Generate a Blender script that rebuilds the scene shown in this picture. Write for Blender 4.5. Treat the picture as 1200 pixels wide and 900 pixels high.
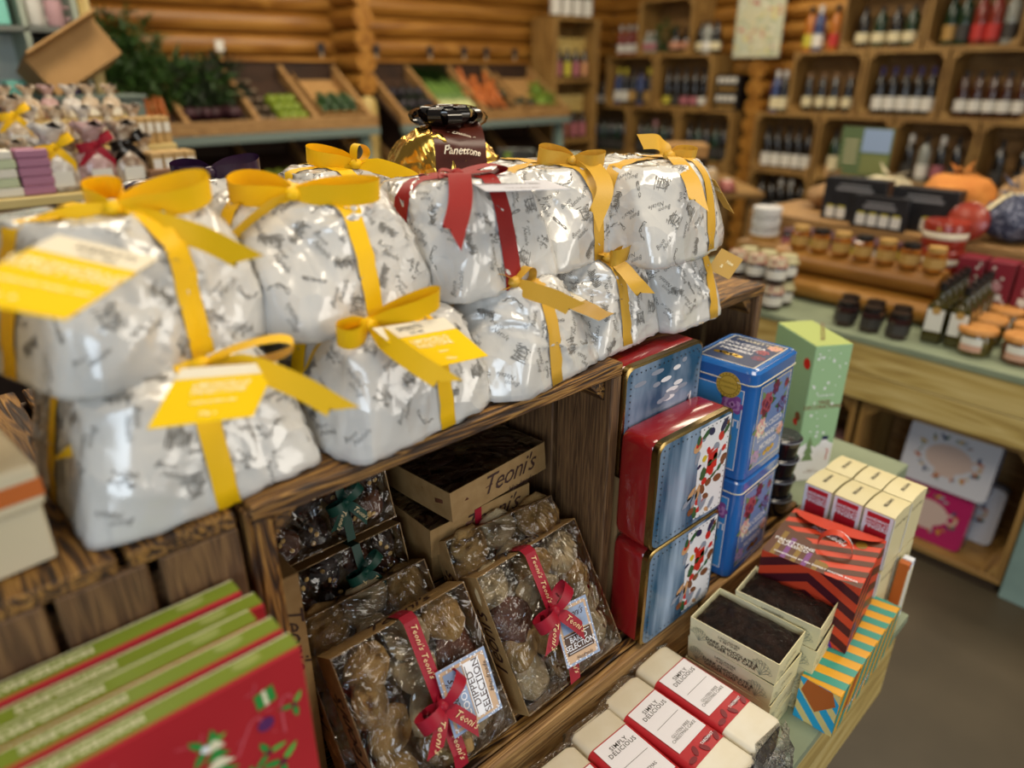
import bpy, math, random
import numpy as np
from mathutils import Vector, Matrix

# ------------------------------------------------------------------ camera, world, lights
scene = bpy.context.scene
C = scene.collection
for o in list(bpy.data.objects):
    bpy.data.objects.remove(o)
CZ = 1.5                                   # camera height; floor is z = 0
TH = math.radians(23.9)                    # looking down
AL = math.radians(48.0)                    # heading: between +X (along the display) and +Y (to the log wall)
FPX = 825.0
FW = Vector((math.cos(TH) * math.cos(AL), math.cos(TH) * math.sin(AL), -math.sin(TH)))
RT = Vector((math.sin(AL), -math.cos(AL), 0))
UP = RT.cross(FW)
cd = bpy.data.cameras.new('camera')
cam = bpy.data.objects.new('camera', cd)
C.objects.link(cam)
cam.location = (0, 0, CZ)
cam.rotation_euler = FW.to_track_quat('-Z', 'Y').to_euler()
cd.sensor_width = 36.0
cd.lens = FPX / 1200 * 36
cd.clip_start = 0.02
cd.dof.use_dof = True
cd.dof.focus_distance = 0.97
cd.dof.aperture_fstop = 1.9
scene.camera = cam

w = bpy.data.worlds.new('world')
scene.world = w
w.use_nodes = True
w.node_tree.nodes['Background'].inputs[0].default_value = (1.0, 0.93, 0.84, 1)
w.node_tree.nodes['Background'].inputs[1].default_value = 0.14

def area(name, loc, target, sx, sy, power, col):
    l = bpy.data.lights.new(name, 'AREA')
    l.shape = 'RECTANGLE'; l.size = sx; l.size_y = sy; l.energy = power; l.color = col
    o = bpy.data.objects.new(name, l); C.objects.link(o)
    o.location = loc
    o.rotation_euler = (Vector(target) - Vector(loc)).to_track_quat('-Z', 'Y').to_euler()
    return o
WARM = (1.0, 0.86, 0.66)
COOL = (0.74, 0.87, 1.0)
area('ceiling_lamp', (0.9, 0.2, 2.75), (0.9, 0.35, 0), 1.2, 0.5, 26, WARM)
area('ceiling_lamp', (2.9, 0.6, 2.8), (2.9, 0.7, 0), 0.5, 1.4, 38, WARM)
area('ceiling_lamp', (4.2, 2.6, 2.9), (4.6, 2.6, 0), 0.5, 2.4, 36, WARM)
area('ceiling_lamp', (2.4, 3.5, 2.9), (2.4, 4.0, 0), 2.4, 0.5, 44, WARM)
area('ceiling_lamp', (0.5, 2.1, 2.8), (0.5, 2.2, 0), 1.2, 0.5, 30, WARM)
area('added_glint_fill', (2.1, -2.4, 1.3), (0.7, 0.5, 0.9), 1.4, 2.0, 40, (1.0, 0.93, 0.82))  # added warm fill lamp: glints on the film, brighter box and tin fronts
area('daylight_window', (-1.6, -1.3, 1.75), (0.6, 0.7, 1.1), 1.6, 1.3, 40, COOL)

vs = scene.view_settings
vs.view_transform = 'Standard'; vs.look = 'None'; vs.gamma = 1.0; vs.use_curve_mapping = False
vs.exposure = -0.10

# ------------------------------------------------------------------ helpers
rng = np.random.default_rng(7)
random.seed(7)

def at(x, y, X=None, Y=None, Z=None):
    """point on the ray through a picture position, on a plane given in metres (Z relative to floor)"""
    d = FW * FPX + RT * (x - 600) + UP * (450 - y)
    if X is not None: k = X / d.x
    elif Y is not None: k = Y / d.y
    else: k = (Z - CZ) / d.z
    return Vector((d.x * k, d.y * k, d.z * k + CZ))
def rel(dx, dy, depth, f=0.0):
    """offset seen as dx, dy at a given depth, f metres further away"""
    k = depth / FPX
    return RT * (dx * k) + UP * (-dy * k) + Vector((math.cos(AL), math.sin(AL), 0)) * f

MATS = {}
def srgb(c):
    if isinstance(c, str):
        c = c.lstrip('#'); c = tuple(int(c[i:i + 2], 16) / 255 for i in (0, 2, 4))
    return tuple(((v / 12.92) if v <= 0.04045 else ((v + 0.055) / 1.055) ** 2.4) for v in c) + (1,)

def newmat(name):
    m = bpy.data.materials.new(name); m.use_nodes = True
    nt = m.node_tree
    return m, nt, nt.nodes['Principled BSDF']

def M(name, col=(.8, .8, .8), rough=.5, metal=0., col2=None, scale=30., bump=0., bscale=80., coat=0., trans=0., spec=.5, stretch=(1, 1, 1), ior=1.45, detail=3., contrast=(.35, .65), coords='Object'):
    if name in MATS: return MATS[name]
    m, nt, b = newmat(name)
    N = nt.nodes; Lk = nt.links
    b.inputs['Base Color'].default_value = srgb(col)
    b.inputs['Roughness'].default_value = rough
    b.inputs['Metallic'].default_value = metal
    b.inputs['Specular IOR Level'].default_value = spec
    b.inputs['Coat Weight'].default_value = coat
    b.inputs['Coat Roughness'].default_value = .06
    b.inputs['Transmission Weight'].default_value = trans
    b.inputs['IOR'].default_value = ior
    tc = N.new('ShaderNodeTexCoord'); mp = N.new('ShaderNodeMapping')
    mp.inputs['Scale'].default_value = stretch
    Lk.new(tc.outputs[coords], mp.inputs['Vector'])
    if col2 is not None:
        nz = N.new('ShaderNodeTexNoise'); nz.inputs['Scale'].default_value = scale; nz.inputs['Detail'].default_value = detail
        cr = N.new('ShaderNodeValToRGB')
        cr.color_ramp.elements[0].position = contrast[0]; cr.color_ramp.elements[1].position = contrast[1]
        cr.color_ramp.elements[0].color = srgb(col); cr.color_ramp.elements[1].color = srgb(col2)
        Lk.new(mp.outputs[0], nz.inputs['Vector']); Lk.new(nz.outputs[0], cr.inputs[0]); Lk.new(cr.outputs[0], b.inputs['Base Color'])
    if bump:
        nz = N.new('ShaderNodeTexNoise'); nz.inputs['Scale'].default_value = bscale; nz.inputs['Detail'].default_value = 4
        bp = N.new('ShaderNodeBump'); bp.inputs['Strength'].default_value = bump; bp.inputs['Distance'].default_value = .01
        Lk.new(mp.outputs[0], nz.inputs['Vector']); Lk.new(nz.outputs[0], bp.inputs['Height']); Lk.new(bp.outputs[0], b.inputs['Normal'])
    MATS[name] = m
    return m

def wood(name, stops, axis, scale=9., stretch=14., rough=.55, bump=.25, warp=1.2, fine=.35):
    """grain along axis; stops = [(pos, colour)...] over the ring value"""
    if name in MATS: return MATS[name]
    m, nt, b = newmat(name); N = nt.nodes; Lk = nt.links
    tc = N.new('ShaderNodeTexCoord'); oi = N.new('ShaderNodeObjectInfo')
    ad = N.new('ShaderNodeVectorMath'); ad.operation = 'MULTIPLY_ADD'
    ad.inputs[1].default_value = (7.3, 5.1, 9.7)
    cb = N.new('ShaderNodeCombineXYZ')
    for i in range(3): Lk.new(oi.outputs['Random'], cb.inputs[i])
    Lk.new(cb.outputs[0], ad.inputs[0]); Lk.new(tc.outputs['Object'], ad.inputs[2])
    mp = N.new('ShaderNodeMapping')
    s = [stretch] * 3; s[axis] = 1.0
    mp.inputs['Scale'].default_value = s
    Lk.new(ad.outputs[0], mp.inputs['Vector'])
    n1 = N.new('ShaderNodeTexNoise'); n1.inputs['Scale'].default_value = scale * .35; n1.inputs['Detail'].default_value = 2; n1.inputs['Distortion'].default_value = warp
    n2 = N.new('ShaderNodeTexNoise'); n2.inputs['Scale'].default_value = scale * 2.2; n2.inputs['Detail'].default_value = 5
    Lk.new(mp.outputs[0], n1.inputs['Vector']); Lk.new(mp.outputs[0], n2.inputs['Vector'])
    mm = N.new('ShaderNodeMath'); mm.operation = 'MULTIPLY'; mm.inputs[1].default_value = 9.0
    Lk.new(n1.outputs[0], mm.inputs[0])
    sn = N.new('ShaderNodeMath'); sn.operation = 'PINGPONG'; sn.inputs[1].default_value = 1.0
    Lk.new(mm.outputs[0], sn.inputs[0])
    mx = N.new('ShaderNodeMix'); mx.data_type = 'FLOAT'; mx.inputs[0].default_value = fine
    Lk.new(sn.outputs[0], mx.inputs[2]); Lk.new(n2.outputs[0], mx.inputs[3])
    cr = N.new('ShaderNodeValToRGB')
    e = cr.color_ramp.elements
    e[0].position = stops[0][0]; e[0].color = srgb(stops[0][1])
    e[1].position = stops[-1][0]; e[1].color = srgb(stops[-1][1])
    for p, c in stops[1:-1]:
        k = e.new(p); k.color = srgb(c)
    Lk.new(mx.outputs[0], cr.inputs[0]); Lk.new(cr.outputs[0], b.inputs['Base Color'])
    b.inputs['Roughness'].default_value = rough
    bp = N.new('ShaderNodeBump'); bp.inputs['Strength'].default_value = bump; bp.inputs['Distance'].default_value = .004
    Lk.new(mx.outputs[0], bp.inputs['Height']); Lk.new(bp.outputs[0], b.inputs['Normal'])
    MATS[name] = m
    return m

def film(name='cellophane', gloss=.3, tint=(1, 1, 1, 1), scale=26., strength=.8, k=1.5, k0=.03):
    if name in MATS: return MATS[name]
    m = bpy.data.materials.new(name); m.use_nodes = True
    nt = m.node_tree; N = nt.nodes; Lk = nt.links
    N.remove(N['Principled BSDF'])
    tr = N.new('ShaderNodeBsdfTransparent'); tr.inputs[0].default_value = tint
    gl = N.new('ShaderNodeBsdfGlossy'); gl.inputs['Roughness'].default_value = .1
    lw = N.new('ShaderNodeLayerWeight'); lw.inputs[0].default_value = gloss
    mx = N.new('ShaderNodeMixShader')
    tc = N.new('ShaderNodeTexCoord')
    vo = N.new('ShaderNodeTexVoronoi'); vo.feature = 'DISTANCE_TO_EDGE'; vo.inputs['Scale'].default_value = scale
    nz = N.new('ShaderNodeTexNoise'); nz.inputs['Scale'].default_value = scale * .5; nz.inputs['Detail'].default_value = 4; nz.inputs['Distortion'].default_value = 1.5
    mxv = N.new('ShaderNodeMix'); mxv.data_type = 'RGBA'; mxv.inputs[0].default_value = .07
    Lk.new(tc.outputs['Object'], mxv.inputs[6]); Lk.new(nz.outputs[1], mxv.inputs[7])
    Lk.new(tc.outputs['Object'], nz.inputs['Vector']); Lk.new(mxv.outputs[2], vo.inputs['Vector'])
    bp = N.new('ShaderNodeBump'); bp.inputs['Strength'].default_value = strength; bp.inputs['Distance'].default_value = .02
    Lk.new(vo.outputs[0], bp.inputs['Height'])
    Lk.new(bp.outputs[0], gl.inputs['Normal']); Lk.new(bp.outputs[0], lw.inputs['Normal'])
    mu = N.new('ShaderNodeMath'); mu.operation = 'MULTIPLY_ADD'; mu.inputs[1].default_value = k; mu.inputs[2].default_value = k0; mu.use_clamp = True
    Lk.new(lw.outputs['Fresnel'], mu.inputs[0]); Lk.new(mu.outputs[0], mx.inputs[0]); Lk.new(tr.outputs[0], mx.inputs[1]); Lk.new(gl.outputs[0], mx.inputs[2])
    Lk.new(mx.outputs[0], N['Material Output'].inputs[0])
    MATS[name] = m
    return m

class MB:
    """collects faces for one mesh"""
    def __init__(s): s.v = []; s.f = []; s.m = []
    def add(s, v, f, mi=0):
        n = len(s.v); s.v.extend([tuple(p) for p in v]); s.f.extend([tuple(i + n for i in q) for q in f]); s.m.extend([mi] * len(f)); return s
    def box(s, x0, x1, y0, y1, z0, z1, mi=0, c=0.):
        if c <= 0:
            v = [(x, y, z) for z in (z0, z1) for y in (y0, y1) for x in (x0, x1)]
            return s.add(v, [(0, 2, 3, 1), (4, 5, 7, 6), (0, 1, 5, 4), (2, 6, 7, 3), (0, 4, 6, 2), (1, 3, 7, 5)], mi)
        # vertical edges and rims chamfered
        def ring(a, z):
            return [(x0 + c, y0 + a, z), (x1 - c, y0 + a, z), (x1 - a, y0 + c, z), (x1 - a, y1 - c, z), (x1 - c, y1 - a, z), (x0 + c, y1 - a, z), (x0 + a, y1 - c, z), (x0 + a, y0 + c, z)]
        def ring2(z): return [(x0 + c, y0 + c, z), (x1 - c, y0 + c, z), (x1 - c, y0 + c, z), (x1 - c, y1 - c, z), (x1 - c, y1 - c, z), (x0 + c, y1 - c, z), (x0 + c, y1 - c, z), (x0 + c, y0 + c, z)]
        R = [ring2(z0), ring(0, z0 + c), ring(0, z1 - c), ring2(z1)]
        return s.loft(R, mi)
    def loft(s, rings, mi=0, cap=True, close=True):
        n = len(rings[0]); v = [p for r in rings for p in r]; f = []
        for i in range(len(rings) - 1):
            for j in range(n if close else n - 1):
                k = (j + 1) % n
                f.append((i * n + j, i * n + k, (i + 1) * n + k, (i + 1) * n + j))
        if cap:
            f.append(tuple(reversed(range(n)))); f.append(tuple((len(rings) - 1) * n + j for j in range(n)))
        return s.add(v, f, mi)
    def lathe(s, prof, seg=16, mi=0, o=(0, 0, 0), cap=True, sx=1., sy=1.):
        R = [[(o[0] + r * sx * math.cos(2 * math.pi * j / seg), o[1] + r * sy * math.sin(2 * math.pi * j / seg), o[2] + z) for j in range(seg)] for r, z in prof]
        return s.loft(R, mi, cap)
    def tube(s, path, r, seg=8, mi=0):
        path = [Vector(p) for p in path]; R = []
        rr = r if hasattr(r, '__len__') else [r] * len(path)
        ref = Vector((0.13, .21, 1)).normalized()
        for i, p in enumerate(path):
            t = (path[min(i + 1, len(path) - 1)] - path[max(i - 1, 0)]).normalized()
            a = t.cross(ref)
            if a.length < .05: a = t.cross(Vector((1, 0, 0)))
            a.normalize(); b = t.cross(a)
            R.append([tuple(p + (a * math.cos(2 * math.pi * j / seg) + b * math.sin(2 * math.pi * j / seg)) * rr[i]) for j in range(seg)])
        return s.loft(R, mi)
    def prism(s, poly, z0, z1, mi=0):
        return s.loft([[(x, y, z0) for x, y in poly], [(x, y, z1) for x, y in poly]], mi)
    def sphere(s, c, r, seg=10, rings=7, mi=0, sx=1, sy=1, sz=1):
        pr = [(max(1e-4, math.sin(math.pi * i / rings)) * r, -math.cos(math.pi * i / rings) * r * sz) for i in range(rings + 1)]
        return s.lathe(pr, seg, mi, c, True, sx, sy)
    def xf(s, mat):
        s.v = [tuple(mat @ Vector(p)) for p in s.v]; return s
    def build(s, name, mats, parent=None, smooth=False, loc=None, rot=None, thingargs=None):
        me = bpy.data.meshes.new(name)
        me.from_pydata(s.v, [], s.f); me.update()
        if not isinstance(mats, (list, tuple)): mats = [mats]
        for k in mats: me.materials.append(k)
        if len(mats) > 1: me.polygons.foreach_set('material_index', s.m)
        if smooth is True: me.polygons.foreach_set('use_smooth', [True] * len(me.polygons))
        elif smooth: me.shade_smooth() if hasattr(me, 'shade_smooth') else None
        if smooth and smooth is not True and hasattr(me, 'set_sharp_from_angle'): me.set_sharp_from_angle(angle=math.radians(smooth))
        o = bpy.data.objects.new(name, me); C.objects.link(o)
        if parent is not None: o.parent = parent
        if loc is not None: o.location = loc
        if rot is not None: o.rotation_euler = rot
        return o

def tag(o, label, cat, group=None, kind=None):
    if label: o['label'] = label
    if cat: o['category'] = cat
    if group: o['group'] = group
    if kind: o['kind'] = kind
    return o
def thing(name, label, cat, loc=(0, 0, 0), rz=0., group=None, rot=None):
    o = bpy.data.objects.new(name, None); C.objects.link(o)
    o.empty_display_size = .05
    o.location = loc; o.rotation_euler = rot if rot is not None else (0, 0, rz)
    return tag(o, label, cat, group)
def struct(o): o['kind'] = 'structure'; return o
def dup(root, loc, rz=None, label=None, group=None, scale=None, rot=None):
    def cp(o, p):
        c = o.copy(); C.objects.link(c); c.parent = p
        for ch in KIDS(o): cp(ch, c)
        return c
    r = cp(root, None)
    r.location = loc
    if rz is not None: r.rotation_euler = (0, 0, rz)
    if rot is not None: r.rotation_euler = rot
    if scale: r.scale = scale
    if label: r['label'] = label
    if group: r['group'] = group
    return r
def KIDS(o): return list(o.children)

_txt = {}
def text2d(s, size=1., align='CENTER', shear=0., res=2, bold=0., spacing=1.):
    """lettering as flat triangles, centred on the origin"""
    key = (s, align, shear, res, bold, spacing)
    if key not in _txt:
        cu = bpy.data.curves.new('t', 'FONT'); cu.body = s; cu.size = 1.; cu.align_x = align; cu.align_y = 'CENTER'
        cu.shear = shear; cu.resolution_u = res; cu.offset = bold; cu.space_character = spacing; cu.space_line = .85
        ob = bpy.data.objects.new('t', cu); C.objects.link(ob)
        bpy.context.view_layer.update()
        me = ob.evaluated_get(bpy.context.evaluated_depsgraph_get()).to_mesh()
        v = np.array([tuple(p.co)[:2] for p in me.vertices]) if len(me.vertices) else np.zeros((0, 2))
        f = [tuple(p.vertices) for p in me.polygons]
        _txt[key] = (v, f)
        bpy.data.objects.remove(ob); bpy.data.curves.remove(cu)
    v, f = _txt[key]
    return v * size, f

class Flat:
    """a printed face: origin, unit x and y directions and normal, in the parent's local space; prints sit just proud of it"""
    def __init__(s, o, x, y, lift=.0004):
        s.o = Vector(o); s.x = Vector(x).normalized(); s.y = Vector(y).normalized(); s.n = s.x.cross(s.y).normalized(); s.lift = lift; s.k = 0
    def p(s, u, v, h=0.): return tuple(s.o + s.x * u + s.y * v + s.n * (s.lift + h))
    def text(s, mb, t, u, v, size, rot=0., mi=0, h=.0003, **kw):
        vv, f = text2d(t, size, **kw)
        c, q = math.cos(rot), math.sin(rot)
        mb.add([s.p(u + a * c - b * q, v + a * q + b * c, h) for a, b in vv], f, mi)
    def rect(s, mb, u0, u1, v0, v1, mi=0, h=0.):
        mb.add([s.p(u0, v0, h), s.p(u1, v0, h), s.p(u1, v1, h), s.p(u0, v1, h)], [(0, 1, 2, 3)], mi)
    def poly(s, mb, pts, mi=0, h=0.):
        mb.add([s.p(u, v, h) for u, v in pts], [tuple(range(len(pts)))], mi)
    def frame(s, mb, u0, u1, v0, v1, t, mi=0, h=0.):
        s.rect(mb, u0, u1, v0, v0 + t, mi, h); s.rect(mb, u0, u1, v1 - t, v1, mi, h); s.rect(mb, u0, u0 + t, v0 + t, v1 - t, mi, h); s.rect(mb, u1 - t, u1, v0 + t, v1 - t, mi, h)
    def disc(s, mb, u, v, r, mi=0, h=0., n=14, ry=None, rot=0.):
        ry = ry or r
        pts = []
        for i in range(n):
            a = r * math.cos(6.2832 * i / n); b = ry * math.sin(6.2832 * i / n)
            pts.append((u + a * math.cos(rot) - b * math.sin(rot), v + a * math.sin(rot) + b * math.cos(rot)))
        s.poly(mb, pts, mi, h)
    def line(s, mb, pts, wd, mi=0, h=0.):
        for (a, b), (c, d) in zip(pts[:-1], pts[1:]):
            dx, dy = c - a, d - b; L = math.hypot(dx, dy) or 1; nx, ny = -dy / L * wd / 2, dx / L * wd / 2
            s.poly(mb, [(a + nx, b + ny), (a - nx, b - ny), (c - nx, d - ny), (c + nx, d + ny)], mi, h)

def smooth_path(pts, n=24):
    """Catmull-Rom through points"""
    P = [Vector(p) for p in pts]; P = [P[0] * 2 - P[1]] + P + [P[-1] * 2 - P[-2]]
    out = []; segs = len(P) - 3
    for i in range(segs):
        m = max(2, n // segs)
        for j in range(m + (1 if i == segs - 1 else 0)):
            t = j / m; a, b, c, d = P[i:i + 4]
            out.append(.5 * ((2 * b) + (c - a) * t + (2 * a - 5 * b + 4 * c - d) * t * t + (3 * b - a - 3 * c + d) * t ** 3))
    return out
def strip(mb, path, side, width, cut=0., mi=0, cols=2):
    """ribbon along path; side = vector or list of vectors; width = number or list; cut slants the end"""
    path = [Vector(p) for p in path]; n = len(path); V = []
    for i, p in enumerate(path):
        sv = side[i] if isinstance(side, list) else side
        t = (path[min(i + 1, n - 1)] - path[max(i - 1, 0)]).normalized()
        sv = (sv - t * sv.dot(t)).normalized()
        wd = width[i] if hasattr(width, '__len__') else width
        for j in range(cols + 1):
            a = j / cols - .5
            q = p + sv * (wd * a)
            if i == n - 1: q = q + t * (cut * a)
            V.append(tuple(q))
    f = [(i * (cols + 1) + j, i * (cols + 1) + j + 1, (i + 1) * (cols + 1) + j + 1, (i + 1) * (cols + 1) + j) for i in range(n - 1) for j in range(cols)]
    mb.add(V, f, mi)
# ------------------------------------------------------------------ materials
CHAR = [(.18, '#170c06'), (.42, '#42280f'), (.62, '#7f5724'), (.9, '#b98c46')]
SLAT = [(.12, '#2b1b10'), (.45, '#5f4329'), (.85, '#8a6740')]
PINE = [(.1, '#9a7f44'), (.45, '#bda460'), (.85, '#cfba7c')]
RAIL = [(.12, '#5b3f22'), (.45, '#9a7343'), (.85, '#b8925a')]
SHELF = [(.1, '#664822'), (.5, '#94703a'), (.9, '#aa874c')]
LOGC = [(.1, '#744815'), (.5, '#976624'), (.9, '#b0803a')]
def Wd(kind, axis):
    st = dict(char=CHAR, slat=SLAT, pine=PINE, rail=RAIL, shelf=SHELF, log=LOGC)[kind]
    kw = dict(char=dict(scale=13, stretch=15, fine=.45, bump=.4), slat=dict(scale=12, stretch=22, fine=.62, bump=.3), pine=dict(scale=3.2, stretch=9, fine=.45, bump=.1, rough=.5),
              rail=dict(scale=9, stretch=18, fine=.5, bump=.3), shelf=dict(scale=4, stretch=8, fine=.5, bump=.1), log=dict(scale=2, stretch=8, fine=.5, bump=.1, rough=.42))[kind]
    return wood(kind + '_wood_' + 'xyz'[axis], st, axis, **kw)
SAGE = M('sage_paint', '#8b967c', .5, col2='#7f8b73', scale=9)
TEAL = M('teal_paint', '#8aa39c', .5, col2='#7d958f', scale=7)
FILM = film()

def plank(parent, x0, x1, y0, y1, z0, z1, mat, name='plank', j=.0012):
    """one board given in world metres, its own object under parent"""
    cx, cy, cz = (x0 + x1) / 2, (y0 + y1) / 2, (z0 + z1) / 2
    mb = MB().box(x0 - cx, x1 - cx, y0 - cy, y1 - cy, z0 - cz, z1 - cz, c=min(.002, .2 * min(x1 - x0, y1 - y0, z1 - z0)))
    q = [random.uniform(-j, j) for _ in range(3)]
    o = mb.build(name, mat, parent)
    pl = parent.location if parent else Vector((0, 0, 0))
    o.location = (cx - pl.x + q[0], cy - pl.y + q[1], cz - pl.z + q[2])
    return o

# ------------------------------------------------------------------ the room
fl = MB().box(-3, 6, -3, 5.2, -.1, 0).build('floor', M('floor_concrete', '#574d3c', .5, col2='#453d2f', scale=2.2, bump=.05, bscale=40))
struct(fl)
def log_wall(name, along, a0, a1, face, depth):
    root = bpy.data.objects.new(name, None); C.objects.link(root); struct(root)
    root.location = (0, face, 0) if along == 0 else (face, 0, 0)
    bk = MB()
    if along == 0: bk.box(a0, a1, .06, depth, 0, 3)
    else: bk.box(.06, depth, a0, a1, 0, 3)
    bk.build('backing', M('wall_chinking', '#5a3414', .8), root)
    L = a1 - a0
    mb = MB()
    R = []
    for s in (0, L):
        ring = []
        for k in range(9):
            a = math.pi * (k / 8) - math.pi / 2
            ring.append((s - L / 2, -.062 * math.cos(a), .066 * math.sin(a)) if along == 0 else (-.062 * math.cos(a), s - L / 2, .066 * math.sin(a)))
        ring += [(s - L / 2, .06, .06), (s - L / 2, .06, -.06)] if along == 0 else [(.06, s - L / 2, .06), (.06, s - L / 2, -.06)]
        R.append(ring)
    mb.loft(R)
    first = mb.build('log', Wd('log', along), root, smooth=40)
    for i in range(22):
        o = first if i == 0 else first.copy()
        if i: C.objects.link(o)
        o.location = ((a0 + a1) / 2, 0.05, .07 + .132 * i) if along == 0 else (.05, (a0 + a1) / 2, .07 + .132 * i)
    return root
wl = log_wall('wall_left', 0, -1.5, 5.6, 4.75, .25)
wb = log_wall('wall_back', 1, -1.5, 4.75, 5.52, .25)
def log_ends(name, label, x, y, along, z0, z1, L=.34):
    t = thing(name, label, 'log post', (x, y, z0))
    mb = MB()
    n = 12
    R = [[((.075 * math.cos(6.283 * k / n)), s, .068 * math.sin(6.283 * k / n)) if along == 1 else (s, .075 * math.cos(6.283 * k / n), .068 * math.sin(6.283 * k / n)) for k in range(n)] for s in (-L / 2, L / 2)]
    f = mb.loft(R).build('log_end', Wd('log', along), t, smooth=40)
    i = 0; z = .068
    while z0 + z < z1:
        o = f if i == 0 else f.copy()
        if i: C.objects.link(o)
        o.location = (0, 0, z); z += .132; i += 1
    return t
t = log_ends('log_crossing', 'stack of protruding log ends crossing the wall between the vegetable bays', 2.70, 4.60, 1, 1.36, 2.9)
MB().lathe([(.06, 0), (.06, 1.30), (.045, 1.34), (.0, 1.355)], 12).build('round_post', Wd('pine', 2), None, smooth=40, loc=(2.68, 4.42, 0))
tag(bpy.data.objects['round_post'], 'pale round wooden post standing under the stacked log ends', 'post')
log_ends('log_crossing', 'stack of protruding log ends crossing the wall between the bottle crates', 5.43, 3.08, 0, 0.0, 2.9)

# ------------------------------------------------------------------ low sage table and the crates of the display
tb = thing('display_table', 'low display table with sage painted top and pine plank front', 'table', (0.4, .65, 0))
TZ = .54
R = MB().prism([(-.75, .225), (1.282, .277), (1.282, 1.25), (-.75, 1.25)], TZ - .018, TZ)
R.v = [(x - .4, y - .65, z) for x, y, z in R.v]
R.build('table_top', SAGE, tb)
for i, (a, b) in enumerate(((.432, .520), (.34, .430))):
    mb = MB().prism([(-.745, .233), (1.27, .285), (1.27, .305), (-.745, .253)], a, b)
    mb.v = [(x - .4, y - .65, z) for x, y, z in mb.v]
    mb.build('front_plank', Wd('pine', 0), tb)
for i, (a, b) in enumerate(((.432, .520), (.34, .430))):
    plank(tb, 1.25, 1.27, .31, 1.24, a, b, Wd('pine', 1), 'end_plank')
for x in (-.6, 1.2):
    for y in (.5, 1.15): plank(tb, x, x + .07, y, y + .07, 0, .52, TEAL, 'leg', 0)

def low_crate(x0, x1, label, y0=.485, y1=1.02, z0=TZ, z1=.682):
    t = thing('low_crate', label, 'crate', ((x0 + x1) / 2, (y0 + y1) / 2, z0))
    m = Wd('rail', 0)
    plank(t, x0, x1, y0, y0 + .014, z0 + .062, z1 - .002, m, 'front_board', 0)
    plank(t, x0, x1, y0, y0 + .014, z0 + .004, z0 + .058, m, 'front_board', 0)
    plank(t, x0, x1, y1 - .014, y1, z0 + .004, z1 - .02, m, 'back_board', 0)
    for x in (x0 + .001, x1 - .016): plank(t, x, x + .015, y0 + .015, y1 - .015, z0, z1 - .02, Wd('rail', 1), 'side_board', 0)
    yy = y0 + .015
    for wdt in (.016, .115, .115, .115, .10):
        plank(t, x0, x1, yy, yy + wdt, z1 - .014, z1, Wd('char', 0), 'top_board', .0006); yy += wdt + .006
    return t
low_crate(-.36, .178, 'low charred crate under the boxes with green spines')
low_crate(.185, .862, 'low brown crate base under the biscuit box crate')
low_crate(.868, 1.27, 'low brown crate base under the tall blue tins')
RZ = .682           # top of the low crates

def open_crate(x0, x1, y0, y1, z0, z1, label):
    """crate on its side, opening towards the aisle (-Y)"""
    t = thing('wooden_crate', label, 'crate', ((x0 + x1) / 2, (y0 + y1) / 2, z0))
    n = 3; dy = (y1 - y0) / n
    for i in range(n):
        a, b = y0 + i * dy + (.002 if i else 0), y0 + (i + 1) * dy - .003
        plank(t, x0, x1, a, b, z1 - .019, z1, Wd('char', 0), 'top_board', 0)
        plank(t, x0, x1, a, b, z0, z0 + .012, Wd('char', 0), 'bottom_board', 0)
    for s, xa in ((0, x0), (1, x1 - .02)):
        ys = [y0, y0 + .105, y0 + .215, y1]
        for i in range(3):
            plank(t, xa, xa + .02, ys[i] + (.008 if i else .001), ys[i + 1] - .001, z0 + .012, z1 - .019, Wd('slat' if s else 'char', 2), 'side_board', 0)
    n = 5; dz = (z1 - z0 - .03) / n
    for i in range(n):
        plank(t, x0 + .02, x1 - .02, y1 - .012, y1, z0 + .014 + i * dz, z0 + .006 + (i + 1) * dz, Wd('slat', 0), 'back_board', 0)
    k = .038
    for sx, xa in ((1, x0 + .02), (-1, x1 - .02)):
        for sz, za in ((1, z0 + .012), (-1, z1 - .019)):
            mb = MB(); L = y1 - y0 - .02
            tri = [(0, 0), (sx * k, 0), (0, sz * k)]
            mb.loft([[(x, s, z) for x, z in tri] for s in (-L / 2, L / 2)])
            mb.build('corner_batten', Wd('char', 1), t, loc=(xa - t.location.x, 0.004, za - t.location.z))
    return t
CT = 1.14
c1 = open_crate(.182, .706, .557, 1.0, RZ, CT, 'charred wooden crate on its side holding the biscuit boxes')
plank(c1, .176, .181, .557, .60, RZ, CT - .004, Wd('char', 2), 'side_lath', 0)
c2 = open_crate(.712, 1.20, .628, 1.0, RZ, CT, 'wooden crate on its side hidden behind the red and blue tins')

def slat_crate(x0, x1, y0, y1, z0, z1, label):
    """crate turned with its slatted base to the aisle"""
    t = thing('wooden_crate', label, 'crate', ((x0 + x1) / 2, (y0 + y1) / 2, z0))
    x = x1
    k = 0
    while x - .07 > x0:
        plank(t, x - .068, x, y0, y0 + .012, z0, z1, Wd('slat', 2), 'slat', .0008); x -= .0765; k += 1
    for i in range(3):
        a = z0 + .03 + i * (z1 - z0 - .1) / 2
        plank(t, x0, x1, y0 + .013, y0 + .03, a, a + .05, Wd('slat', 0), 'batten', 0)
    x = x1; 
    while x - .095 > x0 - .03:
        plank(t, x - .09, x, y0 + .0, y1, z1 + .0005, z1 + .0165, Wd('char', 1), 'top_board', 0); x -= .0975
    for xa in (x0, x1 - .015): plank(t, xa, xa + .015, y0 + .031, y1 - .013, z0, z1, Wd('slat', 2), 'side_board', 0)
    plank(t, x0, x1, y1 - .012, y1, z0, z1, Wd('slat', 0), 'back_board', 0)
    return t
slat_crate(-.335, .170, .560, 1.0, RZ, CT - .017, 'dark crate with vertical slats turned to the aisle behind the green-spined boxes')

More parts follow.
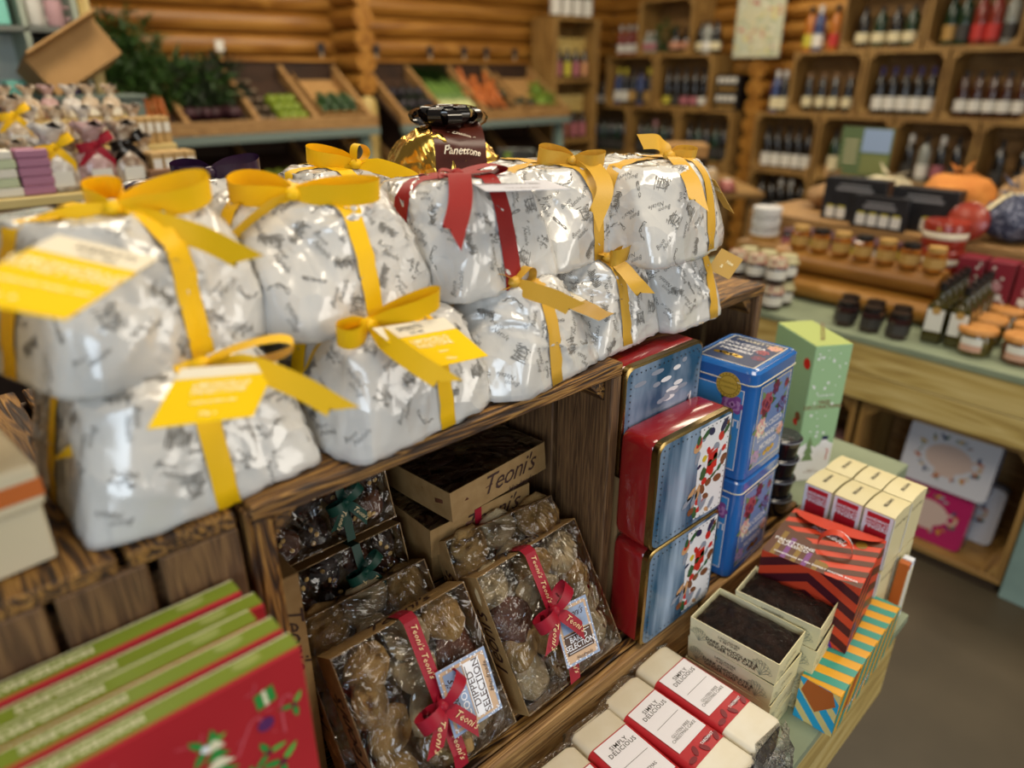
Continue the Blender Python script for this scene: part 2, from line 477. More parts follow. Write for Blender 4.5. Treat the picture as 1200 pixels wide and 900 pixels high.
# ------------------------------------------------------------------ right-hand counter
ct = thing('display_counter', 'pine plank counter with sage top and pale teal legs', 'counter', (2.7, .5, 0))
plank(ct, 2.262, 3.25, -1.2, 1.75, .700, .722, SAGE, 'counter_top', 0)
plank(ct, 2.268, 2.292, -1.2, 1.75, .600, .699, Wd('pine', 1), 'front_plank', 0)
plank(ct, 2.270, 2.292, -1.2, 1.75, .508, .597, Wd('pine', 1), 'front_plank', 0)
for y in (.205, 1.62, -1.1):
    for x in (2.295, 3.15): plank(ct, x, x + .045, y, y + .075, 0, .70, TEAL, 'leg', 0)
plank(ct, 2.6, 2.65, .205, .28, .25, .33, TEAL, 'rail', 0)

def side_crate(x0, x1, y0, y1, z0, z1, label, kind='shelf', name='wooden_crate', batten=True, th=.018, back=True):
    """crate on its side, opening towards -X"""
    t = thing(name, label, 'crate', ((x0 + x1) / 2, (y0 + y1) / 2, z0))
    plank(t, x0, x1, y0, y1, z1 - th, z1, Wd(kind, 1), 'top_board', 0)
    plank(t, x0, x1, y0, y1, z0, z0 + th, Wd(kind, 1), 'bottom_board', 0)
    for ya in (y0, y1 - th): plank(t, x0, x1, ya, ya + th, z0 + th, z1 - th, Wd(kind, 2), 'side_board', 0)
    if back:
        n = 4; dz = (z1 - z0 - 2 * th) / n
        for i in range(n): plank(t, x1 - .012, x1, y0 + th, y1 - th, z0 + th + i * dz + .003, z0 + th + (i + 1) * dz - .003, Wd(kind if kind != 'shelf' else 'rail', 1), 'back_board', 0)
    if batten:
        k = .045
        for sy, ya in ((1, y0 + th), (-1, y1 - th)):
            for sz, za in ((1, z0 + th), (-1, z1 - th)):
                L = x1 - x0 - .02
                MB().loft([[(s, y, z) for y, z in [(0, 0), (sy * k, 0), (0, sz * k)]] for s in (-L / 2, L / 2)]).build('corner_batten', Wd(kind, 0), t, loc=(-.006, ya - t.location.y, za - t.location.z))
    return t
side_crate(2.30, 2.62, .285, .80, .035, .50, 'open crate under the counter holding the picture tins')
side_crate(2.30, 2.62, .815, 1.33, .035, .50, 'open crate under the counter holding dull pink packs')
for nm, y0, y1 in (('picture tins', .285, .80), ('pink packs', .815, 1.33)):
    b = MB().box(2.31, 2.61, y0 + .01, y1 - .01, 0, .034, c=.003).build('crate_plinth', M('plinth_dark', '#3a2c1c', .7)); tag(b, 'dark plinth under the crate with the ' + nm, 'plinth')
# ------------------------------------------------------------------ wrapped panettones
def wrap_mat():
    m, nt, b = newmat('glossy_wrapping_paper'); N = nt.nodes; Lk = nt.links
    b.inputs['Base Color'].default_value = srgb('#d2d0cb')
    b.inputs['Roughness'].default_value = .2
    b.inputs['Specular IOR Level'].default_value = .8
    b.inputs['Coat Weight'].default_value = .5; b.inputs['Coat Roughness'].default_value = .1
    b.inputs['Sheen Weight'].default_value = 0
    tc = N.new('ShaderNodeTexCoord')
    nz = N.new('ShaderNodeTexNoise'); nz.inputs['Scale'].default_value = 9; nz.inputs['Detail'].default_value = 2; nz.inputs['Distortion'].default_value = .6
    mx = N.new('ShaderNodeMix'); mx.data_type = 'RGBA'; mx.inputs[0].default_value = .06
    Lk.new(tc.outputs['Object'], nz.inputs['Vector']); Lk.new(tc.outputs['Object'], mx.inputs[6]); Lk.new(nz.outputs[1], mx.inputs[7])
    vo = N.new('ShaderNodeTexVoronoi'); vo.feature = 'F1'; vo.distance = 'MINKOWSKI'; vo.inputs['Exponent'].default_value = 1.2; vo.inputs['Scale'].default_value = 15
    Lk.new(mx.outputs[2], vo.inputs['Vector'])
    bp = N.new('ShaderNodeBump'); bp.inputs['Strength'].default_value = .40; bp.inputs['Distance'].default_value = .02
    Lk.new(vo.outputs['Distance'], bp.inputs['Height'])
    v2 = N.new('ShaderNodeTexVoronoi'); v2.inputs['Scale'].default_value = 44; Lk.new(mx.outputs[2], v2.inputs['Vector'])
    b2 = N.new('ShaderNodeBump'); b2.inputs['Strength'].default_value = .10; b2.inputs['Distance'].default_value = .01
    Lk.new(v2.outputs['Distance'], b2.inputs['Height']); Lk.new(bp.outputs[0], b2.inputs['Normal'])
    Lk.new(b2.outputs[0], b.inputs['Normal']); Lk.new(b2.outputs[0], b.inputs['Coat Normal'])
    return m
PAPER = wrap_mat()
INK = M('grey_print', '#7f7c76', .3)
YEL = M('yellow_satin', '#f0be10', .48, spec=.3, bump=.04, bscale=400)
GLD = M('gold_satin', '#cfa136', .44, spec=.4, bump=.04, bscale=400)
RED = M('red_satin', '#8e1a18', .5, spec=.3, bump=.04, bscale=400)
PUR = M('dark_purple_satin', '#2c1030', .35, spec=.6)
CARDY = M('yellow_card', '#edc514', .8, spec=.15)
CARDW = M('cream_card', '#e6dcc4', .8, spec=.15)
CARDG = M('gold_card', '#b9913a', .4)
WHT = M('white_print', '#f7f1c8', .8, spec=.15)
INKD = M('dark_ink', '#3b342c', .5)

class Blob:
    """star-shaped wrapped form: soft intersection of tangent planes, with sharp paper creases"""
    def __init__(s, w, d, h, seed, nf=26, jit=.07, ncre=34, cre=.0034, p=60, q=None, lean=.17):
        r = np.random.default_rng(seed); s.w, s.d, s.h = w, d, h; s.g = np.zeros((0, 3))
        s.c = np.array([0, 0, h * .45]); a, b = w / 2, d / 2; cu, cl = h * .55, h * .45; s.p = p
        N, D = [], []
        def pl(n, pt):
            n = np.array(n, float); n /= np.linalg.norm(n); N.append(n); D.append(max(.02, float(n @ np.array(pt))))
        if q:       # rounded body
            n = r.normal(size=(nf * 2, 3)); n /= np.linalg.norm(n, axis=1)[:, None]
            cz = np.where(n[:, 2] > 0, cu, cl)
            dd = (np.abs(a * n[:, 0]) ** q + np.abs(b * n[:, 1]) ** q + np.abs(cz * n[:, 2]) ** q) ** (1 / q) * (1 - jit * r.random(len(n)))
            N += list(n); D += list(dd)
        else:       # gift-wrapped loaf: sharp foot, leaning sides, hipped top
            j = lambda k: r.normal() * k
            for sx in (-1, 1):
                pl((sx, j(.05), lean + j(.06)), (sx * a, 0, -cl * .8)); pl((sx * .72, j(.08), .70), (sx * a * .70, 0, cu * .98))
            for sy in (-1, 1):
                pl((j(.05), sy, lean + j(.06)), (0, sy * b, -cl * .8)); pl((j(.08), sy * .72, .70), (0, sy * b * .70, cu * .98))
            for sx in (-1, 1):
                for sy in (-1, 1): pl((sx * .7 + j(.1), sy * .7 + j(.1), .42 + j(.12)), (sx * a * .90, sy * b * .90, -cl * .6)); pl((sx * .6 + j(.1), sy * .6, .95), (sx * a * .62, sy * b * .62, cu * .92))
        pl((0, 0, -1), (0, 0, -cl)); pl((j(.03) if not q else 0, j(.03) if not q else 0, 1), (0, 0, cu))
        s.N = np.array(N); s.D = np.array(D)
        if not q:   # random smaller facets just cutting the body
            dirs = r.normal(size=(3000, 3)); dirs /= np.linalg.norm(dirs, axis=1)[:, None]; P = dirs * s.r(dirs)[:, None]
            n = r.normal(size=(nf, 3)); n[:, 2] = np.abs(n[:, 2]) * .9 - .15; n /= np.linalg.norm(n, axis=1)[:, None]
            sup = (P @ n.T).max(0); s.N = np.vstack([s.N, n]); s.D = np.concatenate([s.D, sup * (1 - jit * r.random(nf))])
        g = r.normal(size=(ncre, 3)); s.g = g / np.linalg.norm(g, axis=1)[:, None]
        s.off = r.uniform(-.75, .75, ncre); s.amp = r.choice([-1, 1, 1], ncre) * r.uniform(.4, 1.3, ncre) * cre; s.wd = r.uniform(.008, .022, ncre)
        m = r.normal(size=(ncre, 3)); s.mc = m / np.linalg.norm(m, axis=1)[:, None]
    def r(s, dirs):
        dirs = np.asarray(dirs, float)
        v = np.maximum(dirs @ s.N.T / s.D, 0)
        r = np.power(np.power(v, s.p).sum(1), -1 / s.p)
        if len(s.g):
            u = dirs @ s.g.T - s.off
            mask = np.clip((dirs @ s.mc.T) * 2 + .3, 0, 1)
            up = np.clip(dirs[:, 2] * 3 + 1.8, 0, 1)
            r = r + (np.exp(-np.abs(u) / s.wd) * s.amp * mask).sum(1) * up
        return r
    def surf(s, dirs, lift=0.):
        dirs = np.asarray(dirs, float); dirs = dirs / np.linalg.norm(dirs, axis=1)[:, None]
        return s.c + dirs * (s.r(dirs) + lift)[:, None]
    def proj(s, pts, lift=0.): return s.surf(np.asarray(pts) - s.c, lift)
    def mesh(s, nu=132, nv=72):
        th = np.linspace(0, 2 * np.pi, nu, endpoint=False); ph = np.linspace(0, np.pi, nv + 2)[1:-1]
        P, T = np.meshgrid(ph, th, indexing='ij')
        d = np.stack([np.sin(P) * np.cos(T), np.sin(P) * np.sin(T), np.cos(P)], -1).reshape(-1, 3)
        v = s.surf(np.vstack([d, [(0, 0, 1), (0, 0, -1)]]))
        i = np.arange(nv - 1)[:, None] * nu; j = np.arange(nu)[None, :]; k = (j + 1) % nu
        f = np.stack([i + j, i + nu + j, i + nu + k, i + k], -1).reshape(-1, 4)
        mb = MB(); mb.v = [tuple(p) for p in v]; mb.f = [tuple(q) for q in f.tolist()]
        n = nu * nv
        mb.f += [(n, a, (a + 1) % nu) for a in range(nu)] + [(n + 1, (nv - 1) * nu + (a + 1) % nu, (nv - 1) * nu + a) for a in range(nu)]
        mb.m = [0] * len(mb.f)
        return mb

def sketch(seed):
    """a small engraved-looking vignette made of pen strokes, about 1 unit across"""
    r = random.Random(seed); V = []; F = []
    def st(x0, y0, x1, y1, wd):
        L = math.hypot(x1 - x0, y1 - y0) or 1; nx, ny = -(y1 - y0) / L * wd / 2, (x1 - x0) / L * wd / 2; n = len(V)
        V.extend([(x0 + nx, y0 + ny), (x0 - nx, y0 - ny), (x1 - nx, y1 - ny), (x1 + nx, y1 + ny)]); F.append((n, n + 1, n + 2, n + 3))
    k = seed % 4
    if k == 0:      # little framed scene with house roof
        for i in range(26):
            y = -.5 + i * .038; x0 = r.uniform(-.5, -.1); st(x0, y, x0 + r.uniform(.1, .7), y + r.uniform(-.06, .06), r.uniform(.02, .05))
        st(-.3, .1, 0, .45, .06); st(0, .45, .35, .08, .06); st(-.45, -.5, .5, -.46, .05); st(.3, .1, .3, -.35, .05); st(-.28, .1, -.3, -.3, .05)
    elif k == 1:    # leaping figure
        x, y, a = -.5, -.25, .5
        for i in range(34):
            a += r.uniform(-1.3, 1.3); L = r.uniform(.08, .2); x1 = max(-.55, min(.55, x + L * math.cos(a) + .02)); y1 = max(-.35, min(.35, y + L * math.sin(a))); st(x, y, x1, y1, r.uniform(.025, .07)); x, y = x1, y1
    elif k == 2:    # branch with leaves
        for i in range(9):
            x = -.5 + i * .12; y = .12 * math.sin(x * 5); st(x, y, x + .12, .12 * math.sin((x + .12) * 5), .05)
            for sg in (-1, 1):
                st(x, y, x + .16, y + sg * r.uniform(.15, .35), .05); st(x + .04, y, x + .2, y + sg * r.uniform(.08, .2), .03)
    else:           # standing pair
        for cx in (-.2, .2):
            for i in range(16):
                x = cx + r.gauss(0, .11); y = r.uniform(-.5, .35); st(x, y, x + r.uniform(-.12, .12), y + r.uniform(.05, .2), r.uniform(.025, .06))
            for i in range(6):
                a = i; st(cx + .09 * math.cos(a), .42 + .09 * math.sin(a), cx + .09 * math.cos(a + 1), .42 + .09 * math.sin(a + 1), .04)
    return np.array(V), F
SK = [sketch(i) for i in range(8)]

def motifs(bl, seed, n=120, scale=1.):
    r = np.random.default_rng(seed); mb = MB()
    i = np.arange(n) + .5
    ph = np.arccos(1 - 2 * i / n); th = np.pi * (1 + 5 ** .5) * i
    d = np.stack([np.sin(ph) * np.cos(th), np.sin(ph) * np.sin(th), np.cos(ph)], -1)
    d[:, 2] *= .75
    d += r.normal(size=d.shape) * .03
    P = bl.surf(d)
    ang0 = r.uniform(0, 6.28)
    for k in range(n):
        if P[k][2] < .012: continue
        dd = (P[k] - bl.c); dd /= np.linalg.norm(dd)
        e = .04
        t1 = np.cross(dd, (0, 0, 1.)); t1 = t1 / (np.linalg.norm(t1) + 1e-6); t2 = np.cross(t1, dd)
        q = bl.surf(np.array([dd + t1 * e, dd - t1 * e, dd + t2 * e, dd - t2 * e]))
        a = q[0] - q[1]; b = q[2] - q[3]; nn = np.cross(b, a); nn /= np.linalg.norm(nn)
        if nn @ dd < 0: nn = -nn
        a = a / np.linalg.norm(a); b = np.cross(nn, a)
        ang = ang0 + r.choice([0, 0, 1.57, 3.14]) + r.normal() * .25
        ca, sa = math.cos(ang), math.sin(ang)
        X = a * ca + b * sa; Yv = -a * sa + b * ca
        if k % 2:
            v, f = text2d('Buon\n   Natale', .0086 * scale, shear=.45, res=1, align='LEFT')
            v = v - v.mean(0)
        else:
            v, f = SK[r.integers(8)]; v = v * (.021 * scale)
        pts = P[k] + v[:, :1] * X + v[:, 1:] * Yv
        mb.add(bl.proj(pts, .0006), f)
    return mb

def strap(bl, x0, ang, width, axis, a0=-2.3, a1=2.3, lift=.0013, n=40, off=0.):
    """ribbon taut round the parcel in the vertical plane through (x0, off); axis = 1: over front and back, 0: over the ends"""
    T = np.linspace(a0, a1, n)
    b0 = bl.c + np.array([x0, off, 0])
    mb = MB(); V = []
    hv = np.array([math.cos(ang), math.sin(ang), 0]) if axis == 0 else np.array([-math.sin(ang), math.cos(ang), 0])
    sv = np.cross(hv, (0, 0, 1.))
    # radius from the shifted centre along each direction by marching
    R = []
    for t in T:
        dr = hv * math.sin(t) + np.array([0, 0, math.cos(t)])
        lo, hi = 0., bl.w + bl.d
        for _ in range(18):
            mid = (lo + hi) / 2; p = b0 + dr * mid - bl.c; L = np.linalg.norm(p)
            if L < 1e-9 or bl.r((p / L)[None])[0] > L: lo = mid
            else: hi = mid
        R.append(lo)
    R = np.array(R)
    S = np.convolve(np.pad(R, 2, mode='edge'), np.ones(5) / 5, 'valid')
    R = np.maximum(R, S)
    path = []
    cols = 4
    for t, r in zip(T, R):
        dr = hv * math.sin(t) + np.array([0, 0, math.cos(t)])
        c0 = b0 + dr * r
        path.append(c0)
        for j in range(cols + 1):
            q = c0 + sv * width * (j / cols - .5)
            V.append(q)
    V = np.array(V); W = bl.proj(V, lift)
    # keep the taut line: never below the surface
    kk = np.linalg.norm(V - bl.c, axis=1); k2 = np.linalg.norm(W - bl.c, axis=1)
    V = np.where((kk > k2)[:, None], V + (V - bl.c) / kk[:, None] * lift, W)
    f = [(i * (cols + 1) + j, i * (cols + 1) + j + 1, (i + 1) * (cols + 1) + j + 1, (i + 1) * (cols + 1) + j) for i in range(n - 1) for j in range(cols)]
    mb.add(V, f)
    return mb, path

def bow(parent, K, loops, tails, width, mat, inv, knot_r=.009, kind='ribbon'):
    """K knot (local); loops: (tip vector, puff, side vector or None); tails: (list of vectors, cut). Vectors in world axes from the knot"""
    K = Vector(K); W3 = inv.to_3x3()
    rb = parent
    for tipv, puff, sd in loops:
        tip = W3 @ Vector(tipv); L = tip.length; d = tip.normalized()
        side = (W3 @ Vector(sd)).normalized() if sd is not None else d.cross(Vector((0, 0, 1))).normalized()
        upv = side.cross(d).normalized()
        if upv.z < 0: upv = -upv
        pts = []; wd = []
        n = 26
        for i in range(n + 1):
            a = 2 * math.pi * i / n
            x = L * (.5 - .5 * math.cos(a)); z = puff * math.sin(a) * (.35 + .65 * (.5 - .5 * math.cos(a))) + puff * .25 * math.sin(a / 2)
            pts.append(K + d * x + upv * z)
            wd.append(width * (.42 + .62 * min(1, 1.8 * math.sin(a / 2))))
        mb = MB(); strip(mb, pts, side, wd, cols=4)
        mb.build('bow_loop', mat, rb, smooth=True)
    for vecs, cut, sd in tails:
        pts = [K] + [K + W3 @ Vector(v) for v in vecs]
        path = smooth_path(pts, 20)
        side = (W3 @ Vector(sd)).normalized() if sd is not None else (path[-1] - path[0]).cross(Vector((0, 0, 1))).normalized()
        wd = [width * (.5 + .5 * min(1, i / 5)) for i in range(len(path))]
        mb = MB(); strip(mb, path, side, wd, cut, cols=4)
        mb.build('ribbon_tail', mat, rb, smooth=True)
    mb = MB(); mb.sphere((0, 0, 0), knot_r, 12, 8, sx=1.15, sy=1.0, sz=.8)
    mb.v = [(x * (1 + .12 * math.sin(9 * z / knot_r + 5 * x / knot_r)), y, z) for x, y, z in mb.v]
    mb.build('knot', mat, rb, smooth=True, loc=K)

def card(parent, tl, tr, bl_, mats, bands, texts, name='tag_card', th=.0007, inv=None):
    """rectangular tag from three world corners; bands (v0,v1,mat index) and texts (string,u,v,size,mat index) in card units 0..1"""
    W = inv or Matrix()
    a, b, c = W @ Vector(tl), W @ Vector(tr), W @ Vector(bl_)
    x = b - a; y = a - c; wx, hy = x.length, y.length
    F = Flat(c, x, y, 0)
    n = F.n
    mb = MB()
    q = [c, c + x, a + x, a]
    mb.add([tuple(p) for p in q] + [tuple(p - n * th) for p in q], [(0, 1, 2, 3), (7, 6, 5, 4), (0, 4, 5, 1), (1, 5, 6, 2), (2, 6, 7, 3), (3, 7, 4, 0)])
    o = mb.build(name, mats[0], parent)
    o2 = MB(); xs = x / wx; ys = y / hy
    class G(Flat): pass
    g = Flat(c, x, y, .0003); g.y = ys   # skewed cards keep their own edge direction
    used = []
    for v0, v1, mi in bands:
        g.poly(o2, [(0, v0 * hy), (wx, v0 * hy), (wx, v1 * hy), (0, v1 * hy)], mi)
    for t, u, v, sz, mi in texts:
        g.text(o2, t, u * wx, v * hy, sz * hy, mi=mi, h=.0003, bold=.01)
    if o2.v: o2.build('print', mats, o)
    return o

def pan(label, x0, x1, y0, y1, z, h, rz, ribbon, seed, strap_x=0., strap_y=0., wid=.021, knot=None, loops=(), tails=(), straps=(0, 1), group=None, mot=125, side_end=2.25, mat=None, extra=0):
    w_, d_ = x1 - x0, y1 - y0
    t = thing('panettone', label, 'panettone', ((x0 + x1) / 2, (y0 + y1) / 2, z), math.radians(rz))
    bl = Blob(w_, d_, h, seed)
    o = bl.mesh().build('wrapper', mat or PAPER, t, smooth=True)
    motifs(bl, seed + 50, mot).build('printed_motifs', INK, o)
    inv = (Matrix.Translation(t.location) @ Matrix.Rotation(math.radians(rz), 4, 'Z')).inverted()
    rb = None
    for ax in straps:
        mb, path = strap(bl, strap_x, 0, wid, ax, -side_end, side_end, off=strap_y)
        s = mb.build('ribbon_band', ribbon, t, smooth=True)
        if rb is None or ax == 1: rb = s
    top = bl.proj([bl.c + np.array([strap_x, strap_y, .2])])[0]
    K = Vector(top) + Vector((0, 0, .006))
    if knot is not None:      # world position aimed at: stay on the parcel's surface
        k = inv @ Vector(knot)
        q = Vector(bl.proj([tuple(k)])[0]); K = q + (q - Vector(bl.c)).normalized() * .006
        if (k - Vector(bl.c)).length > (K - Vector(bl.c)).length: K = K.lerp(k, .5)
    bow(rb if rb else t, K, loops, tails, wid, ribbon, inv)
    return t, bl, inv, K

V3 = Vector
def LP(dx, dy, f=0., puff=.016, side=None, dep=.8): return (rel(dx, dy, dep, f), puff, side)
def TL_(pts, cut=.02, side=None, dep=.8): return ([rel(a, b, dep, f) for a, b, f in pts], cut, side)
SDV = (UP * .75 - FW * .55 + RT * .1).normalized()
CR = tuple(RT); TOC = tuple(-FW)
def vup(k=1.): return tuple(UP)
ST = .019
z1, z2 = CT + .001, CT + .119
# lower row, standing on the crates
t, bl, inv, K = pan('panettone on the slatted crate, yellow bow, yellow tag flat on its front', .055, .272, .572, .80, z1, .128, 3, YEL, 11, strap_x=-.0, knot=(.178, .60, 1.268),
    loops=[LP(100, -12, .02, .012, dep=.62), ], tails=[TL_([(-45, 18, -.01), (-90, 55, -.015), (-130, 92, -.02)], .03, UP, .62), TL_([(60, -2, -.01), (120, 18, -.015), (165, 40, -.02)], .03, UP, .62)])
card(t, at(212, 432, Y=.56), at(326, 424, Y=.56), at(172, 503, Y=.528), [CARDY, CARDW, WHT, INKD], [(.80, 1, 1)],
     [('LIMONCELLO\nPANETTONE', .5, .60, .13, 2), ('traditional Italian cake', .5, .36, .07, 2), ('750g  e', .5, .15, .08, 2)], inv=inv)
t, bl, inv, K = pan('panettone directly on the biscuit crate with yellow bow and slanting yellow tag', .272, .486, .556, .775, z1, .126, 9, YEL, 12, strap_x=.012, knot=(.338, .588, 1.272),
    loops=[LP(-22, 6, -.03, .016, SDV, .68), LP(85, -25, .02, .012, SDV, .68)], tails=[TL_([(25, 12, -.02), (60, 32, -.03), (95, 52, -.035)], .03, UP, .68), TL_([(-30, 8, .0), (-62, 30, .01), (-80, 62, .02)], .02, TOC, .68)])
card(t, at(436, 385, Y=.565), at(520, 372, Y=.575), at(495, 434, Y=.53), [CARDY, CARDW, WHT, INKD], [(.72, 1, 1)],
     [('SPERETTI', .42, .88, .13, 3), ('DAL 1882', .45, .78, .07, 3), ('LIMONCELLO\nPANETTONE', .5, .52, .13, 2), ('classico', .5, .3, .07, 2), ('750g e', .5, .12, .08, 2)], inv=inv)
t, bl, inv, K = pan('panettone directly on the biscuit crate with dull gold bow and white-backed tag', .484, .684, .562, .775, z1, .126, 4, GLD, 13, strap_x=-.012, knot=(.548, .605, 1.272),
    loops=[LP(-32, -2, -.01, .013, None, .76), LP(22, -6, .02, .012, None, .76)], tails=[TL_([(20, 8, -.01), (48, 14, -.02), (75, 24, -.03)], .02, UP, .76)])
card(t, at(608, 338, Y=.62), at(640, 330, Y=.66), at(702, 376, Y=.56), [CARDW, CARDG, INKD], [(0, .42, 1)], [('Dal forno\ntradizione', .5, .7, .09, 2)], inv=inv)
t, bl, inv, K = pan('panettone in printed paper above the red tin, gold bow with one big loop', .668, .838, .586, .78, z1, .122, 6, GLD, 14, strap_x=-.018, knot=(.742, .625, 1.264),
    loops=[LP(18, -8, -.02, .022, SDV, .85), LP(-16, 8, .01, .012, None, .85)], tails=[TL_([(18, 12, -.01), (32, 28, -.02), (44, 42, -.02)], .02, CR, .85)])
t, bl, inv, K = pan('panettone in printed paper over the blue tin, gold ribbon and small gold card', .822, .992, .575, .775, z1, .120, 5, GLD, 15, strap_x=.03, straps=(1,), knot=(.93, .64, 1.262),
    loops=[LP(-18, -2, .01, .01, None, .92)], tails=[TL_([(-14, 6, -.01), (-20, 18, -.02)], .015, CR, .92)])
card(t, at(846, 291, Y=.60), at(871, 304, Y=.585), at(829, 315, Y=.60), [CARDG, WHT], [], [('Noe', .62, .6, .2, 1), ('&', .4, .35, .2, 1)], inv=inv)
# upper row, resting on the lower one
t, bl, inv, K = pan('panettone stacked nearest the cream boxes with the largest yellow tag hanging forward', .048, .262, .615, .83, z2, .128, 17, YEL, 21, strap_x=.0, knot=(.158, .69, 1.386),
    loops=[LP(-44, -14, .03, .022, SDV, .7), LP(88, -16, .02, .030, SDV, .7)], tails=[TL_([(-40, 8, -.01), (-90, 26, -.015), (-140, 52, -.02)], .02, UP, .68), TL_([(50, 14, -.01), (100, 30, -.01), (150, 50, -.02)], .03, (0.2, .2, 1), .66)])
card(t, at(68, 275, Y=.60), at(185, 303, Y=.585), at(-78, 346, Y=.52), [CARDY, CARDW, WHT, INKD], [(.74, 1, 1)],
     [('SPERETTI', .56, .89, .085, 3), ('DAL 1882', .56, .80, .05, 3), ('LIMONCELLO\nPANETTONE', .5, .55, .1, 2), ('traditional Italian cake', .5, .32, .055, 2), ('750g  e', .3, .13, .07, 2)], inv=inv)
t, bl, inv, K = pan('panettone on the upper layer with a tall two-loop yellow bow', .244, .456, .612, .83, z2, .128, 7, YEL, 22, strap_x=-.002, knot=(.318, .68, 1.390),
    loops=[LP(-70, -6, .0, .030, SDV, .78), LP(90, -2, .01, .018, SDV, .78)], tails=[TL_([(-22, 12, -.02), (-52, 40, -.03), (-72, 76, -.035)], .01, TOC, .76)])
t, bl, inv, K = pan('panettone on the upper layer tied with wide red ribbon, white leaflet tucked under its bow', .447, .646, .606, .82, z2, .124, 5, RED, 23, strap_x=-.008, wid=.026, knot=(.520, .675, 1.386),
    loops=[LP(52, -3, .03, .007, None, .85), LP(-20, 5, .0, .010, None, .85)], tails=[TL_([(6, -4, -.03), (10, 20, -.075), (3, 52, -.095)], .035, CR, .80)])
LEAF = M('leaflet', '#c9cbd6', .45)
card(t, at(548, 212, Y=.66), at(640, 211, Y=.68), at(570, 224, Y=.575), [LEAF, CARDY, INKD, M('leaf_green_print', '#5d9a4a', .5)], [],
     [('ingredienti, farina di frumento,\nburro, uova, zucchero, lievito', .4, .6, .1, 2), ('best before end', .45, .2, .1, 2)], inv=inv)
t, bl, inv, K = pan('panettone on the upper layer between red ribbon and tall knot, double gold bow', .622, .812, .632, .84, z2, .124, 7, GLD, 24, strap_x=.0, wid=.022, knot=(.735, .69, 1.390),
    loops=[LP(-45, -8, .01, .020, SDV, .9), LP(34, 0, -.02, .024, SDV, .88)], tails=[TL_([(22, 2, -.02), (36, 28, -.05), (22, 66, -.06)], .03, CR, .86)])
t, bl, inv, K = pan('panettone on the upper layer at the far end of the row, gold ribbon knotted upright', .752, .964, .560, .77, z2 - .004, .128, 6, GLD, 25, strap_x=.03, strap_y=.0, wid=.022, knot=(.882, .640, 1.388),
    loops=[LP(36, 2, .01, .016, SDV, .95)], tails=[TL_([(-8, -10, .0), (-18, -18, -.01), (-38, -18, -.01)], .01, UP, .95), TL_([(3, 2, -.04), (12, 22, -.08), (16, 48, -.10)], .03, CR, .90)])
card(t, at(826, 205, Y=.62), at(838, 212, Y=.60), at(848, 243, Y=.60), [CARDG, WHT], [], [('DOLCI\nFORNO', .5, .7, .1, 1)], inv=inv)
# behind
t, bl, inv, K = pan('panettone behind the upper layer with dark purple bow', .212, .400, .86, 1.04, z2, .118, 3, PUR, 31, strap_x=-.02, knot=(.33, .93, 1.385),
    loops=[LP(-42, 0, .0, .02, SDV, 1.0), LP(48, -4, .01, .026, SDV, 1.0)], tails=[], mot=110)
t, bl, inv, K = pan('panettone behind the upper layer with bright yellow bow beside the gold foil one', .415, .592, .845, 1.03, z2, .118, 2, YEL, 32, strap_x=-.01, knot=(.52, .90, 1.385),
    loops=[LP(-58, -12, .0, .02, SDV, 1.0), LP(10, -20, .0, .014, None, 1.0)], tails=[TL_([(30, 2, -.01), (62, 12, -.02), (78, 22, -.02)], .02, UP, .98)], mot=110)
for nm, xa, xb, seed in (('yellow', .420, .600, 41), ('purple', .215, .405, 42)):
    pan('lower panettone supporting the one with the %s bow' % nm, xa, xb, .85, 1.03, z1, .117, 2, GLD, seed, mot=40)
pan('lower panettone supporting the gold foil panettone', .620, .800, .855, 1.03, z1, .117, 2, GLD, 43, mot=40)

# gold foil panettone
def foil_mat():
    m, nt, b = newmat('gold_foil'); N = nt.nodes; Lk = nt.links
    b.inputs['Base Color'].default_value = srgb('#dcb052'); b.inputs['Metallic'].default_value = 1; b.inputs['Roughness'].default_value = .24
    tc = N.new('ShaderNodeTexCoord'); vo = N.new('ShaderNodeTexVoronoi'); vo.inputs['Scale'].default_value = 26
    bp = N.new('ShaderNodeBump'); bp.inputs['Strength'].default_value = .35; bp.inputs['Distance'].default_value = .015
    Lk.new(tc.outputs['Object'], vo.inputs['Vector']); Lk.new(vo.outputs[0], bp.inputs['Height']); Lk.new(bp.outputs[0], b.inputs['Normal'])
    return m
FOIL = foil_mat()
BRN = M('chocolate_band', '#4a1d12', .35)
t = thing('panettone', 'gold foil panettone with chocolate brown band and glossy black bow', 'panettone', (.694, .935, z2), math.radians(-30))
bl = Blob(.185, .160, .172, 77, nf=34, q=1.75, jit=.08, ncre=40, cre=.004)
bl.mesh(120, 64).build('foil_wrapper', FOIL, t, smooth=True)
mb, path = strap(bl, .02, 0, .075, 1, -2.2, 2.2, lift=.002)
bd = mb.build('brown_band', BRN, t, smooth=True)
F = []
mb = MB()
v, f = text2d('Panettone', .0125, shear=.25, res=3, bold=.02)
a0 = .92
def on_band(u, w_):
    d = np.array([0, -math.sin(a0), math.cos(a0)]); p = bl.c + np.array([.02, 0, 0]); 
    tx = np.array([1., 0, 0]); ty = np.array([0, math.cos(a0), math.sin(a0)])
    return p + d * .08 + tx * u + ty * w_
mb.add(bl.proj([on_band(a, b) for a, b in v], .011), f)
v2, f2 = text2d('~ Classico ~', .008, res=1)
mb.add(bl.proj([on_band(a, b + .022) for a, b in v2], .011), f2)
mb.build('lettering', M('cream_print', '#f1e4cc', .4), bd)
BLK = M('black_gloss_ribbon', '#120d0b', .12, spec=.8)
top = Vector(bl.proj([bl.c + np.array([.02, .0, .2])])[0])
